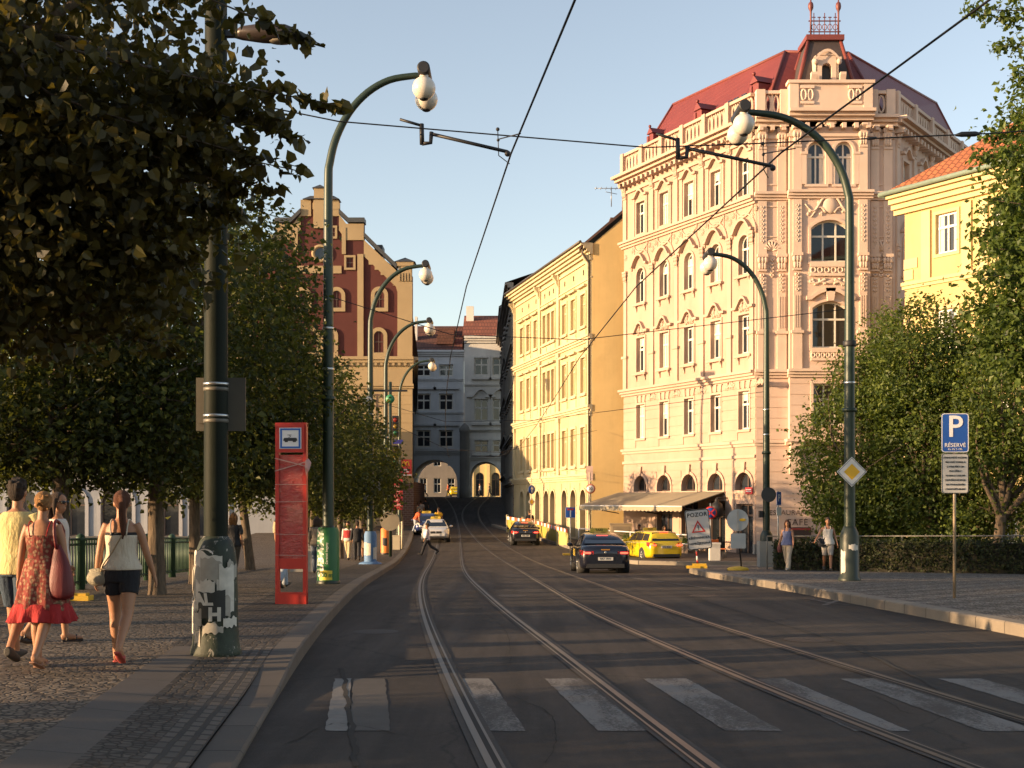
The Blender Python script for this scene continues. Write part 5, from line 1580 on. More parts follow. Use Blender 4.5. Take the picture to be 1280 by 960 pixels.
def tree(label, x, y, h0, rt, ells, n, size, mat, seed, group, cat='tree', shape='kite', up=.5, droop=.4, cl=.34, per=26, extra=None, lean=(0, 0), name='street_tree', z0=None, shell=.55):
    z = float(z0 if z0 is not None else G(y) + SW) - .03
    root = empty(name, (x, y, z), 0, label, cat, group)
    P, O = crown_points(ells, n, seed, cl, per, shell)
    if extra is not None: P = np.vstack([P, extra]); O = np.vstack([O, np.zeros_like(extra)])
    V, F = leaf_cloud(P, size, seed + 1, up, droop, O * .6, shape)
    V = V - np.array((x, y, z))
    fast_mesh('crown', V, F, mat, False, root)
    mb = MB(T(-x, -y, -z))
    rr = random.Random(seed)
    fk = np.array((x + lean[0], y + lean[1], z + h0))
    mb.tube([(x, y, z - .1), (x + .02, y, z + .12), (x + lean[0] * .4, y + lean[1] * .4, z + h0 * .5), fk], [rt * 1.5, rt * 1.1, rt * .92, rt * .85], 12, sub=4)
    for e in ells:
        for k in range(3):
            c = np.array(e[:3]) + np.array([rr.uniform(-.6, .6) * e[3], rr.uniform(-.6, .6) * e[4], rr.uniform(-.1, .7) * e[5]])
            Pn = limb(mb, fk - (0, 0, rr.uniform(0, .25)), c, rt * .55, rt * .12, rr.random())
            for q in range(3):
                c2 = Pn[2 + q % 3] + np.array([rr.uniform(-1, 1) * e[3] * .5, rr.uniform(-1, 1) * e[4] * .5, rr.uniform(-.4, .5) * e[5]])
                limb(mb, Pn[2 + q % 3], c2, rt * .16, rt * .04, rr.random(), 4)
    mb.build('trunk', M_BARK, root)
    return root

GT = 'trees along the riverside pavement'
# the near linden whose boughs hang into the picture from the left
sprays = [((400, 55), 8.8), ((423, 132), 8.6), ((375, 172), 9.0), ((374, 214), 9.2), ((352, 240), 9.3), ((300, 268), 9.6), ((345, 118), 8.8), ((330, 200), 9.0), ((262, 285), 9.6), ((250, 330), 9.8), ((240, 400), 10.0), ((225, 440), 10.2), ((345, 150), 8.9), ((310, 130), 9.0), ((330, 250), 9.4), ((285, 190), 9.2)]
ex = []
_r = np.random.default_rng(5)
tips = []
for (X, Y), D in sprays:
    tip = np.array((wx(X, D), D, wz(Y, D)))
    st = tip + np.array((-1.15 - .35 * _r.random(), .35 * _r.normal(), .28 + .25 * _r.random()))
    tips.append((st, tip))
    t = _r.random(130) ** .8
    ex.append(st + (tip - st) * t[:, None] + _r.normal(size=(130, 3)) * (.085 * (1.25 - t))[:, None])
near = tree('nearest linden with dark broad leaves hanging into the picture above the strolling women', -6.4, 9.2, 2.9, .2,
            [(-5.35, 9.9, 6.0, 2.7, 2.6, 2.4), (-3.3, 9.6, 4.95, 1.3, 1.5, 1.5), (-4.4, 10.3, 4.0, 1.9, 1.8, 1.0), (-3.1, 9.5, 4.2, .9, 1.1, .9), (-3.9, 10.3, 3.6, 1.3, 1.3, .7), (-5.2, 10.0, 3.7, 1.4, 1.6, .9)], 38000, .076, M_LEAFN, 11, GT, shape='full', up=.25, droop=.9, cl=.22, per=30, extra=np.vstack(ex), shell=.35)
mb = MB(T(*[-c for c in near.location]))
for i, (a, b) in enumerate(tips):
    mb.tube([(-4.0, 9.6, 5.0), (a + (-4.0, 9.6, 5.0)) / 2 + (0, 0, .25), a, b], [.03, .018, .009, .004], 5, sub=3)
mb.build('twigs', M_BARK, near)
near['label'] = 'nearest linden whose dark broad leaves hang across the upper left of the picture'

def mt(label, X, D, h0, rt, ells, n, size, seed, mat=None, **k):
    x = wx(X, D)
    return tree(label, x, D, h0, rt, [(x + a, D + b, c + float(G(D)), d, e, f) for a, b, c, d, e, f in ells], n, size, mat or M_LEAFM, seed, GT, cl=k.pop('cl', .3), **k)
mt('forked linden with a thick trunk between the woman in black shorts and the postered column', 195, 25.0, 2.7, .17, [(-1.6, 0, 5.6, 2.8, 2.4, 2.9), (.5, .6, 6.0, 2.6, 2.3, 3.0), (-.6, -.6, 3.7, 2.9, 2.0, 1.3), (-2.2, -.3, 3.3, 1.6, 1.6, .9), (-.2, -.4, 2.75, 2.6, 1.6, .6)], 26000, .115, 21)
mt('linden with a slender trunk seen directly left of the tall postered column', 243, 30.0, 2.6, .14, [(.3, 0, 5.7, 2.6, 2.6, 3.3), (1.3, .5, 4.8, 1.7, 2.0, 2.6), (.6, 0, 3.7, 2.3, 2.0, 1.5), (1.2, 0, 3.1, 1.5, 1.5, .8), (.4, 0, 2.8, 2.3, 1.6, .6), (1.1, 0, 6.6, 1.6, 1.8, 2.0)], 36000, .115, 22)
mt('linden with its trunk half hidden behind the strolling couple on the left', 76, 23.5, 2.6, .17, [(-.8, 0, 5.2, 3.0, 2.4, 2.8), (.9, .5, 4.3, 2.2, 2.2, 1.8), (.2, 0, 3.3, 2.4, 1.6, .9), (-1.5, 0, 3.2, 1.8, 1.6, .8), (-.3, 0, 2.7, 2.4, 1.5, .55)], 21000, .115, 23)
mt('linden with two leaning stems behind the red stop pillar', 312, 43.0, 2.4, .16, [(.6, 0, 5.6, 2.9, 2.8, 3.4), (-1.6, 0, 4.8, 2.6, 2.4, 2.8), (1.8, 0, 4.4, 2.4, 2.0, 2.2), (.6, 0, 3.2, 2.6, 2, 1.1)], 15000, .14, 24, lean=(-.25, 0))
mt('linden with its crown behind the first arched lamp and its green advertising foot', 392, 50.0, 2.5, .16, [(.2, 0, 5.0, 2.6, 2.6, 3.2), (1.1, 0, 3.8, 2.1, 2.0, 1.9)], 11000, .15, 25)
mt('small linden with its crown touching the second arched lamp post', 425, 60.0, 2.5, .15, [(.3, 0, 4.4, 2.5, 2.6, 2.7), (1.4, 0, 3.7, 1.8, 2.0, 1.6)], 7000, .17, 26)
mt('farthest linden of the row, its crown against the brick corner of the gabled house', 452, 72.0, 2.5, .15, [(.0, 0, 4.6, 2.3, 2.4, 2.6)], 4500, .19, 27)
# riverside row beyond the railing, its shadows fall over the street
for i, (x, y, s) in enumerate(((-15.5, 36, 1.0), (-16.5, 29, 1.05), (-18, 44, 1.0))):
    tree(('tall riverside linden behind the green railing, left of the postered column', 'broad riverside linden behind the green railing at the left edge', 'riverside linden behind the railing, far behind the red stop pillar')[i], x, y, 3.0, .18, [(x, y, 5.6, 2.9 * s, 2.9, 3.2), (x + 1.2, y - 1, 4.0, 2.2, 2.2, 1.9), (x, y, 2.9, 2.4, 2.0, 1.0)], 9000, .16, M_LEAFM, 40 + i, GT, cl=.3)
# unseen trees added left of the view: one mass placed to shade the street
tb, lv = MB(), []
_r = np.random.default_rng(17)
for (x, y, h, n, zc, rz) in [(-14, 6.3, 1.8, 2600, 4.4, 2.8), (-15, 2.6, 1.8, 2600, 4.4, 2.8), (-14.5, -1.5, 1.8, 2600, 4.4, 2.9), (-13, -6, 1.8, 2600, 4.4, 2.9), (-6.6, 2.2, 3.2, 2600, 6.2, 2.5), (-6.2, -4.5, 3.2, 2600, 6.2, 2.5)] + \
        [(-19.5 - 3.5 * _r.random(), yy + .5 * _r.normal(), 2.6, 950, 4.6 + .3 * _r.random(), 2.1) for yy in (12.4, 13.9, 15.6, 17.4, 18.6)] + [(-21, 4, 2.2, 1500, 4.5, 2.5)]:
    z = float(G(y)) + SW
    tb.tube([(x, y, z - .1), (x + .1 * _r.normal(), y, z + 1.5), (x, y, z + h), (x + .3 * _r.normal(), y + .3 * _r.normal(), z + zc)], [.24, .16, .15, .05], 8, sub=3)
    for k in range(5): tb.tube([(x, y, z + h - .2), (x + 1.5 * _r.normal(), y + 1.2 * _r.normal(), z + zc + .6 * _r.normal())], [.07, .02], 6)
    lv.append(crown_points([(x, y, z + zc, 2.4, 1.9, rz), (x + .8, y + .3, z + zc - rz * .62, 1.9, 1.6, rz * .42)], n, int(1000 + x * 7 + y * 13), .3, 20, .5)[0])
P = np.vstack(lv)
V, F = leaf_cloud(P, .24, 99, .4, .4, None)
tl_ = empty('added_shade_trees', (-20, 10, 0), 0, 'riverside lindens to the left of the picture that shade the street', 'trees', None, 'stuff')
fast_mesh('foliage', V - np.array((-20, 10, 0)), F, M_LEAFM, False, tl_)
tb.M = None
tr_ = tb.build('trunks', M_BARK, tl_); tr_.location = (20, -10, 0)
for o_ in tl_.children: o_['kind'] = 'stuff'

# park at the right
GP = 'trees of the small park'
def pt(label, X, D, h0, rt, ells, n, size, seed, mat, **k):
    x = wx(X, D)
    return tree(label, x, D, h0, rt, [(x + a, D + b, c + float(G(D)), d, e, f) for a, b, c, d, e, f in ells], n, size, mat, seed, GP, name='park_tree', **k)
pt('bushy dark green park tree between the tall right lamp and the cafe corner', 1085, 46.0, 1.2, .16, [(.0, 0, 4.2, 2.7, 2.2, 3.0), (-.6, 0, 2.8, 1.5, 2.0, 1.8), (.9, .3, 6.4, 1.7, 1.6, 2.0), (-.3, 0, 6.8, 1.1, 1.2, 1.4), (1.0, 0, 2.6, 1.8, 1.6, 1.8), (.0, 0, 1.6, 1.6, 1.4, 1.2), (.5, 0, 7.7, 1.1, 1.2, 1.7), (1.3, .2, 7.3, 1.2, 1.3, 1.5)], 42000, .12, 31, M_LEAFG, cl=.26)
pt('dark green park tree right behind the blue reserved parking sign', 1165, 44.0, 1.3, .17, [(.2, 0, 4.0, 2.6, 2.3, 3.0), (-.4, 0, 6.4, 1.9, 1.6, 2.3), (1.3, 0, 5.8, 2.0, 1.8, 2.4), (0, -.3, 2.2, 2.5, 1.6, 1.6), (1.8, 0, 2.6, 1.6, 1.4, 1.5), (-.3, 0, 7.7, 1.6, 1.5, 2.0), (.9, .2, 7.2, 1.6, 1.5, 2.0)], 44000, .12, 32, M_LEAFG, cl=.26)
pt('leaning park tree with bare low branches at the right edge', 1246, 41.0, 1.9, .19, [(1.5, 0, 5.4, 2.4, 2.0, 2.4), (.3, .2, 5.6, 1.7, 1.6, 2.2), (2.5, 0, 3.6, 1.7, 1.6, 1.6), (-.6, 0, 4.0, 1.2, 1.4, 1.2), (.5, .6, 1.6, 2.2, 1.2, 1.0)], 22000, .12, 33, M_LEAFG, lean=(.15, 0), cl=.26)
# bright ash at the right edge of the picture: sprays reach left over the villa roof
_r = np.random.default_rng(9)
ex = []
ashs = [((1205, 12), 26), ((1240, 60), 26), ((1262, 95), 26), ((1230, 170), 27), ((1222, 195), 27), ((1250, 190), 26), ((1215, 292), 27), ((1208, 385), 27), ((1222, 345), 26), ((1240, 250), 26), ((1225, 430), 27), ((1250, 20), 26), ((1235, 310), 26), ((1270, 140), 26), ((1246, 400), 26)]
tips2 = []
for (X, Y), D in ashs:
    tip = np.array((wx(X, D), D, wz(Y, D))); st = tip + np.array((1.5 + .4 * _r.random(), .5 * _r.normal(), -.3 + .5 * _r.random()))
    tips2.append((st, tip)); t = _r.random(260) ** .9
    ex.append(st + (tip - st) * t[:, None] + _r.normal(size=(260, 3)) * (.22 * (1.3 - t))[:, None])
bx = wx(1335, 27)
ash = tree('tall bright green ash whose boughs hang in from the right edge', bx, 27.0, 3.2, .22, [(bx + .3, 27, 9.0, 1.75, 1.9, 2.6), (bx + .0, 27, 6.3, 1.75, 1.8, 2.2), (bx + .3, 27, 4.4, 1.4, 1.5, 1.1), (bx - .5, 27, 5.7, 1.35, 1.6, 1.5), (bx - .2, 27, 7.6, 1.3, 1.6, 1.6), (bx + 1.4, 27, 11.5, 1.5, 1.8, 2.2)], 36000, .12, M_LEAFB, 61, GP, name='park_tree', extra=np.vstack(ex), cl=.3)
mb = MB(T(*[-c for c in ash.location]))
for a, b in tips2: mb.tube([(bx, 27, max(3.4, b[2] - 1.2)), (a + (bx, 27, a[2])) / 2, a, b], [.05, .035, .02, .006], 5, sub=3)
mb.build('twigs', M_BARK, ash)

# hedge along the back of the right pavement, with its railing
def hedge_y(x): return np.interp(x, [8.6, 10, 16, 30], [43.5, 42.0, 37.0, 30.0])
r = np.random.default_rng(77)
n = 15000
hx = 8.9 + (22 - 8.9) * r.random(n); hd = .75 * r.random(n) ** 1.6
hh = 1.02 * r.random(n) ** .8 + .03 * r.normal(size=n)
hyv = hedge_y(hx) + hd
hzv = np.array([G(a) for a in hyv]) + SW + hh
P = np.column_stack([hx, hyv, hzv])
V, F = leaf_cloud(P, .085, 5, .2, 0, np.tile((0, -.9, .2), (n, 1)))
hr = empty('hedge', (9, 42.5, float(G(42)) + SW), 0, 'clipped dark green hedge behind a thin railing along the park pavement', 'hedge')
c = np.array(hr.location)
fast_mesh('foliage', V - c, F, leafmat('hedge_leaf', (0.012, 0.018, 0.006), (0.03, 0.04, 0.012), (0.07, 0.075, 0.02), .25), False, hr)
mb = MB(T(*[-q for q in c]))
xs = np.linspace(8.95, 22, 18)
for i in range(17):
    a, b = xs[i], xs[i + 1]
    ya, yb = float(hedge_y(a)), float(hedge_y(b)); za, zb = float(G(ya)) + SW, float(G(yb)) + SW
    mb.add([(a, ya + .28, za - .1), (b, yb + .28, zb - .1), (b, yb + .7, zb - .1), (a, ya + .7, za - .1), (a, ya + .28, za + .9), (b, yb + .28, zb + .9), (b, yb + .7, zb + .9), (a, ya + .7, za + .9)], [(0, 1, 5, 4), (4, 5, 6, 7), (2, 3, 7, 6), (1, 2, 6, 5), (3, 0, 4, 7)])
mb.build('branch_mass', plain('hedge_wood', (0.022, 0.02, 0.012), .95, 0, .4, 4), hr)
M_RAILG = plain('weathered_rail', (0.15, 0.14, 0.12), .5, .3, .2, 3)
fr = empty('hedge_railing', (9, 42, float(G(42)) + SW), 0, 'thin grey metal railing running along the top of the hedge', 'railing')
c = np.array(fr.location)
mb = MB(T(*[-q for q in c]))
xs = np.linspace(8.75, 22, 12)
Pt = [(x, float(hedge_y(x)) + .55, float(G(hedge_y(x))) + SW + 1.12) for x in xs]
mb.tube(Pt, .022, 6); mb.tube([(x, y, z - .95) for x, y, z in Pt], .015, 5)
mb.build('top_rail', M_RAILG, fr)
for x, y, z in Pt:
    mb = MB(T(*[-q for q in c])); mb.tube([(x, y, z - 1.14), (x, y, z)], .02, 6); mb.build('post', M_RAILG, fr)
# ================================================================ STREET FURNITURE
FACE = RX(PI / 2)                       # text standing upright, facing -y
M_POLE = plain('green_pole_paint', (0.022, 0.038, 0.024), .42, .1, .3, 4, .15)
M_POLED = plain('dark_pole_paint', (0.022, 0.03, 0.022), .45, .1, .3, 4, .15)
M_OPAL = plain('opal_globe', (0.62, 0.56, 0.48), .25, 0, .06, 2)
M_IRON = plain('dark_iron', (0.03, 0.03, 0.032), .5, .4, .2, 5)
M_STEEL = plain('galvanised', (0.34, 0.34, 0.33), .4, .6, .15, 3)
M_SIGNB = plain('sign_blue', (0.012, 0.075, 0.33), .4, 0, .06)
M_SIGNW = plain('sign_white', (.75, .72, .68), .5, 0, .06)
M_SIGNY = plain('sign_yellow', (.80, .45, .02), .4, 0, .06)
M_SIGNBK = plain('sign_back_grey', (0.33, 0.33, 0.32), .45, .4, .15, 3)
M_BLACK = plain('black_print', (0.02, 0.02, 0.02), .6)
M_STONE = plain('stone_block', (0.36, 0.33, 0.28), .85, 0, .2, 2.5, .3)
M_YBASE = plain('yellow_rubber', (0.62, 0.38, 0.03), .55, 0, .15, 5, .2)
M_CLAMP = plain('steel_band', (.55, .55, .53), .3, .9)

def street_lamp(x, y, h, sgn, label, reach=2.2, pole_mat=None, base=None, group='arched street lamps', zoff=SW, scale=1.0, pb=.135):
    z = float(G(y)) + zoff
    root = empty('street_lamp', (x, y, z), 0, label, 'street lamp', group)
    mb = MB()
    c = h * .79
    P = [(0, 0, .0), (0, 0, h * .35), (0, 0, h * .6), (0, 0, c)]
    for t in (.12, .28, .46, .64, .82, 1.0):
        a = t * PI / 2
        P.append((sgn * reach * (1 - math.cos(a)) * .92 , 0, c + (h - c) * math.sin(a)))
    P.append((sgn * reach, 0, h))
    mb.tube(P, [pb, pb * .95, pb * .85, pb * .76, pb * .72, pb * .7, pb * .67, pb * .64, pb * .6, pb * .56, pb * .52], 12, sub=4)
    mb.lathe([(pb * 1.25, h * .36), (pb * 1.25, h * .36 + .1)], 12)
    mb.build('pole', pole_mat or M_POLE, root)
    for q in (.42, .5): 
        mb = MB(); mb.lathe([(pb * .97, h * q), (pb * 1.02, h * q + .01), (pb * 1.02, h * q + .05), (pb * .97, h * q + .06)], 12); mb.build('steel_band', M_CLAMP, root)
    mb = MB(); mb.lathe([(.28, -.05), (.28, .06), (.24, .1), (.235, 1.12), (.22, 1.2), (.17, 1.3), (pb, 1.36)], 20); base_o = mb.build('base', M_POLED, root)
    hx = sgn * (reach + .12)
    mb = MB(T(hx, 0, h) @ RX(PI / 2)); mb.lathe([(.12, -.62), (.15, -.6), (.15, .6), (.12, .62)], 16); mb.M = None
    mb.tube([(sgn * reach, 0, h), (hx, 0, h)], .09, 8)
    hd = mb.build('lamp_head', M_IRON, root)
    for s in (-1, 1):
        mb = MB(); mb.tube([(hx, s * .42, h - .12), (hx, s * .42, h - .22)], .1, 10); mb.ball((hx, s * .42, h - .42), .27, 20, 12); g = mb.build('globe', M_OPAL, root)
        mb = MB(); mb.lathe([(.06, h - .705), (.1, h - .685), (.11, h - .66)], 10, (hx, s * .42, 0)); mb.build('globe_cap', M_IRON, g)
    return root, base_o
def arc_patch(mb, r, a0, a1, z0, z1, seed, n=22, jag=.03):
    """paper pasted round a post: a curved sheet with torn edges"""
    rr = random.Random(seed)
    ph = [rr.uniform(0, 6.3) for _ in range(6)]
    def e(t, k): return jag * (.6 * math.sin(3.1 * t + ph[k]) + .35 * math.sin(8 * t + ph[k + 1]) + .25 * math.sin(19 * t + ph[k + 2]))
    V = []
    for i in range(n + 1):
        t = i / n; a = a0 + (a1 - a0) * t
        V += [(r * math.cos(a), r * math.sin(a), z0 + e(t, 0)), (r * math.cos(a), r * math.sin(a), z1 + e(t, 3))]
    mb.add(V, [(2 * i, 2 * i + 2, 2 * i + 3, 2 * i + 1) for i in range(n)], True)
def wrapped(r, a0, z0, vertical=False):
    """flat lettering -> round a post; reads left to right seen from outside, or upwards when vertical"""
    def f(x, y, z):
        if vertical: x, y = -y, x
        a = a0 + x / r
        return ((r + z) * math.cos(a), (r + z) * math.sin(a), z0 + y)
    return f

lampsL = [((412, 730), 30.0, 11.9, 'first arched lamp of the left row, foot wrapped in a green and yellow advert'),
          ((464, 703), 52.0, 12.1, 'second arched lamp of the left row, foot wrapped in blue and white paper'),
          ((483, 690), 66.0, 12.0, 'third arched lamp of the left row with an orange advert round its foot'),
          ((500, 676), 88.5, 12.0, 'farthest arched lamp of the left row before the gabled house')]
LP = []
for (X, Y), D, h, lab in lampsL:
    LP.append(street_lamp(wx(X, D) - .03, D, h, 1, lab, 2.15))
R1 = street_lamp(wx(1062, 32.0), 32.0, 11.7, -1, 'tall arched lamp on the right pavement carrying the yellow diamond sign', 2.6, M_POLE, pb=.145)
R2 = street_lamp(wx(958, 48.0), 48.0, 11.7, -1, 'farther arched lamp on the right standing on a stone block near the cafe', 2.05)
# stone block under the second one
rt = R2[0]; rt.location.z += .0
mb = MB(); mb.box(-.3, .3, -.3, .3, -.02, .95); b = MB(); mb.build('stone_block', M_STONE, rt)
# adverts and paper on the feet
M_GREENAD = plain('advert_green', (0.02, 0.13, 0.035), .45, 0, .1)
M_YEL_AD = plain('advert_yellow', (.72, .55, .05), .5, 0, .1)
M_PAPER = plain('paper', (.58, .54, .47), .85, 0, .35, 11)
M_PAPER2 = plain('old_paper', (.36, .33, .28), .9, 0, .35, 9)
M_BLUEP = plain('blue_paper', (.10, .2, .38), .7, 0, .25, 8)
M_ORANGE = plain('advert_orange', (.72, .2, .03), .55, 0, .15, 8)
r0 = LP[0][0]
mb = MB(); mb.lathe([(.262, .05), (.262, 1.2), (.22, 1.32)], 24, caps=False); mb.build('advert', M_GREENAD, r0)
mesh_text('SUBWAY', .27, plain('advert_white', (.78, .75, .66), .5), r0, Matrix.Identity(4), fn=wrapped(.264, R(-125), .70, True), bold=.008, shear=.1)
mesh_text('čerstvé bagety', .085, plain('advert_white', (.78, .75, .66), .5), r0, Matrix.Identity(4), fn=wrapped(.264, R(-90), .72, True))
mb = MB(); arc_patch(mb, .266, R(-130), R(-62), .1, .32, 1, 9, 0); pa = mb.build('yellow_panel', M_YEL_AD, r0)
mesh_text('100 m', .14, M_GREENAD, r0, Matrix.Identity(4), fn=wrapped(.269, R(-96), .21), bold=.004)
r0 = LP[1][0]
mb = MB(); mb.lathe([(.256, .05), (.256, 1.2), (.21, 1.33)], 20, caps=False); mb.build('blue_wrap', M_BLUEP, r0)
mb = MB(); arc_patch(mb, .262, R(-165), R(-80), .35, .85, 2); arc_patch(mb, .262, R(-60), R(-15), .2, .7, 3); mb.build('paper_sheet', M_PAPER, r0)
mb = MB(); mb.lathe([(.5, -.02), (.44, .05), (.3, .1)], 16); mb.build('foot_plinth', M_BLUEP, r0)
r0 = LP[2][0]
mb = MB(); mb.lathe([(.26, .02), (.26, 1.3), (.2, 1.36)], 20, caps=False); mb.build('advert', M_ORANGE, r0)
mb = MB(); arc_patch(mb, .264, R(-125), R(-70), .45, .85, 4, 8, .02); mb.build('dark_emblem', M_BLACK, r0)
r0 = R1[0]
mb = MB(); arc_patch(mb, .24, R(-165), R(-130), .2, .75, 6); arc_patch(mb, .245, R(-110), R(-50), .78, .9, 7); mb.build('sticker', M_PAPER, r0)
mb = MB(); mb.box(-.28, -.1, -.2, .1, 4.2, 4.6) if 0 else mb.lathe([(.16, 5.85), (.17, 5.87), (.17, 5.97), (.16, 5.99)], 12); mb.build('clamp', M_IRON, r0)
# extra gear on the left lamp posts
r0 = LP[1][0]
mb = MB(); mb.box(-.28, .42, -.24, -.2, 2.6, 3.5); mb.box(-.33, -.28, -.23, -.21, 2.75, 2.85); mb.build('sign_back', M_SIGNBK, r0)
mb = MB(T(-.1, -.17, 6.6) @ RX(PI / 2)); mb.lathe([(.02, 0), (.2, .02), (.2, .06), (.02, .1)], 14); mb.build('round_mirror', M_OPAL, r0)
mb = MB(); mb.box(.12, 1.5, -.03, .03, 7.0, 7.08); mb.build('bracket', M_IRON, r0)

# traffic signal, banner and round sign on the third post area
tx, ty = wx(488, 63.0), 63.0; tz = float(G(ty)) + SW
sp = empty('signal_post', (tx, ty, tz), 0, 'slim signal post with red banner and back of a round sign before the brick corner', 'signal post')
mb = MB(); mb.tube([(0, 0, 0), (0, 0, 8.6)], .075, 8); mb.build('pole', M_POLE, sp)
for zc in (6.4, 4.95):
    mb = MB(); mb.box(.1, .42, -.15, .15, zc - .5, zc + .5)
    for k in range(3): mb.add([(.1 + .0, -.32, zc + .16 + (k - 1) * .32), (.42, -.32, zc + .16 + (k - 1) * .32), (.42, -.15, zc + .2 + (k - 1) * .32), (.1, -.15, zc + .2 + (k - 1) * .32)], [(0, 1, 2, 3)])
    t_ = mb.build('signal_head', M_IRON, sp)
    for k in range(3):
        mb = MB(T(.26, -.152, zc + (k - 1) * .32) @ RX(PI / 2)); mb.lathe([(.11, 0), (.09, .02), (.01, .03)], 12); mb.build('signal_lens', plain('lens_' + 'gyr'[k], ((.02, .1, .05), (.2, .12, .01), (.2, .02, .01))[k], .2), t_)
mb = MB(T(.0, -.1, 7.75) @ RX(PI / 2)); mb.lathe([(.02, 0), (.22, .02), (.22, .05), (.02, .06)], 14); mb.build('green_disc', plain('disc_green', (.03, .2, .09), .5), sp)
mb = MB(); mb.box(.12, .62, -.02, .0, 5.55, 5.75); mb.build('street_plate', plain('plate_blue', (.03, .03, .22), .5), sp)
mb = MB(); mb.box(-.34, -.1, -.15, .1, 4.3, 4.9); mb.build('control_box', M_SIGNBK, sp)
mb = MB(); mb.box(.12, .6, -.02, .01, 2.3, 4.2); bn = mb.build('banner', plain('banner_red', (.42, .04, .05), .6, 0, .1), sp)
mb = MB()
for k in range(7): mb.box(.2, .2 + (.32, .2, .3, .26, .34, .18, .3)[k], -.026, -.021, 2.5 + k * .23, 2.6 + k * .23)
mb.build('print', plain('faded_pink', (.6, .3, .3), .6), bn)
mb = MB(T(-.02, -.12, 1.75) @ RX(PI / 2)); mb.lathe([(.01, -.004), (.47, 0), (.48, .02), (.01, .03)], 24, smooth=False); mb.build('round_sign_back', plain('sign_back_tan', (.30, .26, .2), .5, .2, .15, 3), sp)

# the tall postered column with its road luminaire
px, py = wx(270, 13.8), 13.8
pz = float(pave(px, py)) - .01
col = empty('lamp_column', (px, py, pz), 0, 'tall green column with torn white posters round its thick foot in the left foreground', 'lamp column')
mb = MB(); mb.tube([(0, 0, 0), (0, 0, 2), (0, 0, 5), (0, 0, 9.5)], [.132, .128, .122, .112], 24, sub=2); mb.build('pole', plain('near_pole_paint', (.012, .016, .011), .6, .0, .4, 5, .2), col)
def torn():
    m, nt, b = nm('green_paint_grime')
    v = coords(nt, 'Object', (1, 1, .7))
    f = noise(nt, v, 5, 7, .7)
    c = mixc(nt, ramp(nt, f, [(.35, 0.0), (.6, 1.0)]), (.010, .014, .009), (.026, .038, .022))
    c = mixc(nt, ramp(nt, noise(nt, v, 13, 6, .75), [(.58, 0.0), (.64, 1.0)]), c, (.34, .31, .26))
    nt.links.new(c, b.inputs['Base Color']); b.inputs['Roughness'].default_value = .65
    bump(nt, b, f, .5, .02)
    return m
mb = MB(); mb.lathe([(.275, -.03), (.27, .05), (.25, .12), (.238, .3), (.225, .95), (.21, 1.12), (.175, 1.22), (.13, 1.28)], 32); mb.build('foot', torn(), col)
RB = lambda z: .238 - .018 * (z - .3) / .65
patches = [(-165, -60, .88, 1.10, 0), (-150, -100, .5, .9, 0), (-75, -25, .5, .8, 0), (-178, -140, .26, .5, 0), (-140, -118, .12, .3, 1), (-172, -135, .22, .60, 0), (-168, -120, .62, .98, 1), (-150, -95, .9, 1.06, 0), (-120, -62, .80, 1.04, 1), (-135, -80, .55, .82, 0), (-96, -40, .42, .62, 1), (-70, -28, .62, .98, 0), (-60, -20, .3, .40, 0), (-110, -60, .24, .34, 1), (-172, -150, .7, .9, 1), (-48, -15, .86, 1.0, 1), (-140, -112, .3, .5, 1)]
for i, (a0, a1, z0, z1, k) in enumerate(patches):
    mb = MB(); arc_patch(mb, RB(z0) + .004 + .0012 * i, R(a0), R(a1), z0, z1, 10 + i, 22, .04); mb.build('poster', M_PAPER2 if k else M_PAPER, col)
mb = MB(); arc_patch(mb, RB(.4) + .026, R(-122), R(-55), .40, .70, 31, 22, .02); mb.build('poster', plain('poster_black', (.02, .022, .02), .6, 0, .3, 9), col)
mesh_text('AL', .17, M_PAPER, col, Matrix.Identity(4), fn=wrapped(RB(.4) + .029, R(-106), .61), bold=.008, shear=-.15)
mesh_text('H', .19, M_PAPER, col, Matrix.Identity(4), fn=wrapped(RB(.4) + .029, R(-80), .45), bold=.01)
mb = MB()
th = np.linspace(0, 2 * PI, 17)[:-1]
for (a, z, w, h) in ((-112, 1.10, .095, .05),):
    mb.add([((.2 + .012) * math.cos(R(a) + w / .2 * math.cos(t)), (.2 + .012) * math.sin(R(a) + w / .2 * math.cos(t)), z + h * math.sin(t)) for t in th], [tuple(range(16))])
mb.build('oval_sticker', M_SIGNW, col)
mb = MB(); mb.box(.1, .34, -.04, .04, 6.66, 6.72); mb.build('lamp_arm', M_IRON, col)
mb = MB(T(.2, 0, 6.69))
rings = []
for x, hw, zt, zb in ((0, .05, .03, -.04), (.08, .1, .08, -.06), (.3, .13, .11, -.09), (.55, .14, .10, -.1), (.68, .11, .05, -.08), (.72, .05, .0, -.05)):
    rings.append([(x, hw * math.cos(t), (zt + zb) / 2 + (zt - zb) / 2 * math.sin(t)) for t in np.linspace(0, 2 * PI, 15)[:-1]])
mb.loft(rings); lh = mb.build('luminaire', plain('luminaire_brown', (.055, .04, .035), .4, .1), col)
mb = MB(T(.2, 0, 6.69)); mb.ball((.5, 0, -.075), (.15, .09, .03), 12, 8); mb.build('lens', plain('luminaire_lens', (.28, .24, .18), .2), lh)
mb = MB(); mb.box(-.25, .29, .14, .155, 2.42, 3.0); mb.box(-.22, -.12, .12, .16, 2.5, 2.55)
for zz in (2.86, 2.52): mb.lathe([(.131, zz - .02), (.134, zz - .018), (.134, zz + .018), (.131, zz + .02)], 20)
mb.build('sign_back', plain('sign_back_dull', (.12, .11, .09), .5, .2, .2, 4), col)
mb = MB()
for zz in (2.90, 2.56): mb.lathe([(.128, zz), (.137, zz), (.137, zz + .03), (.128, zz + .03)], 20, caps=False)
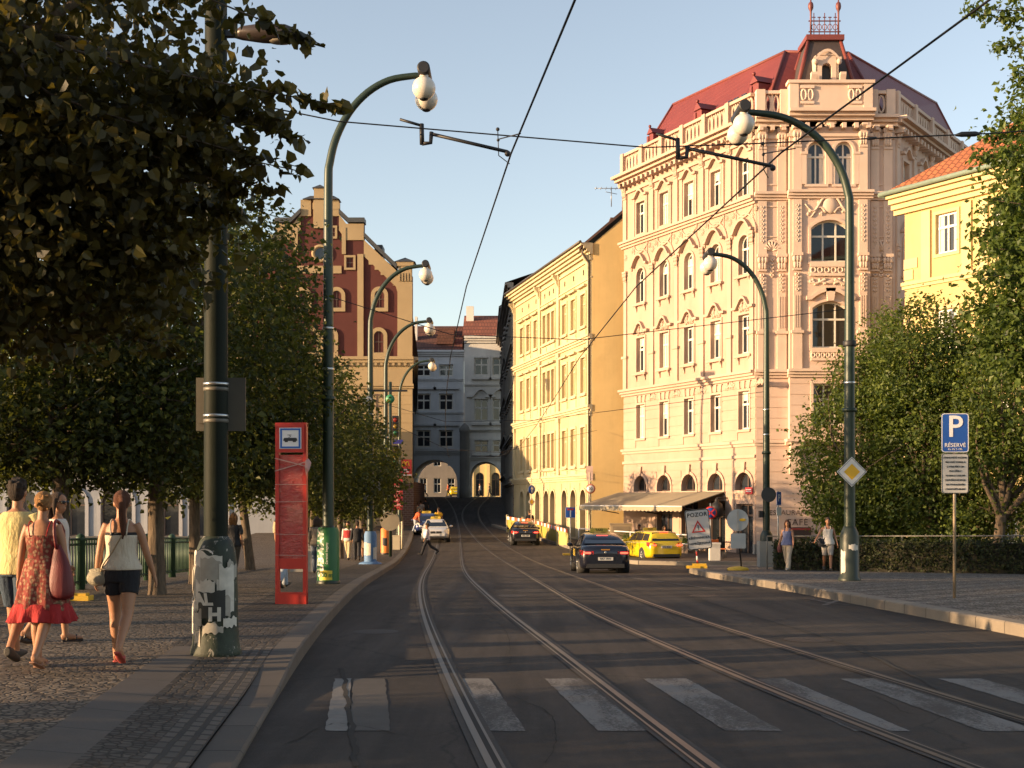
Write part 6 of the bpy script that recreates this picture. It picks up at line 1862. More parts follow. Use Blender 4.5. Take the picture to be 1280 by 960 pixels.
mb.build('steel_band', M_CLAMP, col)

# red tram stop pillar wrapped in film
sx, sy = wx(364.5, 22.0), 22.0; sz = float(G(sy)) + SW
st = empty('stop_pillar', (sx, sy, sz), R(-4), 'tall red tram stop pillar wrapped in clear film, open frame near its foot', 'stop pillar')
M_STOPR = plain('stop_red', (.50, .035, .022), .4, 0, .12, 2)
def film():
    m, nt, b = nm('stop_red_under_film')
    v = coords(nt, 'Object', (2.5, 1, 5)); f = noise(nt, v, 2.2, 6, .7)
    c = mixc(nt, ramp(nt, f, [(.45, 0.0), (.7, .5)]), (.40, .03, .022), (.50, .16, .12)); nt.links.new(c, b.inputs['Base Color'])
    b.inputs['Roughness'].default_value = .22; b.inputs['Coat Weight'].default_value = .6
    bump(nt, b, f, .8, .06)
    return m
mb = MB()
for s in (-1, 1): mb.box(s * .24 - .03, s * .24 + .03, -.06, .06, 0, 3.1)
mb.box(-.27, .27, -.07, .07, 0, .19); mb.box(-.21, .21, -.045, .045, .16, .2); mb.box(-.27, .27, -.075, .075, 3.04, 3.11)
mb.build('frame', M_STOPR, st)
mb = MB(); mb.box(-.215, .215, -.04, .04, .6, 2.56); mb.build('panel', film(), st)
mb = MB(); mb.box(-.215, .215, -.052, .05, .6, .78); mb.build('lower_rail', M_STOPR, st)
mb = MB(); mb.box(-.24, .24, -.085, .06, 2.6, 3.08); hb = mb.build('head_box', M_STOPR, st)
mb = MB(); mb.box(-.19, .19, -.092, -.086, 2.66, 3.02); mb.build('white_field', M_SIGNW, hb)
mb = MB(); ring_frame(mb, [(-.145, 2.70), (.145, 2.70), (.145, 2.98), (-.145, 2.98)], .03, -.097, -.093); mb.build('blue_border', plain('stop_blue', (.02, .12, .42), .4), hb)
mb = MB(); mb.prism([(-.118, 2.795), (.118, 2.795), (.122, 2.81), (.108, 2.848), (-.108, 2.848), (-.122, 2.81)], -.096, -.093)
for s in (-.07, .07): mb.box(s - .028, s + .028, -.096, -.093, 2.775, 2.796)
mb.tube([(-.03, -.095, 2.85), (.01, -.095, 2.875), (-.02, -.095, 2.895)], .005, 5); mb.box(-.05, .02, -.096, -.093, 2.893, 2.901)
mb.build('tram_pictogram', M_BLACK, hb)
M_TAPE = plain('film_tape', (.46, .26, .22), .25, 0, .3, 10)
for i, (z0, z1, a) in enumerate(((2.5, 2.36, .0), (2.28, 2.44, .0), (2.05, 2.05, 0), (1.75, 1.76, 0), (1.2, 1.19, 0), (.84, .83, 0))):
    mb = MB()
    w = .005 if i > 1 else .009
    mb.add([(-.275, -.066 - .002 * i, z0 - w), (.275, -.066 - .002 * i, z1 - w), (.275, -.066 - .002 * i, z1 + w), (-.275, -.066 - .002 * i, z0 + w)], [(0, 1, 2, 3)])
    mb.build('film_strap', M_TAPE, st)
mb = MB(); _r = random.Random(3)
P = [(.275, -.05, 2.2), (.30, -.09, 2.28), (.36, -.06, 2.4), (.33, -.02, 2.5), (.28, -.05, 2.48), (.27, -.07, 2.3)]
mb.add([(.27, -.07, 2.2), (.33, -.1, 2.3), (.36, -.06, 2.42), (.30, -.03, 2.5), (.26, -.08, 2.46), (.25, -.09, 2.34)], [(0, 1, 5), (1, 2, 4, 5), (2, 3, 4)])
mb.build('loose_film', M_TAPE, st)

# green river railing behind the trees
M_GRAIL = plain('railing_green', (.035, .075, .045), .5, .2, .25, 4)
fx = lambda y: np.interp(y, [8, 20, 34, 50], [-9.2, -9.0, -9.2, -10.0])
for i in range(12):
    ya, yb = 14 + i * 2.6, 14 + (i + 1) * 2.6
    p = empty('river_railing', (float(fx(ya)), ya, float(G(ya)) + SW), 0, 'green iron railing panel of vertical bars along the river side behind the trees', 'railing', 'river railing panels')
    mb = MB(); mb.lathe([(.1, 0), (.1, 1.02), (.12, 1.04), (.09, 1.14), (.02, 1.18)], 8); mb.build('post', M_GRAIL, p)
    mb = MB(); n = 13; d = Vector((float(fx(yb) - fx(ya)), yb - ya, float(G(yb) - G(ya))))
    for zz in (.16, .95, 1.06): mb.tube([(0, 0, zz), d + Vector((0, 0, zz))], .028, 5)
    for k in range(1, n + 1):
        q = d * (k / (n + 1)); mb.tube([q + Vector((0, 0, .1)), q + Vector((0, 0, 1.06))], .018, 5)
    mb.build('bar_panel', M_GRAIL, p)
mb = MB(); bl = empty('stone_bench', (wx(383, 41), 41, float(G(41)) + SW), R(5), 'grey stone block behind the red pillar and the first lamp', 'stone block')
mb.box(-.5, .45, -.3, .3, 0, .78); mb.box(-.54, .49, -.34, .34, .78, .86); mb.build('block', M_STONE, bl)
def floor_plate(x, y, z, label, w=.36, d=.2):
    mb = MB(T(x, y, z)); mb.lathe([(w, 0), (w, .05), (w * .85, .1), (w * .3, .12), (.05, .13)], 16); return mb
mb = MB(); mb.box(-.24, .24, -.15, .15, 0, .09); mb.box(-.18, .18, -.1, .1, .09, .13); yb = mb.build('rubber_block', M_YBASE); yb.location = (wx(97, 23.0), 23.0, float(G(23)) + SW)
tag(yb, 'yellow rubber sign foot lying on the pavement behind the strolling women', 'sign foot')
ub_ = empty('utility_box', (wx(495.5, 72), 72, float(G(72)) + SW), 0, 'beige utility box beside white posts before the brick corner', 'utility box')
mb = MB(); mb.box(-.2, .2, -.15, .15, 0, .75); mb.box(-.22, .22, -.17, .17, .75, .8); mb.build('case', plain('beige_box', (.5, .42, .28), .6), ub_)
for X, h in ((499, 1.45), (502.5, 1.5)):
    mb = MB(); mb.tube([(0, 0, 0), (0, 0, h)], .06, 8); mb.ball((0, 0, h), .065, 8, 5); o = mb.build('bollard', plain('bollard_white', (.62, .54, .38), .5)); o.location = (wx(X, 73), 73, float(G(73)) + SW)
    tag(o, 'tall whitish post beside the beige utility box', 'post', 'whitish posts by the brick corner')

# ---- right side signs
def sign_post(name, x, y, h, label, z0=None, r=.03, mat=None, cat='road sign', rz=0):
    s = empty(name, (x, y, float(G(y)) + SW if z0 is None else z0), rz, label, cat)
    mb = MB(); mb.tube([(0, 0, 0), (0, 0, h)], r, 8); mb.build('post', mat or M_STEEL, s)
    return s
def plate(parent, name, w, h, zc, mat, y=-.04, t=.012, border=None, bw=.012, back=None):
    mb = MB()
    r = min(w, h) * .09
    pts = []
    for cx, cz, a0 in ((w / 2 - r, -h / 2 + r, -90), (w / 2 - r, h / 2 - r, 0), (-w / 2 + r, h / 2 - r, 90), (-w / 2 + r, -h / 2 + r, 180)):
        for a in np.linspace(a0, a0 + 90, 5): pts.append((cx + r * math.cos(R(a)), zc + cz + r * math.sin(R(a))))
    mb.prism(pts, y, y + t); o = mb.build(name, mat, parent)
    if border:
        k = 1 - 2.2 * bw / min(w, h)
        q = [(x * (1 - 2.2 * bw / w), zc + (z - zc) * (1 - 2.2 * bw / h)) for x, z in pts]
        mb = MB(); ring_frame(mb, q, bw, y - .003, y + .001); mb.build('border', border, o)
    return o
ps = sign_post('parking_sign', wx(1193, 23.7), 23.7, 3.42, 'blue reserved parking sign with a white text plate on a tall bare post', mat=plain('post_tan', (.32, .25, .17), .5, .4, .2, 6))
p = plate(ps, 'blue_plate', .5, .72, 3.06, M_SIGNB, border=M_SIGNW)
mesh_text('P', .56, M_SIGNW, p, T(0, -.046, 3.16) @ FACE, bold=.006)
mesh_text('RÉSERVÉ', .105, M_SIGNW, p, T(0, -.046, 2.83) @ FACE)
mesh_text('Po–Pá 7–19h', .05, M_SIGNW, p, T(0, -.046, 2.755) @ FACE)
p = plate(ps, 'text_plate', .5, .74, 2.31, plain('plate_grey', (.48, .46, .42), .55), border=M_BLACK)
for i, t in enumerate(('STANOVIŠTĚ VOZIDEL', 'PRO DVĚ VOZIDLA', 'Z VYHLÁŠKY DB', 'PRO ÚČELY', 'VOZIDLO TAXI DB', 'DOPLŇKOVÉ SPOJE', 'NA VYHRAZENÉM', 'STANOVIŠTI MHMP')): mesh_text(t, .043, M_BLACK, p, T(0, -.046, 2.60 - i * .083) @ FACE, bold=.0006)
# priority diamond on the tall lamp
dm = empty('priority_sign', (wx(1062, 31.8), 31.8 - .02, float(G(31.8)) + SW), 0, 'white edged yellow diamond priority sign on the tall right lamp', 'road sign')
zc = wz(590, 31.8) - dm.location.z
def diamond(mb, r, y0, y1): mb.prism([(0, zc - r), (r, zc), (0, zc + r), (-r, zc)], y0, y1)
mb = MB(); diamond(mb, .37, -.19, -.175); d_ = mb.build('white_plate', M_SIGNW, dm)
mb = MB(); diamond(mb, .345, -.193, -.1905); mb.build('black_edge', M_BLACK, d_)
mb = MB(); diamond(mb, .33, -.196, -.1935); mb.build('white_field', M_SIGNW, d_)
mb = MB(); diamond(mb, .20, -.2, -.1965); mb.build('yellow_field', M_SIGNY, d_)
mb = MB(); mb.box(-.16, .16, -.172, -.15, zc - .05, zc - .02); mb.box(-.16, .16, -.172, -.15, zc + .02, zc + .05); mb.lathe([(.15, zc - .06), (.152, zc + .06)], 14); mb.build('clamp', M_CLAMP, dm)
# warning board on a yellow foot
z0 = float(G(45.5)) + SW
wb = empty('warning_board', (wx(872.5, 45.5), 45.5, z0), 0, 'leaning white warning board with a red triangle on a red and white post', 'road sign')
mb = MB(); mb.box(-.42, .3, -.2, .2, 0, .1); mb.box(-.35, .05, -.24, -.2, .0, .08); mb.box(-.2, .28, -.16, .16, .1, .17); mb.build('foot', M_YBASE, wb)
for k in range(6):
    mb = MB(RY(R(-5))); mb.tube([(0, 0, .12 + k * .16), (0, 0, .28 + k * .16)], .035, 8); mb.build('post_segment', M_SIGNW if k % 2 else M_STOPR, wb)
bd = bpy.data.objects.new('board', None)
tl = T(.0, -.05, 1.38) @ RY(R(-6))
bdm = plate(wb, 'board', .86, 1.42, 0, plain('board_white', (.55, .53, .5), .5), border=M_BLACK, bw=.03); bdm.matrix_local = tl
mesh_text('POZOR', .2, M_BLACK, bdm, T(0, -.047, .52) @ FACE, bold=.004, space=1.1)
mesh_text('KŘIŽOVNICKÁ', .112, M_BLACK, bdm, T(0, -.047, -.3) @ FACE, bold=.002)
mesh_text('NEPRŮJEZDNÁ', .112, M_BLACK, bdm, T(0, -.047, -.5) @ FACE, bold=.002)
mb = MB(); ring_frame(mb, [(-.17, -.06), (.17, -.06), (0, .24)], .045, -.05, -.044); mb.build('red_triangle', plain('sign_red', (0.55, 0.035, 0.025), .4, 0, .05), bdm)
mb = MB(); mb.box(-.014, .014, -.05, -.044, .02, .16); mb.box(-.014, .014, -.05, -.044, -.03, .0); mb.build('exclamation_mark', M_BLACK, bdm)
# back of a round sign with square plate
z0 = float(G(42.5)) + SW
rs = empty('round_sign', (wx(922.5, 42.5), 42.5, z0), R(3), 'grey back of a round sign above a square plate on a yellow foot', 'road sign')
mb = MB(); mb.lathe([(.36, 0), (.36, .06), (.3, .1), (.08, .14)], 18); mb.build('foot', M_YBASE, rs)
mb = MB(RY(R(-2))); mb.tube([(.12, 0, .1), (.06, 0, 1.0), (0, 0, 2.05)], .028, 8); mb.build('post', M_IRON, rs)
mb = MB(T(-.02, -.03, 1.67) @ RX(PI / 2)); mb.lathe([(.01, 0), (.36, 0), (.365, .02), (.01, .022)], 28, smooth=False); dsk = mb.build('disc', plain('sign_back_pale', (.40, .41, .41), .45, .3, .12, 4), rs)
mb = MB(); mb.ball((.13, -.055, 1.68), (.13, .004, .05), 14, 6); mb.build('yellow_sticker', M_SIGNY, dsk)
mb = MB(); mb.box(-.03, .03, -.075, -.05, 1.32, 2.0); mb.build('bracket', M_SIGNBK, dsk)
plate(rs, 'square_plate', .5, .5, .98, plain('sign_back_pale', (.40, .41, .41), .45, .3, .12, 4))
# no-stopping sign by the terrace
ns = sign_post('no_stopping_sign', wx(888, 60), 60, 2.6, 'round blue no stopping sign with red cross beside the cafe awning')
zc = wz(641, 60) - ns.location.z
mb = MB(T(0, -.05, zc) @ RX(PI / 2)); mb.lathe([(.01, 0), (.3, 0), (.3, .015), (.01, .016)], 24); n1 = mb.build('red_disc', plain('sign_red', (0.55, 0.035, 0.025), .4, 0, .05), ns)
mb = MB(T(0, -.068, zc) @ RX(PI / 2)); mb.lathe([(.01, 0), (.24, 0), (.24, .004), (.01, .004)], 24); mb.build('blue_field', M_SIGNB, n1)
mb = MB()
for s in (-1, 1): mb.M = T(0, 0, zc) @ RY(s * PI / 4); mb.box(-.24, .24, -.078, -.074, -.03, .03)
mb.build('red_cross', plain('sign_red', (0.55, 0.035, 0.025), .4, 0, .05), n1)
# small parking sign by the second right lamp
sp2 = sign_post('parking_sign', wx(972.5, 45.6), 45.6, 2.75, 'small blue parking sign with white plate beside the stone footed lamp', rz=R(52))
p = plate(sp2, 'blue_plate', .36, .48, 2.48, M_SIGNB, border=M_SIGNW, bw=.01); mesh_text('P', .36, M_SIGNW, p, T(0, -.046, 2.49) @ FACE, bold=.006)
plate(sp2, 'white_plate', .36, .3, 2.02, M_SIGNW)
# round sign back and box on the second right lamp
r0 = R2[0]; zc = wz(618.5, 48) - r0.location.z
mb = MB(T(.05, -.17, zc) @ RX(PI / 2)); mb.lathe([(.01, 0), (.28, 0), (.28, .02), (.01, .022)], 22, smooth=False); mb.build('round_sign_back', plain('sign_back_dark', (.07, .07, .07), .5, .3), r0)
mb = MB(); mb.box(-.28, -.14, -.1, .1, zc - .85, zc - .6); mb.build('control_box', M_IRON, r0)
# street plate on the corner house
mb = FL.mb(); u = LLEN - .12; mb.box(u - .62, u - .02, -.15, -.06, 2.15, 2.5); npl = mb.build('street_plate', plain('plate_red', (.5, .04, .04), .4), pink)
mb = FL.mb(); [mb.box(u - .56, u - .08, -.155, -.151, 2.27 + k * .09, 2.31 + k * .09) for k in (0, 1)]; mb.build('print', M_SIGNW, npl)
# dead-end sign and arrow sign on the far kerb
de = sign_post('dead_end_sign', wx(713, 69), 69, 2.45, 'blue dead end sign with white T near the dark saloon', float(G(69)))
mb = MB(); mb.box(-.4, .3, -.25, .25, 0, .1); mb.build('foot', M_YBASE, de)
p = plate(de, 'blue_plate', .55, .58, 2.3, M_SIGNB, border=M_SIGNW, bw=.012)
mb = MB(); mb.box(-.035, .035, -.047, -.043, 2.05, 2.42); mb.build('white_stem', M_SIGNW, p)
mb = MB(); mb.box(-.17, .17, -.048, -.043, 2.42, 2.5); mb.build('red_bar', plain('sign_red', (0.55, 0.035, 0.025), .4, 0, .05), p)
ar = sign_post('arrow_sign', wx(664, 83), 83, 4.0, 'round blue arrow sign above a small diamond before the yellow house', rz=R(42), mat=plain('post_pale', (.5, .45, .32), .5))
zc = wz(612, 83) - ar.location.z
mb = MB(T(0, -.05, zc) @ RX(PI / 2)); mb.lathe([(.01, 0), (.29, 0), (.29, .015), (.01, .016)], 24); n1 = mb.build('blue_disc', M_SIGNB, ar)
mb = MB(); mb.prism([(-.03, zc - .2), (.03, zc - .2), (.03, zc + .02), (.11, zc + .02), (0, zc + .2), (-.11, zc + .02), (-.03, zc + .02)], -.07, -.066); mb.build('white_arrow', M_SIGNW, n1)
zc -= .8
mb = MB(); mb.prism([(0, zc - .3), (.3, zc), (0, zc + .3), (-.3, zc)], -.05, -.04); n2 = mb.build('diamond_plate', M_SIGNW, ar)
mb = MB(); mb.prism([(0, zc - .19), (.19, zc), (0, zc + .19), (-.19, zc)], -.054, -.051); mb.build('yellow_field', M_SIGNY, n2)
sl = sign_post('speed_sign', wx(737, 78.5), 78.5, 4.4, 'tall pale sign post with a red ringed 30 sign at the yellow corner', mat=plain('post_pale', (.5, .45, .32), .5), r=.06)
zc = wz(611, 78.5) - sl.location.z
mb = MB(T(.05, -.07, zc) @ RX(PI / 2)); mb.lathe([(.01, 0), (.3, 0), (.3, .015), (.01, .016)], 24); n1 = mb.build('red_disc', plain('faded_red', (.55, .16, .1), .5), sl)
mb = MB(T(.05, -.088, zc) @ RX(PI / 2)); mb.lathe([(.01, 0), (.22, 0), (.22, .004), (.01, .004)], 24); mb.build('white_field', M_SIGNW, n1)
mesh_text('30', .25, M_BLACK, n1, T(.05, -.095, zc) @ FACE, bold=.006)
plate(sl, 'text_plate', .4, .9, zc + .95, plain('plate_pink', (.6, .42, .34), .6))

# construction hoarding along the far kerb
M_HOARD = plain('hoarding_yellow', (.36, .28, .05), .8, 0, .3, 1.5, .3)
M_HOARD2 = plain('hoarding_faded', (.42, .36, .12), .8, 0, .3, 1.5, .3)
hp = [(-.35, 93.0), (.75, 90.0), (1.75, 87.0), (2.35, 83.5), (2.85, 80.0), (3.35, 76.6)]
for i in range(5):
    a, b = Vector(hp[i]), Vector(hp[i + 1]); L = (b - a).length; z = float(G(a.y)); dz = float(G(b.y)) - z
    h = empty('hoarding_panel', (a.x, a.y, z), 0, 'yellow construction hoarding panel topped by a red and white board, before the yellow house', 'hoarding', 'yellow hoarding panels')
    d = (b - a).normalized()
    ang = math.atan2(d.y, d.x)
    mb = MB(RZ(ang)); mb.add([(0, 0, .08), (L - .06, 0, .08 + dz), (L - .06, 0, .98 + dz), (0, 0, .98), (0, .05, .08), (L - .06, .05, .08 + dz), (L - .06, .05, .98 + dz), (0, .05, .98)], [(0, 1, 2, 3), (4, 7, 6, 5), (0, 3, 7, 4), (1, 5, 6, 2), (3, 2, 6, 7), (0, 4, 5, 1)]); mb.build('panel', M_HOARD2 if i in (1, 4) else M_HOARD, h)
    n = 6
    for k in range(n):
        mb = MB(RZ(ang)); x0, x1 = (L - .06) * k / n, (L - .06) * (k + 1) / n; q0, q1 = dz * k / n, dz * (k + 1) / n
        mb.add([(x0, -.03, .94 + q0), (x1, -.03, .94 + q1), (x1, -.03, 1.16 + q1), (x0, -.03, 1.16 + q0), (x0, .0, .94 + q0), (x1, .0, .94 + q1), (x1, .0, 1.16 + q1), (x0, .0, 1.16 + q0)], [(0, 1, 2, 3), (4, 7, 6, 5), (3, 2, 6, 7), (0, 4, 5, 1), (0, 3, 7, 4), (1, 5, 6, 2)])
        mb.build('board_stripe', plain('board_red', (.55, .1, .04), .5) if k % 2 else M_SIGNW, h)
    mb = MB(RZ(ang)); mb.box(-.04, .04, -.06, .1, 0, 1.3); mb.build('post', plain('hoarding_post', (.5, .42, .25), .6), h)

# ---------------------------------------------------------------- cafe terrace
def fl_world(u, out, z): return FL.M @ Vector((u, -out, z)) + Vector(pink.location)
M_AWN = plain('awning_canvas', (.27, .225, .15), .9, 0, .22, 1.2, .3)
gz_c = float(G(67)) + SW
uA = [-.7, 4.1, LLEN - 2.75]
for i in range(2):
    u0, u1 = uA[i] + (.03 if i else 0), uA[i + 1]
    aw = empty('awning', fl_world((u0 + u1) / 2, 0, gz_c), 0, ('faded beige awning over the cafe terrace, far half towards the yellow house', 'faded beige awning over the cafe terrace, half nearer the street corner')[i], 'awning')
    M0 = Matrix.Translation(-aw.location) @ Matrix.Translation(pink.location) @ FL.M
    zt, zf, out = wz(615, 72) + .02, wz(632.5, 68), 2.75
    mb = MB(M0); nn = 10
    mb.add([(u0, -.02, zt), (u1, -.02, zt), (u1, -out, zf), (u0, -out, zf), (u0, -.02, zt - .05), (u1, -.02, zt - .05), (u1, -out, zf - .05), (u0, -out, zf - .05)], [(0, 3, 2, 1), (4, 5, 6, 7), (3, 7, 6, 2), (1, 2, 6, 5), (0, 4, 7, 3)])
    mb.build('canvas', M_AWN, aw)
    mb = MB(M0)
    nsc = 16
    for k in range(nsc):
        a, b = u0 + (u1 - u0) * k / nsc, u0 + (u1 - u0) * (k + 1) / nsc
        mb.add([(a, -out - .01, zf - .02), (b, -out - .01, zf - .02), (b, -out - .03, zf - .25), ((a + b) / 2, -out - .05, zf - .32), (a, -out - .03, zf - .25)], [(0, 1, 2, 3, 4)])
    mb.build('valance', plain('awning_valance', (.28, .235, .16), .9, 0, .2, 2), aw)
    for u in (u0 + .15, u1 - .15):
        mb = MB(M0); mb.tube([(u, -.05, zf - .5), (u, -out + .1, zf - .08)], .03, 6); mb.build('arm', M_IRON, aw)
    mb = MB(M0); mb.tube([(u0, -out, zf - .02), (u1, -out, zf - .02)], .035, 6); mb.build('front_bar', M_SIGNW, aw)
# terrace fence, tables, chairs, box planters
def place(u, out): p = fl_world(u, out, 0); return p.x, p.y
M_CHAIR = plain('cafe_chair', (.07, .045, .03), .6)
def cafe_table(u, out, label):
    x, y = place(u, out); t = empty('cafe_table', (x, y, float(G(y)) + SW), 0, label, 'table', 'tables under the awning')
    mb = MB(); mb.lathe([(.4, .7), (.4, .73)], 16); mb.build('tabletop', plain('table_white', (.5, .45, .38), .5), t)
    mb = MB(); mb.tube([(0, 0, 0), (0, 0, .7)], .03, 6); mb.lathe([(.22, 0), (.2, .03), (.03, .05)], 10); mb.build('leg', M_IRON, t)
def cafe_chair(x, y, rz, label, mat=None, grp='dark chairs under the awning'):
    c = empty('cafe_chair', (x, y, float(G(y)) + SW), rz, label, 'chair', grp)
    mb = MB(); mb.box(-.2, .2, -.2, .2, .43, .47); mb.build('seat', mat or M_CHAIR, c)
    mb = MB(); mb.box(-.2, .2, .18, .22, .47, .9); mb.build('backrest', mat or M_CHAIR, c)
    for a in (-.18, .18):
        for b in (-.18, .18): mb = MB(); mb.tube([(a, b, 0), (a, b, .44)], .018, 5); mb.build('leg', M_IRON, c)
_r = random.Random(2)
for k, u in enumerate((1.2, 3.4, 5.6, 7.9, 9.8)):
    cafe_table(u, 1.35, 'small round cafe table under the beige awning')
    x, y = place(u, 1.35)
    for a in (0, PI): cafe_chair(x + .62 * math.cos(a + .5), y + .62 * math.sin(a + .5), a + .5 - PI / 2, 'dark wooden chair at a table under the beige awning')
for k in range(6):
    u = -.2 + k * 2.05
    x, y = place(u, 3.05); x2, y2 = place(u + 2.0, 3.05)
    f = empty('terrace_rail', (x, y, float(G(y)) + SW), 0, 'white terrace rail section on thin posts in front of the awning', 'railing', 'white terrace rail sections')
    mb = MB(); mb.tube([(0, 0, 0), (0, 0, 1.0)], .03, 6); mb.build('post', M_SIGNW, f)
    mb = MB(); mb.tube([(0, 0, .98), (x2 - x, y2 - y, float(G(y2) - G(y)) + .98)], .035, 6); mb.tube([(0, 0, .5), (x2 - x, y2 - y, float(G(y2) - G(y)) + .5)], .02, 6); mb.build('rail', M_SIGNW, f)
    x, y = place(u + 1.0, 2.7)
    r = np.random.default_rng(k)
    q = r.normal(size=(260, 3)) * (.28, .12, .16) + (0, 0, .68)
    b = empty('planter', (x, y, float(G(y)) + SW), math.atan2(-LD.y, -LD.x), 'dark planter trough with green plants along the terrace rail', 'planter', 'planter troughs of the terrace')
    mb = MB(); mb.box(-.5, .5, -.16, .16, 0, .45); mb.box(-.53, .53, -.19, .19, .45, .5); mb.build('trough', plain('trough_brown', (.1, .07, .05), .8), b)
    V, F = leaf_cloud(q, .1, k); fast_mesh('plant', V, F, M_LEAFG, False, b)
# white box planter with orange cushions stacked behind it
x, y = wx(893, 57.5), 57.5
bp = empty('box_planter', (x, y, float(G(y)) + SW), 0, 'square white planter box standing before the cafe door', 'planter')
mb = MB(); mb.box(-.23, .23, -.23, .23, 0, .72); mb.box(-.26, .26, -.26, .26, .72, .8); mb.build('box', plain('planter_white', (.5, .48, .45), .7, 0, .15, 4), bp)
for k, (X, D) in enumerate(((897, 59.5), (902, 60.5))): cafe_chair(wx(X, D), D, R(30 + 40 * k), ('orange terrace chair directly behind the white planter', 'orange terrace chair nearest the cafe door')[k], plain('chair_orange', (.6, .13, .02), .5), 'orange terrace chairs')
# lantern-like bell lamp by the door
lp = fl_world(LLEN - 2.55, .7, wz(637, 68))
ln = empty('wall_lantern', lp, 0, 'dark bell shaped lantern hanging at the end of the awning beside the cafe door', 'lantern')
mb = MB(); mb.lathe([(.05, .62), (.12, .5), (.12, .42), (.3, .3), (.36, .05), (.36, -.35), (.3, -.42), (.1, -.45)], 14); mb.build('body', plain('bronze_dark', (.05, .045, .04), .4, .5), ln)
mb = MB(Matrix.Translation(-lp) @ Matrix.Translation(pink.location) @ FL.M); q = (LLEN - 2.55); mb.tube([(q, .0, wz(637, 68) + .62), (q, -.7, wz(637, 68) + .62)], .03, 6); mb.build('bracket', M_IRON, ln)
# menu cabinet in front of the ochre gable wall, board below the restaurant lettering
mc = empty('menu_cabinet', (wx(776, 74), 74, float(G(74)) + SW), 0, 'low beige cabinet in front of the ochre gable wall by the awning', 'cabinet')
mb = MB(); mb.box(-.62, .62, -.25, .25, 0, 1.35); mb.box(-.66, .66, -.29, .29, 1.35, 1.42); mb.build('case', plain('cabinet_beige', (.36, .27, .16), .7), mc)
mb = MB(); mb.box(-.5, .5, -.262, -.252, .25, 1.25); mb.build('door', plain('cabinet_panel', (.24, .18, .11), .7), mc)
bdv = wz(668, D0); bu0, bu1 = wx(985, D0) - C0[0], wx(1013, D0) - C0[0]
mb = FC.mb(); mb.box(bu0, bu1, -.16, -.04, wz(675, D0), wz(659, D0)); mn = mb.build('menu_board', plain('menu_dark', (.05, .03, .025), .4), pink)
mb = FC.mb(); mb.box(bu0 + .05, bu1 - .05, -.165, -.161, wz(662.5, D0), wz(660, D0)); mb.build('red_strip', plain('menu_red', (.3, .04, .03), .5), mn)

# ---------------------------------------------------------------- tram wires
M_WIRE = plain('copper_wire_dark', (.02, .018, .017), .5, .5)
def wire(name, pts, r, label, group='tram wires'):
    mb = MB(); mb.tube(pts, r, 5); o = mb.build(name, M_WIRE); return tag(o, label, 'wire', group)
def cx(c, y): return float(np.polyval(c, y))
def gw(y, h): return float(G(y)) + h
ysw = [8.6, 14, 22, 31, 41, 50, 60, 70, 80, 95, 110, 130, 150]
H = lambda y: 5.62 if y < 60 else 5.5
wire('contact_wire', [(cx(cA, 8.6) + .9, -6, 5.65), (cx(cA, 8.6) + .1, 4, 5.64)] + [(cx(cA, y), y, gw(y, H(y))) for y in ysw], .011, 'dark overhead tram wire running up the street above the left track')
wire('contact_wire', [(cx(cB, 8.6) + 2.8, 1, 5.65)] + [(cx(cB, y), y, gw(y, H(y))) for y in ysw], .011, 'dark overhead tram wire crossing the front of the pink house above the right track')
ys_ = 14.2
xa, xb = cx(cA, ys_), cx(cB, ys_)
wire('span_wire', [(px + .1, 13.85, 6.15), (-1.9, 14.0, 5.95), (xa + .1, ys_, 5.84), (1.5, ys_, 5.72), (xb - .3, ys_, 5.76), (5.4, ys_, 5.88), (8.0, ys_, 6.1)], .008, 'thin span wire across the street from the postered column over both tracks')
wire('span_wire', [(LP[0][0].location.x, 30, 6.6), (cx(cA, 30.5), 30.4, 5.75), (cx(cB, 31), 31, 5.7), (R1[0].location.x, 32, 6.6)], .01, 'thin span wire between the first left lamp and the tall right lamp')
wire('span_wire', [(LP[1][0].location.x, 52, 5.9), (cx(cA, 51), 51, 4.95), (cx(cB, 50), 50, 4.95), (R2[0].location.x, 48, 5.9)], .011, 'thin span wire between the second left lamp and the stone footed lamp')
wire('span_wire', [(LP[2][0].location.x, 66, 5.9), (cx(cA, 70), 70, 4.6), (cx(cB, 74), 74, 4.6), (Y0.x + .3, 79.8, 6.2)], .012, 'thin span wire from the third left lamp to the corner of the yellow house')
rp = empty('wire_pole', (8.0, ys_, float(G(ys_)) + SW), 0, 'green tram wire pole just outside the right edge', 'pole')
mb = MB(); mb.tube([(0, 0, 0), (0, 0, 8)], .12, 10); mb.lathe([(.24, 0), (.22, 1.2), (.13, 1.3)], 14); mb.build('pole', M_POLE, rp)
def steady_arm(xc, xs, z, label):
    """bent pull-off arm hung from the span wire, holding the contact wire at xc"""
    a = empty('steady_arm', (xc, ys_, z), 0, label, 'wire arm')
    d = xs - xc
    mb = MB(); mb.tube([(d - .24, 0, .38), (d, 0, .31)], .016, 6); mb.tube([(d, 0, .33), (d + .005, 0, .10)], .026, 6); mb.tube([(d + .005, 0, .11), (d + .10, 0, .12), (d + .11, 0, .24)], .024, 6); mb.build('bracket', M_IRON, a)
    mb = MB(); mb.tube([(d + .1, 0, .22), (-.02, 0, .02)], .02, 7); mb.ball((-.02, 0, .0), .035, 8, 6); mb.build('arm', M_IRON, a)
    mb = MB(); mb.tube([(-.13, 0, .25), (-.12, .0, -.02), (.0, .35, -.02)], .006, 5); mb.ball((-.13, 0, .27), .022, 6, 5); mb.ball((-.125, 0, .15), .018, 6, 5); mb.tube([(-.12, 0, .16), (.12, -.5, .08)], .007, 5); mb.build('hanger', M_IRON, a)
    return a
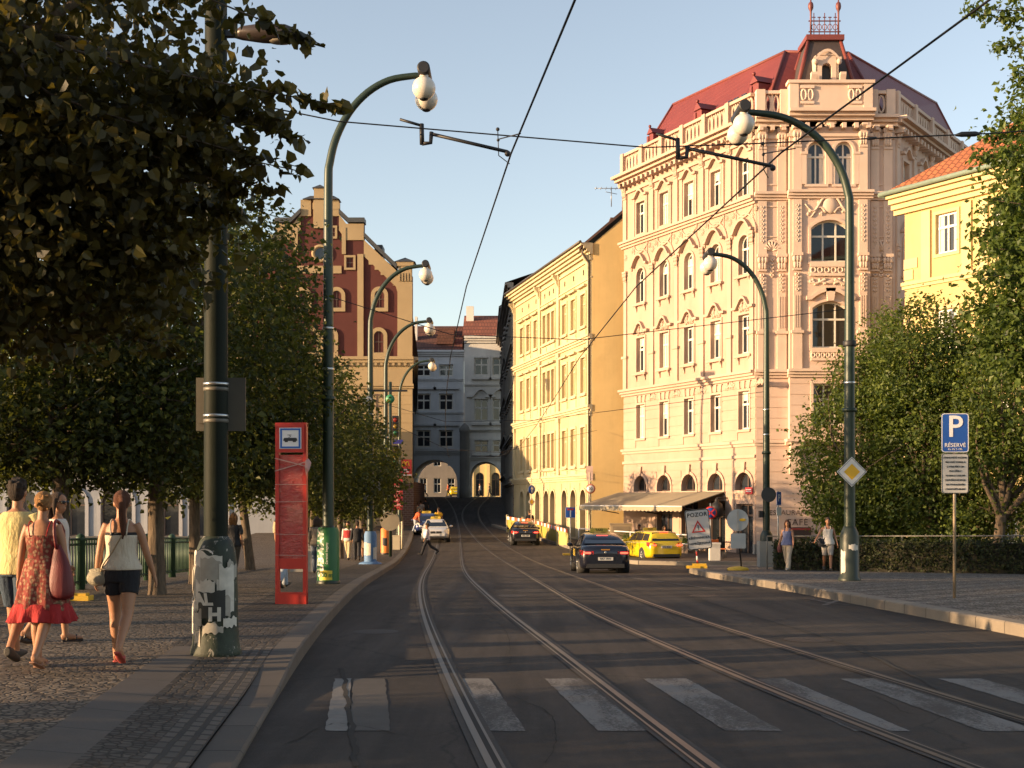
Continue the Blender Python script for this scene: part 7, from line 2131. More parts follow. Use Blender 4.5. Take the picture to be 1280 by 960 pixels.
steady_arm(cx(cA, ys_), wx(527, ys_), wz(192, ys_) + .0, 'dark bent arm holding the left tram wire, hung left of centre')
steady_arm(cx(cB, ys_), wx(847, ys_), wz(210, ys_) + .0, 'dark bent arm holding the right tram wire before the pink house')
for x, n_ in ((wx(1210, ys_), 'right'), (wx(1090, ys_), 'mid')):
    zz = float(np.interp(x, [-1.9, xa + .1, 1.5, xb - .3, 5.4], [5.95, 5.84, 5.72, 5.76, 5.88]))
    mb = MB(); w = .14 if n_ == 'right' else .05
    mb.tube([(x - w, ys_, zz - .01), (x - w * .5, ys_, zz), (x + w * .6, ys_, zz + .005), (x + w, ys_, zz + .01)], [.012, .03 if w > .1 else .016, .03 if w > .1 else .016, .01], 7); o = mb.build('insulator', M_IRON)
    tag(o, {'right': 'thick dark wire insulator on the span wire near the right edge', 'mid': 'small dark wire clip on the span wire before the cut corner', 'left': 'small dark wire clip on the span wire left of the first lamp globes'}[n_], 'insulator')
# ================================================================ CARS
M_TYRE = plain('tyre', (.018, .018, .018), .85)
M_RIM = plain('alloy', (.45, .45, .44), .3, .8)
M_CARGLASS = glass_pane('car_glass', (.012, .015, .02), .04, .1)
M_PLATE = plain('number_plate', (.6, .58, .54), .5)
M_BUMPER = plain('black_plastic', (.025, .025, .026), .6)
M_TAIL = glow('tail_light_lit', (1.0, .06, .03), 2.2)
M_TAILR = plain('tail_lens', (.32, .012, .012), .15, 0, .05, 3)
M_HEADL = plain('headlight_lens', (.7, .66, .55), .08, .2)
def paint(name, c): return plain(name, c, .22, .1, .03, 2, 0, .7)
def car(name, label, x, y, rz, col, kind='saloon', plate_txt='', taxi=False, lit=True, sc=1.0, stripe=None):
    z = float(G(y)) + .005
    car = empty(name, (x, y, z), rz, label, 'car')
    car.scale = (sc, sc, sc)
    L = 4.62; est = kind == 'estate'
    # --- body shell: rings across the car at stations along y (front is +y)
    S = [(-2.31, .36, .74, .60), (-2.29, .30, .90, .74), (-2.18, .24, 1.0, .82), (-1.9, .2, 1.03 if not est else .99, .875), (-1.45, .19, 1.01 if not est else .97, .90), (-.7, .18, .955, .905), (.2, .18, .935, .905), (1.0, .18, .93, .90), (1.35, .18, .92, .895), (1.75, .19, .86, .875), (2.08, .22, .78, .83), (2.24, .26, .70, .74), (2.31, .34, .60, .58)]
    rings = []
    for (yy, zb, zt, w) in S:
        zm = zb + (zt - zb) * .55
        half = [(w * .55, zb), (w * .93, zb + .03), (w * .985, zb + .14), (w, zm), (w * .975, zt - .10), (w * .92, zt - .025), (w * .7, zt + .01), (w * .3, zt + .022)]
        ring = half + [(-a, b) for a, b in half[::-1]]
        rings.append([(a, yy, b) for a, b in ring])
    mb = MB(); mb.loft(rings); body = mb.build('body', col, car)
    # --- cabin
    if est: C = [(-2.22, .97, .0, .80), (-2.02, .97, .36, .79), (-1.86, .97, .455, .78), (-1.2, .96, .50, .79), (-.3, .95, .52, .79), (.25, .945, .50, .79), (.5, .94, .465, .79), (1.32, .92, .02, .80)]
    else: C = [(-1.78, 1.0, .02, .79), (-1.15, .985, .36, .79), (-.85, .97, .445, .78), (-.3, .955, .495, .78), (.2, .945, .49, .78), (.5, .94, .455, .78), (1.36, .92, .02, .79)]
    rings, prm = [], []
    for (yy, zb, h, w) in C:
        t = w - .20 * min(1, h / .4)
        half = [(w, zb - .03), (t + .025, zb + h * .86), (t - .05, zb + h * .965), (t * .5, zb + h * 1.0)]
        rings.append([(a, yy, b) for a, b in half] + [(-a, yy, b) for a, b in half[::-1]]); prm.append((yy, zb, h, w, t))
    mb = MB(); mb.loft(rings); mb.build('cabin', col, car)
    def panel(nm_, pts, out):
        c = sum((Vector(p) for p in pts), Vector()) / len(pts); o = Vector(out).normalized() * .012
        q = [Vector(p) + o for p in pts]
        m_ = MB(); m_.add(q + [v - o * 1.2 for v in q], [tuple(range(len(q)))] + [(i, (i + 1) % len(q), len(q) + (i + 1) % len(q), len(q) + i) for i in range(len(q))])
        return m_.build(nm_, M_CARGLASS, car)
    def at(yy, f, s):   # a point on the cabin side, f = 0 foot .. 1 top
        ys = [p[0] for p in prm]; zb, h, w, t = (np.interp(yy, ys, [p[i] for p in prm]) for i in (1, 2, 3, 4))
        return (s * (w + (t + .025 - w) * f), yy, zb - .03 + (h * .86 + .03) * f)
    wins = ((-.95, -.12), (-.05, .78)) if not est else ((-1.85, -1.1), (-1.02, -.12), (-.05, .78))
    for s in (-1, 1):
        for a, b in wins:
            tb = min(b, .42) if b > .5 else b
            ta = a if (not est or a > -1.5) else -1.75
            if not est and a < -.9: ta = -.62; 
            panel('side_window', [at(a, .16, s), at(b, .16, s), at(tb, .9, s), at(ta if est else max(ta, a), .9, s)], (s, 0, .3))
    r0, r1 = (0, 2) if est else (0, 2)
    (ya, za, ha, wa, ta), (yb, zb, hb, wb_, tb) = prm[r0], prm[r1]
    e = .03
    panel('rear_window', [(-(wa - .1), ya + .04, za + .07 + ha), (wa - .1, ya + .04, za + .07 + ha), (tb - .02, yb - .0, zb + hb * .93), (-(tb - .02), yb - .0, zb + hb * .93)] if not est else [(-.68, -2.2, 1.02), (.68, -2.2, 1.02), (.58, -1.9, 1.40), (-.58, -1.9, 1.40)], (0, -1, .8))
    (ya, za, ha, wa, ta), (yb, zb, hb, wb_, tb) = prm[-1], prm[-2]
    panel('windscreen', [(-(wa - .08), ya - .06, za + .055), ((wa - .08), ya - .06, za + .055), (tb - .02, yb + .02, zb + hb * .93), (-(tb - .02), yb + .02, zb + hb * .93)], (0, 1, .8))
    # --- wheels and arches
    for s in (-1, 1):
        for yw_ in (-1.36, 1.38):
            mb = MB(T(s * .80, yw_, .32) @ RY(PI / 2)); mb.lathe([(.2, -.1), (.29, -.11), (.315, -.07), (.318, .07), (.29, .11), (.2, .1)], 22); wh = mb.build('wheel', M_TYRE, car)
            mb = MB(T(s * .91, yw_, .32) @ RY(s * PI / 2)); mb.lathe([(.2, -.02), (.195, .004), (.17, -.004), (.05, .006), (.04, .012)], 22)
            for k in range(5): a = k * 2 * PI / 5; mb.tube([(.04 * math.cos(a), .04 * math.sin(a), .008), (.18 * math.cos(a), .18 * math.sin(a), .002)], .022, 5)
            mb.build('rim', M_RIM, wh)
            mb = MB(T(s * .70, yw_, .33) @ RY(s * PI / 2)); mb.lathe([(.37, -.2), (.37, .213), (.30, .214)], 22); mb.build('wheel_arch', M_BUMPER, car)
    # --- lights, plate, bumpers, mirrors
    lt = M_TAIL if lit else M_TAILR
    for s in (-1, 1):
        z0_, z1_ = (.70, .87) if not est else (.74, .95)
        mb = MB(); pts = [(s * .80, -2.22, z0_), (s * .42, -2.318, z0_ + .03), (s * .42, -2.318, z1_ - .03), (s * .80, -2.21, z1_)] if not est else [(s * .84, -2.17, z0_), (s * .58, -2.318, z0_ + .02), (s * .58, -2.318, z1_ - .02), (s * .83, -2.16, z1_)]
        pts2 = pts + [(s * .885, -1.98, z0_ + .04), (s * .88, -1.96, z1_ + .01)]
        mb.add([pts2[4], pts2[0], pts2[1], pts2[2], pts2[3], pts2[5]] + [(p[0] * .9, p[1] + .1, p[2]) for p in (pts2[4], pts2[0], pts2[1], pts2[2], pts2[3], pts2[5])], [(0, 1, 4, 5), (1, 2, 3, 4), (5, 4, 10, 11), (4, 3, 9, 10), (0, 6, 7, 1), (1, 7, 8, 2)])
        tl = mb.build('tail_light', M_TAILR, car)
        if lit:
            mb = MB(); mb.box(min(s * .52, s * .78), max(s * .52, s * .78), -2.335, -2.30, z0_ + .05, z0_ + .11); mb.build('lit_lens', M_TAIL, tl)
        mb = MB(); mb.add([(s * .50, 2.29, .60), (s * .80, 2.14, .64), (s * .86, 1.86, .78), (s * .80, 1.9, .83), (s * .52, 2.22, .74)], [(0, 1, 4), (1, 2, 3, 4)]); 
        mb.v[-1] = mb.v[-1] + np.array((s * .012, .03, .012)); mb.build('headlight', M_HEADL, car)
        mb = MB(); mb.ball((s * 1.0, .80, .98), (.11, .07, .075), 10, 7); mb.tube([(s * .88, .82, .93), (s * .96, .82, .95)], .025, 6); mb.build('wing_mirror', col, car)
    mb = MB(); mb.box(-.26, .26, -2.335, -2.31, .52 if not est else .68, .63 if not est else .79); pl = mb.build('number_plate', M_PLATE, car)
    if plate_txt: mesh_text(plate_txt, .10, M_BLACK, pl, T(0, -2.337, .575 if not est else .735) @ FACE, bold=.003)
    mb = MB(); mb.box(-.26, .26, 2.31, 2.335, .40, .51); mb.build('number_plate', M_PLATE, car)
    mb = MB(); mb.box(-.66, .66, -2.325, -2.2, .26, .40); mb.build('rear_bumper', M_BUMPER, car)
    mb = MB(); mb.box(-.55, .55, 2.2, 2.322, .27, .37); mb.build('front_bumper', M_BUMPER, car)
    mb = MB(); mb.box(-.36, .36, 2.24, 2.318, .54, .68); g = mb.build('grille', M_BUMPER, car); mb = MB(); mb.ball((0, 2.32, .62), (.05, .01, .05), 10, 6); mb.build('emblem', M_RIM, g)
    mb = MB(); mb.box(-.2, .2, -1.12 if not est else -1.95, -1.08 if not est else -1.9, 1.335 if not est else 1.41, 1.365 if not est else 1.44); mb.build('brake_light', M_TAIL if lit else M_TAILR, car)
    if not est and lit:
        mb = MB(); mb.box(-.15, .15, -2.318, -2.29, .875, .915); mb.build('boot_strip', plain('boot_amber', (.45, .2, .03), .4), car); mb = MB(); mb.ball((0, -2.318, .80), (.045, .012, .045), 10, 6); mb.build('emblem', M_RIM, car)
    for s in (-1, 1):
        for yy in ((-1.0, -.08, .86) if not est else (-1.02, -.08, .86)):
            mb = MB(); mb.box(min(s * .896, s * .911), max(s * .896, s * .911), yy - .008, yy + .008, .3, .93); mb.build('door_seam', M_BUMPER, car)
        for yy in (-.75, .18):
            mb = MB(); mb.box(min(s * .90, s * .925), max(s * .90, s * .925), yy - .09, yy + .09, .80, .825); mb.build('door_handle', M_BUMPER if not taxi else col, car)
    if taxi:
        mb = MB(); mb.prism([(-.34, 1.46), (.34, 1.46), (.30, 1.60), (-.30, 1.60)], -.1, .06); ts = mb.build('taxi_sign', plain('taxi_yellow', (.72, .5, .06), .4), car)
        mesh_text('TAXI', .12, M_BLACK, ts, T(0, -.102, 1.53) @ FACE, bold=.003); mesh_text('TAXI', .12, M_BLACK, ts, T(0, .062, 1.53) @ RZ(PI) @ FACE, bold=.003)
    if stripe:
        mb = MB()
        for s in (-1, 1): mb.box(min(s * .905, s * .912), max(s * .905, s * .912), -.4, .4, .60, .84)
        mb.build('door_sticker', stripe, car)
    return car
def hd(dx, dy): return math.atan2(-dx, dy)
car('parked_car', 'dark navy saloon taxi with lit tail lights driving up the street', wx(748.5, 47.0), 47.0, R(2.0), paint('navy_paint', (.010, .011, .02)), 'saloon', '9A7 1971', True, stripe=plain('sticker_yellow', (.6, .42, .05), .5))
car('parked_car', 'bright yellow estate taxi beside the dark saloon', wx(812, 62.5), 62.5, R(14), paint('yellow_paint', (.70, .50, .012)), 'estate', '2A3 4560', True)
car('parked_car', 'black saloon with lit tail lights far up the street by the yellow hoarding', wx(654.5, 81.5), 81.5, R(2.5), paint('black_paint', (.012, .012, .014)), 'saloon', '4AB 2207', False)
car('parked_car', 'white taxi coming down the street at the left kerb', wx(544.5, 84.5), 84.5, PI + R(4), paint('white_paint', (.62, .60, .56)), 'saloon', '', True, False)
car('parked_car', 'dark blue car half hidden behind the white taxi at the left kerb', wx(533, 92.0), 92.0, PI + R(5), paint('blue_paint', (.02, .035, .13)), 'saloon', '', True, False)
car('parked_car', 'yellow car in the sun beyond the left archway', wx(568, 180), 180.0, R(8), paint('yellow_paint', (.70, .50, .012)), 'estate', '', False, False)
# ================================================================ PEOPLE
SKINS = {'fair': (.46, .24, .14), 'tan': (.36, .175, .095)}
def skin_mat(k):
    key = 'skin_' + k
    if key in _mats: return _mats[key]
    m = plain(key, SKINS[k], .55, 0, .08, 9)
    b = m.node_tree.nodes['Principled BSDF']; b.inputs['Subsurface Weight'].default_value = .12; b.inputs['Subsurface Radius'].default_value = (.02, .008, .004)
    return m
def cloth(name, c, var=.18, scale=9.0, c2=None):
    key = 'cloth_' + name
    if key in _mats: return _mats[key]
    m, nt, b = nm(key)
    v = coords(nt)
    f = noise(nt, v, scale, 4)
    col = mixc(nt, f, darker(c, 1 - var), darker(c, 1 + var))
    if c2:
        vo = N(nt, 'ShaderNodeTexVoronoi', Scale=26.0); nt.links.new(v, vo.inputs['Vector'])
        f2 = noise(nt, v, 30, 4, .7)
        col = mixc(nt, ramp(nt, vo.outputs['Distance'], [(.25, 1.0), (.5, 0.0)]), col, c2)
        col = mixc(nt, ramp(nt, f2, [(.52, 0.0), (.62, .8)]), col, (.12, .10, .05))
    nt.links.new(col, b.inputs['Base Color']); b.inputs['Roughness'].default_value = .9
    hr = 'hair' in name; wv = coords(nt, 'Object', (14, 14, 1.5) if hr else (3, 3, 1.2)); bump(nt, b, noise(nt, wv, 9 if hr else 4, 5, .65), .9, .02 if hr else .035)
    _mats[key] = m
    return m
V3 = lambda *a: np.array(a, float)
def rx(a): return V3(0, math.sin(a), -math.cos(a))

class Figure:
    """one person, local frame: faces +y, feet at z=0 after settle(); joints from a few angles in degrees"""
    def __init__(s, h=1.72, fem=True, legL=(0, 0), legR=(0, 0), armL=(0, 8, 15), armR=(0, 8, 15), lean=0, turn=0, nod=0, wide=1.0):
        k = h / 1.72; s.k = k; s.fem = fem; s.w = wide
        ln = R(lean); up = V3(0, math.sin(ln), math.cos(ln))
        s.pel = V3(0, 0, .93 * k); s.up = up
        s.at = lambda d: s.pel + up * d * k       # along the spine
        s.neck = s.at(.55)
        s.head = s.at(.685) + V3(0, .015, 0) * k
        sw = (.165 if fem else .195) * k * wide; hw = .085 * k
        s.J = {}
        for sd, leg, arm in ((-1, legL, armL), (1, legR, armR)):
            hip = s.pel + V3(sd * hw, 0, -.01)
            a, b = R(leg[0]), R(leg[1])
            knee = hip + rx(a) * .43 * k; ank = knee + rx(a - b) * .42 * k
            sh = s.at(.475) + V3(sd * sw, 0, 0)
            f, ab, el = R(arm[0]), R(arm[1]), R(arm[2])
            ud = V3(sd * math.sin(ab), math.sin(f) * math.cos(ab), -math.cos(f) * math.cos(ab))
            elb = sh + ud * .285 * k
            inw = R(arm[3]) if len(arm) > 3 else 0
            fd = V3(sd * math.sin(ab - inw), math.sin(f + el) * math.cos(ab), -math.cos(f + el) * math.cos(ab)); fd /= np.linalg.norm(fd)
            wr = elb + fd * .25 * k
            pitch = (a - b) * .8 + (R(leg[2]) if len(leg) > 2 else 0)
            fdir = V3(0, math.cos(pitch), math.sin(pitch)) ; 
            heel = ank + V3(0, -.045, 0) * k + (-V3(0, -math.sin(pitch), math.cos(pitch))) * .055 * k
            s.J[sd] = dict(hip=hip, knee=knee, ank=ank, sh=sh, elb=elb, wr=wr, fd=fd, fdir=fdir, heel=heel, pitch=pitch, ud=ud)
        s.zmin = min(min(j['heel'][2], (j['heel'] + j['fdir'] * .24 * k)[2]) for j in s.J.values()) - .012 * k
        s.yaw = R(turn)
    def torso(s, mb, g=0.0, z0=-.06, z1=.52, flare=0.0):
        k = s.k; f = s.fem
        prof = [(-.10, .150 if f else .145, .115), (-.03, .172 if f else .16, .12), (.05, .165 if f else .158, .115), (.15, .128 if f else .145, .098), (.22, .128 if f else .15, .098), (.32, .148 if f else .17, .112), (.42, .158 if f else .185, .108), (.475, .135 if f else .16, .09), (.52, .075, .062), (.55, .052, .052)]
        zs = np.linspace(z0, z1, 12)
        P, a, b = [], [], []
        for z in zs:
            q = [np.interp(z, [p[0] for p in prof], [p[i] for p in prof]) for i in (1, 2)]
            P.append(s.at(z)); fl = flare * max(0, (.3 - z)); a.append((q[0] * s.w + g + fl) * k); b.append((q[1] * s.w + g + fl) * k)
        mb.tube(P, a, 20, r2=b, ref=(1, 0, 0))
    def leg(s, mb, sd, g=0.0, t1=1.0, bell=0.0):
        k = s.k; j = s.J[sd]
        pts = [j['hip'] + V3(0, 0, .06 * k), j['hip'] * .7 + j['knee'] * .3, j['hip'] * .3 + j['knee'] * .7, j['knee'], j['knee'] * .68 + j['ank'] * .32 + V3(0, -.012, 0), j['knee'] * .3 + j['ank'] * .7, j['ank']]
        rr = [.092, .086, .066, .056, .056, .041, .036]
        L = np.linspace(0, 1, 7); n = 12
        tt = np.linspace(0, t1, n)
        P = np.array([[np.interp(t, L, [p[i] for p in pts]) for i in range(3)] for t in tt]); r = np.array([np.interp(t, L, rr) + g + bell * max(0, t - .5) for t in tt]) * k
        mb.tube(P, r, 14)
    def arm(s, mb, sd, g=0.0, t1=1.0):
        k = s.k; j = s.J[sd]
        pts = [j['sh'] + V3(-sd * .03, 0, .0) * k, j['sh'] * .6 + j['elb'] * .4, j['elb'], j['elb'] * .65 + j['wr'] * .35, j['wr']]
        m = 1.0 if s.fem else 1.15
        rr = [.050 * m, .043 * m, .036 * m, .037 * m, .024 * m]
        tt = np.linspace(0, t1, 12); L = np.linspace(0, 1, 5)
        P = np.array([[np.interp(t, L, [p[i] for p in pts]) for i in range(3)] for t in tt]); r = np.array([np.interp(t, L, rr) + g for t in tt]) * k
        mb.tube(P, r, 12)
    def hand(s, mb, sd):
        k = s.k; j = s.J[sd]; d = j['fd']; w = j['wr']
        side = V3(0, 1, 0) - d * d[1]; side /= np.linalg.norm(side)
        pal = np.cross(d, side) * -sd
        mb.tube([w - d * .01, w + d * .04 * k, w + d * .085 * k], [.022 * k, .036 * k, .033 * k], 10, r2=[.018 * k, .017 * k, .014 * k], ref=side)
        for i, (o, L) in enumerate(((.026, .072), (.009, .08), (-.009, .075), (-.025, .058))):
            b = w + d * .08 * k + side * o * k
            mb.tube([b, b + d * L * .45 * k + pal * .006, b + d * L * .75 * k + pal * .02 * k, b + d * L * .85 * k + pal * .036 * k], [.0098 * k, .0092 * k, .0085 * k, .007 * k], 7)
        b = w + d * .025 * k + side * .028 * k
        mb.tube([b, b + d * .03 * k + side * .02 * k + pal * .012 * k, b + d * .06 * k + side * .018 * k + pal * .022 * k], [.013 * k, .011 * k, .008 * k], 7)
    def foot(s, mb, sd, g=0.0, sole=0.0):
        k = s.k; j = s.J[sd]; u = V3(0, -math.sin(j['pitch']), math.cos(j['pitch'])); h = j['heel']; f = j['fdir']
        pts = [h + u * .035 * k - f * .005, h + f * .04 * k + u * .045 * k, h + f * .11 * k + u * .035 * k, h + f * .18 * k + u * .024 * k, h + f * .235 * k + u * .016 * k]
        mb.tube(pts, (np.array([.026, .034, .037, .042, .03]) + g) * k, 12, r2=(np.array([.034, .046, .036, .024, .013]) + g) * k, ref=(1, 0, 0))
    def headm(s, mb):
        k = s.k; c = s.head; Rm = np.array(Matrix.Rotation(s.yaw, 3, 'Z'))
        q = MB(); q.ball((0, 0, .02), (.074, .094, .10), 18, 14); q.ball((0, .022, -.05), (.056, .07, .066), 14, 10); q.ball((0, .097, -.018), (.012, .018, .016), 8, 6); q.tube([(0, .09, .02), (0, .105, -.015)], [.008, .012], 7)
        for sd in (-1, 1): q.ball((sd * .075, -.008, -.01), (.011, .022, .031), 8, 6)
        q.ball((0, .088, -.062), (.024, .01, .008), 8, 5)
        for v in q.v: v[:] = (v * k) @ Rm.T + c
        b = mb.n
        for v in q.v: mb.v.append(v)
        mb.n += q.n; mb.f += [[b + i for i in f] for f in q.f]; mb.s += q.s; mb.m += q.m
        mb.tube([s.at(.47), s.at(.56), s.head - V3(0, 0, .06) * k], [.062 * k, .05 * k, .052 * k], 12)
    def hpt(s, x, y, z): return s.head + np.array(Matrix.Rotation(s.yaw, 3, 'Z')) @ (V3(x, y, z) * s.k)

def person(label, fig, pos, rz, clothes, skin='fair', vox=.011, group=None, eyes=True):
    s = fig; x, y, z = pos
    root = empty('person', (x, y, z), rz, label, 'person', group)
    O = T(0, 0, -s.zmin)
    mb = MB(O); s.torso(mb, 0)
    for sd in (-1, 1): s.leg(mb, sd); s.arm(mb, sd); s.hand(mb, sd); s.foot(mb, sd)
    s.headm_in = None
    tmp = MB(); s.headm(tmp)
    for v in tmp.v: mb.v.append(v + np.array((0, 0, -s.zmin)))
    b = mb.n; mb.n += tmp.n; mb.f += [[b + i for i in f] for f in tmp.f]; mb.s += tmp.s; mb.m += tmp.m
    o = mb.build('body', skin_mat(skin), root)
    r = o.modifiers.new('remesh', 'REMESH'); r.mode = 'VOXEL'; r.voxel_size = vox; r.use_smooth_shade = True
    if vox < .02: sm = o.modifiers.new('smooth', 'SMOOTH'); sm.factor = .5; sm.iterations = 3
    if eyes:
        for sd in (-1, 1):
            mb = MB(O); c = s.hpt(sd * .031, .082, .008); mb.ball(c, .0115 * s.k, 8, 6); mb.build('eye', plain('eye_dark', (.02, .015, .012), .2), o)
    for nm_, mat, fn in clothes:
        mb = MB(O); fn(s, mb)
        parent = o if nm_ in ('hair',) else root
        c = mb.build(nm_, mat, root)
        if vox < .02 and nm_ not in ('bag_strap', 'strap', 'sunglasses', 'belt'):
            rm = c.modifiers.new('remesh', 'REMESH'); rm.mode = 'VOXEL'; rm.voxel_size = .008 if nm_ in ('shoe', 'hair', 'sandal', 'frill') else .010; rm.use_smooth_shade = True
            sm = c.modifiers.new('smooth', 'SMOOTH'); sm.factor = .5; sm.iterations = 2
    return root

# garments
def tshirt(g=.018, sl=.42, z0=-.06, top=.505):
    def f(s, mb):
        s.torso(mb, g, z0, top, .05)
        for sd in (-1, 1): s.arm(mb, sd, g + .004, sl)
    return f
def tank(g=.012, z0=-.02, top=.40, flare=.12, straps=True):
    def f(s, mb):
        s.torso(mb, g, z0, top, flare)
        if straps:
            for sd in (-1, 1):
                k = s.k
                mb.tube([s.at(top - .02) + V3(sd * .075, -.115, 0) * k, s.at(.475) + V3(sd * .085, -.095, .0) * k, s.at(.525) + V3(sd * .08, -.01, -.0) * k, s.at(.475) + V3(sd * .08, .095, 0) * k, s.at(top - .02) + V3(sd * .07, .115, 0) * k], .012, 7, sub=2)
    return f
def shorts(g=.014, t1=.3, z1=.1):
    def f(s, mb):
        s.torso(mb, g, -.1, z1)
        for sd in (-1, 1): s.leg(mb, sd, g, t1)
    return f
def trousers(g=.014, bell=.02, t1=.99): return lambda s, mb: (s.torso(mb, g, -.1, .1), [s.leg(mb, sd, g, t1, bell) for sd in (-1, 1)])
def shoes(g=.008): return lambda s, mb: [s.foot(mb, sd, g) for sd in (-1, 1)]
def sandals(s, mb):
    for sd in (-1, 1):
        k = s.k; j = s.J[sd]; u = V3(0, -math.sin(j['pitch']), math.cos(j['pitch'])); h = j['heel']; f = j['fdir']
        pts = [h - u * .006 - f * .01, h + f * .08 * k - u * .006, h + f * .17 * k - u * .006, h + f * .25 * k - u * .006]
        mb.tube(pts, np.array([.034, .038, .046, .036]) * k, 12, r2=[.011] * 4, ref=(1, 0, 0))
        mb.tube([h + f * .14 * k + V3(-.045, 0, 0) * k, h + f * .15 * k + u * .06 * k, h + f * .14 * k + V3(.045, 0, 0) * k], .012, 7, sub=3)
def wedges(s, mb):
    for sd in (-1, 1):
        k = s.k; j = s.J[sd]; h = j['heel']; f = j['fdir']
        mb.tube([h + V3(0, 0, -.02), h + f * .08 * k + V3(0, 0, -.025), h + f * .17 * k + V3(0, 0, -.012), h + f * .24 * k + V3(0, 0, -.004)], [.036, .036, .044, .034], 12, r2=[.045, .04, .018, .012], ref=(1, 0, 0))
        for q in (.06, .16): mb.tube([h + f * q * k + V3(-.042, 0, .01), h + f * q * k + V3(0, 0, .075 - q * .1), h + f * q * k + V3(.042, 0, .01)], .013, 7, sub=3)
def short_hair(s, mb):
    for (x, y, z, r) in ((0, -.02, .045, (.084, .098, .092)), (0, -.05, .0, (.078, .068, .085)), (0, .05, .09, (.06, .055, .045))):
        mb.ball(s.hpt(x, y, z), np.array(r) * s.k, 16, 12)
    r_ = np.random.default_rng(4)
    for i in range(26):
        a = r_.normal(size=3); a[2] = abs(a[2]); a /= np.linalg.norm(a); a[1] -= .25
        mb.ball(s.hpt(a[0] * .078, a[1] * .085 - .01, a[2] * .09 + .04), .022 * s.k, 7, 5)
def pony(lo=-.32):
    def f(s, mb):
        mb.ball(s.hpt(0, -.012, .038), np.array((.083, .10, .092)) * s.k, 16, 12); mb.ball(s.hpt(0, -.045, -.0), np.array((.072, .062, .07)) * s.k, 14, 10)
        mb.ball(s.hpt(0, -.11, .05), .03 * s.k, 10, 8)
        mb.tube([s.hpt(0, -.10, .05), s.hpt(.005, -.145, .0), s.hpt(.0, -.15, -.1), s.hpt(.01, -.145, lo * .7), s.hpt(.005, -.14, lo)], [.024, .034, .036, .03, .008], 10, sub=3)
    return f
def bun(s, mb):
    mb.ball(s.hpt(0, -.012, .038), np.array((.084, .10, .092)) * s.k, 16, 12); mb.ball(s.hpt(0, -.05, -.01), np.array((.07, .06, .06)) * s.k, 14, 10); mb.ball(s.hpt(0, -.12, .03), np.array((.045, .04, .04)) * s.k, 12, 8)
    r_ = np.random.default_rng(8)
    for i in range(18): a = r_.normal(size=3); mb.ball(s.hpt(a[0] * .03, -.12 + a[1] * .02, .03 + a[2] * .03), .018 * s.k, 6, 5)
def long_hair(s, mb):
    mb.ball(s.hpt(0, -.012, .038), np.array((.084, .10, .092)) * s.k, 16, 12)
    for x in (-.06, -.03, 0, .03, .06): mb.tube([s.hpt(x, -.06, .04), s.hpt(x * 1.2, -.095, -.05), s.hpt(x * 1.3, -.085, -.15), s.hpt(x * 1.1, -.09, -.22)], [.04, .036, .032, .012], 8, sub=2)
    for sd in (-1, 1): mb.tube([s.hpt(sd * .07, .0, .05), s.hpt(sd * .085, .0, -.04), s.hpt(sd * .08, .0, -.14)], [.025, .024, .01], 8, sub=2)
def skirt(top=.12, length=.42, r0=.15, r1=.24, waves=9, amp=.02, lift=0.0):
    """hanging cloth with folds from the waist down"""
    def f(s, mb):
        k = s.k; rings = []
        n = 54
        for i in range(12):
            t = i / 11
            z = top - (length + top) * t
            rr = r0 + (r1 - r0) * t ** .8; th = np.linspace(0, 2 * PI, n + 1)[:-1]
            w = amp * t * np.sin(waves * th + .8 * np.sin(2 * th) + t)
            c = s.at(0) + V3(0, 0, z * k)
            rings.append(np.column_stack([c[0] + (rr + w) * np.cos(th) * k * 1.06, c[1] + (rr * .82 + w) * np.sin(th) * k, np.full(n, c[2]) + .012 * np.sin(3 * th) * t]))
        mb.loft(rings)
    return f
def strap(a, b, r=.008):
    return lambda s, mb: mb.tube([s.at(a[2]) + V3(a[0], a[1], 0), (s.at(a[2]) + s.at(b[2])) / 2 + V3((a[0] + b[0]) / 2, (a[1] + b[1]) / 2 - .035, 0), s.at(b[2]) + V3(b[0], b[1], 0)], r, 6, sub=4)

def spot(X, D, off=None):
    x = wx(X, D); return (x, D, float(pave(x, D)) if x < 0 else float(G(D)) + SW)

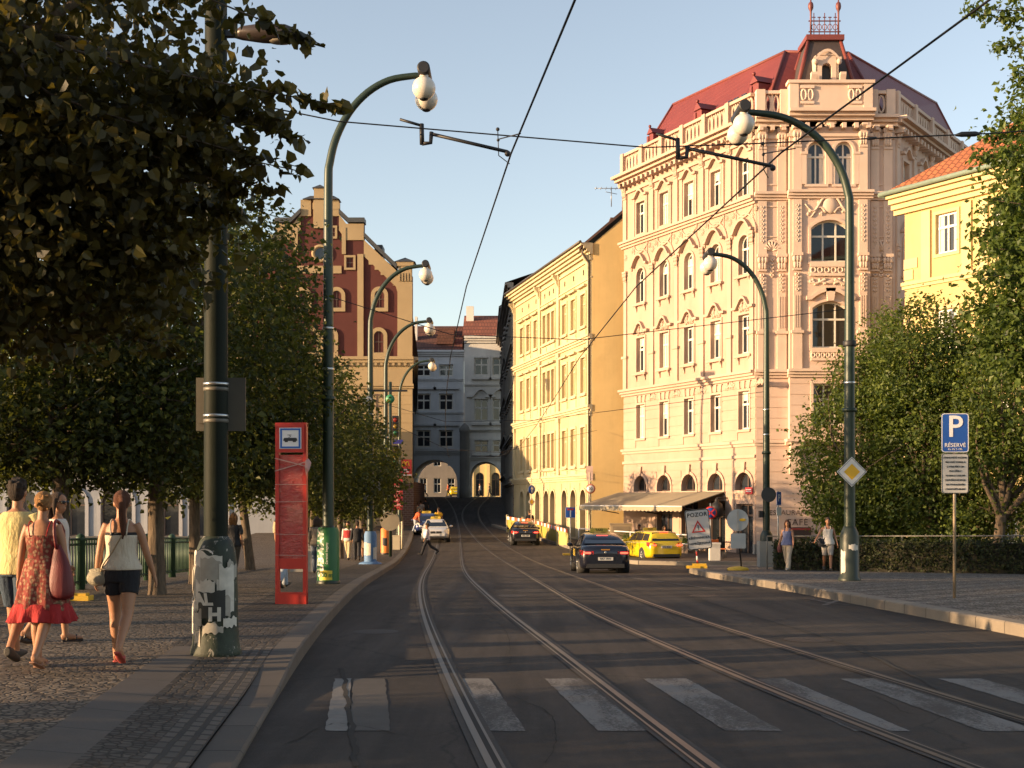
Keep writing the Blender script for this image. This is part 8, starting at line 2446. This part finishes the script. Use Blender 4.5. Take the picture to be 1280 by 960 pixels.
# --- four in the left foreground, walking away
D = 12.9
F1 = Figure(1.74, True, (12, 4), (-16, 34, 10), (-4, 9, 12), (6, 14, 10), turn=14)
person('woman with a ponytail in a white strappy top and black shorts walking away', F1, spot(152, D), R(3),
       [('hair', cloth('auburn_hair', (.085, .028, .012), .35, 40), pony(-.36)),
        ('top', cloth('white_top', (.56, .48, .38), .1), lambda s, mb: (s.torso(mb, .014, .02, .37, .09))),
        ('strap', cloth('white_strap', (.56, .48, .38)), lambda s, mb: [mb.tube([s.at(.36) + V3(sd * .075, -.118, 0), s.at(.47) + V3(sd * .085, -.102, 0), s.at(.525) + V3(sd * .085, -.03, -.005), s.at(.47) + V3(sd * .085, .098, 0), s.at(.36) + V3(sd * .07, .12, 0)], .008, 6, sub=3) for sd in (-1, 1)]),
        ('bra_band', cloth('black_band', (.02, .02, .022)), lambda s, mb: s.torso(mb, .010, .355, .395)),
        ('shorts', cloth('black_shorts', (.012, .012, .016)), shorts(.016, .25, .06)),
        ('belt', cloth('red_belt', (.35, .02, .02)), lambda s, mb: s.torso(mb, .020, .045, .07)),
        ('sandal', plain('red_sandal', (.42, .07, .06), .6), sandals),
        ('bag_strap', cloth('tan_strap', (.30, .22, .13)), lambda s, mb: mb.tube([s.at(.50) + V3(.10, -.06, 0), s.at(.40) + V3(.055, -.128, 0), s.at(.2) + V3(-.06, -.125, 0), s.at(.08) + V3(-.15, -.11, 0), s.at(-.02) + V3(-.20, -.05, 0)], .007, 6, sub=4)),
        ('handbag', plain('silver_bag', (.30, .27, .20), .4, .35, .3, 18, .8), lambda s, mb: (mb.ball(s.at(-.06) + V3(-.23, -.04, 0), (.11, .055, .085), 16, 10), mb.tube([s.at(.01) + V3(-.31, -.04, 0), s.at(.025) + V3(-.23, -.05, 0), s.at(.01) + V3(-.15, -.04, 0)], .018, 8, sub=3)))], 'tan')
D = 12.5
F2 = Figure(1.72, True, (10, 6), (-14, 26, 12), (4, 11, 8), (0, 9, 10), turn=20, lean=1)
person('woman in a red floral dress with a dark red shoulder bag, walking away', F2, spot(53, D), R(-2),
       [('hair', cloth('blond_hair', (.26, .13, .045), .35, 40), bun),
        ('bodice', cloth('floral', (.20, .028, .022), .3, 22, (.34, .2, .12)), lambda s, mb: s.torso(mb, .014, .08, .38)),
        ('skirt', cloth('floral', (.20, .028, .022), .3, 22, (.34, .2, .12)), skirt(.16, .34, .145, .255, 10, .022)),
        ('frill', cloth('red_frill', (.33, .018, .02), .15, 14), lambda s, mb: skirt(-.28, .46, .25, .305, 13, .03)(s, mb)),
        ('strap', cloth('red_frill', (.33, .018, .02)), lambda s, mb: [mb.tube([s.at(.37) + V3(sd * .08, -.115, 0), s.at(.47) + V3(sd * .1, -.098, 0), s.at(.525) + V3(sd * .1, -.02, -.008), s.at(.37) + V3(sd * .07, .12, 0)], .006, 6, sub=3) for sd in (-1, 1)]),
        ('shoulder_bag', plain('maroon_bag', (.13, .012, .014), .5, 0, .25, 8, .4), lambda s, mb: mb.tube([s.at(.29) + V3(.17, -.06, 0), s.at(.12) + V3(.2, -.07, 0), s.at(-.05) + V3(.205, -.075, 0), s.at(-.2) + V3(.2, -.07, 0), s.at(-.25) + V3(.2, -.07, 0)], [.03, .09, .135, .14, .05], 16, r2=[.02, .05, .085, .09, .04], ref=(1, 0, 0), sub=3)),
        ('bag_strap', plain('maroon_bag', (.13, .012, .014), .5, 0, .25, 8, .4), lambda s, mb: mb.tube([s.at(.25) + V3(.17, -.08, 0), s.at(.42) + V3(.16, -.115, 0), s.at(.525) + V3(.14, -.02, 0), s.at(.42) + V3(.17, .10, 0), s.at(.25) + V3(.18, .04, 0)], .016, 8, sub=3)),
        ('sandal', plain('tan_sandal', (.28, .14, .09), .6), sandals)], 'tan')
D = 13.0
F3 = Figure(1.86, False, (14, 6), (-12, 30, 12), (6, 8, 10), (-8, 8, 10))
person('dark haired man in a pale yellow shirt and navy shorts at the left edge', F3, spot(22, D), R(-2),
       [('hair', cloth('black_hair', (.025, .016, .011), .35, 40), short_hair),
        ('shirt', cloth('yellow_shirt', (.62, .52, .24), .1), tshirt(.022, .44, -.08)),
        ('shorts', cloth('navy_shorts', (.03, .05, .08)), shorts(.022, .44)),
        ('shoe', plain('dark_shoe', (.04, .035, .03), .7), shoes(.008))], 'tan')
D = 14.9
F4 = Figure(1.74, True, (8, 4), (-14, 20, 8), (8, 8, 12), (-4, 12, 20), turn=-38)
person('woman in dark sunglasses and a white shirt between the floral dress and the white top', F4, spot(72, D), R(-70),
       [('hair', cloth('brown_hair', (.05, .03, .02), .35, 40), long_hair),
        ('sunglasses', plain('sunglass_black', (.01, .01, .012), .12), lambda s, mb: [mb.ball(s.hpt(sd * .034, .086, .01), (.03 * s.k, .03 * s.k, .02 * s.k), 10, 7) for sd in (-1, 1)] + [mb.tube([s.hpt(-.072, .03, .015), s.hpt(-.06, .075, .016), s.hpt(0, .1, .016), s.hpt(.06, .075, .016), s.hpt(.072, .03, .015)], .006, 6)]),
        ('shirt', cloth('white_shirt', (.60, .54, .48), .08), tshirt(.018, .36, -.04)),
        ('skirt', cloth('dark_skirt', (.03, .03, .04)), skirt(.1, .42, .16, .22, 7, .012)),
        ('sandal', plain('black_wedge', (.03, .02, .018), .4), wedges)], 'tan')

# --- middle distance, left pavement
def simple(label, X, D, rz, h=1.72, fem=False, top=('grey', (.2, .2, .2)), bot=('dark', (.03, .03, .035)), short=False, hair=(.04, .025, .015), legs=((14, 6), (-14, 28)), arms=((10, 8, 15), (-10, 8, 15)), extra=(), z=None, sleeve=.42, skirt_=None, lean=0, group=None, hfn=None):
    f = Figure(h, fem, legs[0] + (8,), legs[1] + (8,), arms[0], arms[1], lean=lean)
    p = spot(X, D)
    if z is not None: p = (p[0], p[1], z)
    cl = [('hair', cloth('hair_%d' % int(hair[0] * 1000), hair, .3, 40), hfn or (long_hair if fem else short_hair)), ('shirt', cloth(*top), tshirt(.02, sleeve)),
          ('skirt' if skirt_ else 'trousers', cloth(*bot), skirt(.1, skirt_, .16, .24, 8, .015) if skirt_ else (shorts(.02, .42) if short else trousers(.018))), ('shoe', plain('dark_shoe', (.04, .035, .03), .7), shoes())]
    return person(label, f, p, rz, cl + list(extra), 'tan', .024, group)
simple('man in a beige shirt and pale jeans half hidden behind the red pillar', 356, 27.5, R(-20), 1.78, False, ('beige', (.42, .34, .22)), ('pale_jeans', (.32, .36, .42)))
simple('person in dark clothes with a bag beside the tree trunk right of the postered column', 292, 33.0, R(0), 1.72, True, ('charcoal', (.03, .03, .035)), ('dark_brown', (.06, .045, .03)), hair=(.16, .08, .03))
simple('person in a grey brown jacket and jeans just right of the green advert lamp foot', 396, 38.5, R(4), 1.72, True, ('taupe', (.16, .13, .10)), ('blue_jeans', (.09, .11, .15)), sleeve=.95)
simple('man in a red vest over a white shirt with cream trousers walking this way', 435, 58, R(170), 1.75, False, ('white_plain', (.55, .5, .44)), ('cream', (.5, .4, .24)), extra=[('vest', cloth('red_vest', (.36, .03, .03)), lambda s, mb: s.torso(mb, .035, .08, .42))], sleeve=.95)
simple('person in black directly right of the man in the red vest', 446.5, 57, R(6), 1.76, False, ('black', (.015, .015, .018)), ('black', (.015, .015, .018)), sleeve=.95)
simple('woman in a brown dress with bare arms right of the person in black', 455, 60, R(0), 1.68, True, ('brown_top', (.2, .12, .06)), ('brown_skirt', (.22, .15, .09)), skirt_=.4)
simple('man in a white shirt seen between the tree stems left of the first lamp', 404 - 3, 46, R(10), 1.72, False, ('white_plain', (.55, .5, .44)), ('dark_brown', (.06, .045, .03)))
simple('man in a white shirt and black trousers crossing the road before the white taxi', 534, 68.5, R(95), 1.76, False, ('pale_lilac', (.55, .50, .54)), ('black', (.015, .015, .018)), legs=((24, 6), (-26, 34)), z=float(G(68.5)), sleeve=.9)
simple('person in an orange shirt leaning on the kerb beside the white taxi', 519, 90, R(-60), 1.74, False, ('orange', (.62, .10, .03)), ('pale_jeans', (.32, .36, .42)), lean=28, legs=((10, 10), (-6, 20)))
simple('person in a yellow vest standing behind the white taxi', 548, 93, R(20), 1.78, False, ('vest_yellow', (.6, .36, .03)), ('dark', (.03, .03, .035)), z=float(G(93)))
for X, D_, c, l in ((521, 101, ('grey', (.2, .2, .2)), 'person in grey in the shade beyond the white taxi, nearest the brick corner'), (526, 104, ('lilac_grey', (.3, .29, .33)), 'person in a pale lilac shirt in the shade beyond the white taxi'), (532, 108, ('charcoal', (.03, .03, .035)), 'person in dark clothes in the shade beyond the white taxi')):
    simple(l, X, D_, R(10), 1.74, False, c, ('dark', (.03, .03, .035)), z=float(G(D_)) + .1)
# --- right pavement and far kerb
person('woman in a blue top and pale trousers walking past the hedge', Figure(1.68, True, (16, 4, 6), (-16, 26, 10), (10, 10, 20), (-12, 14, 30), turn=10), (wx(981, 42), 41.6, float(G(41.6)) + SW), R(150),
       [('hair', cloth('auburn_dark', (.06, .022, .012), .35, 40), long_hair), ('top', cloth('blue_top', (.12, .14, .26)), tank(.014, -.04, .43)), ('trousers', cloth('khaki_pale', (.44, .37, .28)), trousers(.02, .05)), ('shoe', plain('pale_shoe', (.4, .36, .3), .7), shoes()),
        ('shoulder_bag', cloth('plaid', (.2, .07, .06), .5, 30), lambda s, mb: mb.tube([s.at(.0) + V3(.24, 0, 0), s.at(-.12) + V3(.26, 0, 0), s.at(-.28) + V3(.26, 0, 0)], [.05, .13, .11], 12, r2=[.03, .07, .06], ref=(0, 1, 0)))], 'tan', .02)
person('woman in a white vest top and grey shorts with a black bag beside the hedge', Figure(1.74, True, (10, 4, 6), (-14, 24, 10), (-6, 14, 25), (10, 26, 40), turn=0), (wx(1022.5, 42.5), 41.2, float(G(41.2)) + SW), R(172),
       [('hair', cloth('brown_hair', (.05, .03, .02), .35, 40), pony(-.2)), ('top', cloth('white_vest', (.60, .56, .5), .08), tank(.014, -.06, .43)), ('shorts', cloth('grey_shorts', (.36, .33, .3)), shorts(.02, .46)), ('shoe', plain('dark_shoe', (.04, .035, .03), .7), shoes()),
        ('shoulder_bag', cloth('black_bag', (.015, .015, .02)), lambda s, mb: mb.tube([s.at(.12) + V3(.16, .08, 0), s.at(-.02) + V3(.17, .09, 0), s.at(-.13) + V3(.15, .09, 0)], [.08, .16, .12], 14, r2=[.04, .07, .05], ref=(1, 0, 0))),
        ('bag_strap', cloth('black_bag', (.015, .015, .02)), strap((-.1, .1, .5), (.16, .13, .05), .012))], 'tan', .02)
simple('worker in a black shirt and orange vest behind the black car at the hoarding', 662, 85.5, R(20), 1.85, False, ('black', (.015, .015, .018)), ('orange', (.62, .10, .03)), z=float(G(85.5)) + .15, extra=[('vest', cloth('orange_vest', (.7, .2, .08)), lambda s, mb: s.torso(mb, .04, -.1, .28))])
# seated guests under the awning, waiter
for k, (u, out, c, l) in enumerate(((1.9, 1.25, ('charcoal', (.03, .03, .035)), 'guest in dark clothes sitting under the far half of the awning'), (4.3, 1.5, ('taupe', (.16, .13, .10)), 'guest in a brown top sitting in the middle of the terrace'), (6.6, 1.2, ('white_plain', (.55, .5, .44)), 'guest in a white top sitting under the nearer half of the awning'))):
    x, y = place(u, out)
    f = Figure(1.7, k != 1, (84, 84), (84, 84), (30, 8, 60), (30, 8, 60))
    person(l, f, (x, y, float(G(y)) + SW), R(90 + 60 * k), [('hair', cloth('hair_40', (.04, .025, .015), .3, 40), long_hair if k != 1 else short_hair), ('shirt', cloth(*c), tshirt(.02)), ('trousers', cloth('dark', (.03, .03, .035)), trousers()), ('shoe', plain('dark_shoe', (.04, .035, .03), .7), shoes())], 'tan', .024)
x, y = place(5.1, .75); simple('waiter in a dark apron holding a white menu beneath the awning', wx(835, y), y, R(200), 1.78, False, ('black', (.015, .015, .018)), ('black', (.015, .015, .018)), arms=((25, 8, 70), (5, 8, 15)), extra=[('menu', plain('paper', (.55, .52, .46), .85, 0, .25, 14), lambda s, mb: mb.box(-.32, -.1, .34, .36, 1.1, 1.4))])
for X, D_, c, l in ((600, 165, ('white_plain', (.55, .5, .44)), 'pedestrian in white beyond the right archway'), (612, 168, ('charcoal', (.03, .03, .035)), 'pedestrian in black beyond the right archway'), (531, 163, ('white_plain', (.55, .5, .44)), 'pedestrian in white beyond the left archway'), (560, 166, ('orange', (.62, .10, .03)), 'pedestrian in orange beyond the left archway')):
    simple(l, X, D_, R(90), 1.74, False, c, ('dark', (.03, .03, .035)), z=float(G(D_)))
cleanup_flags()
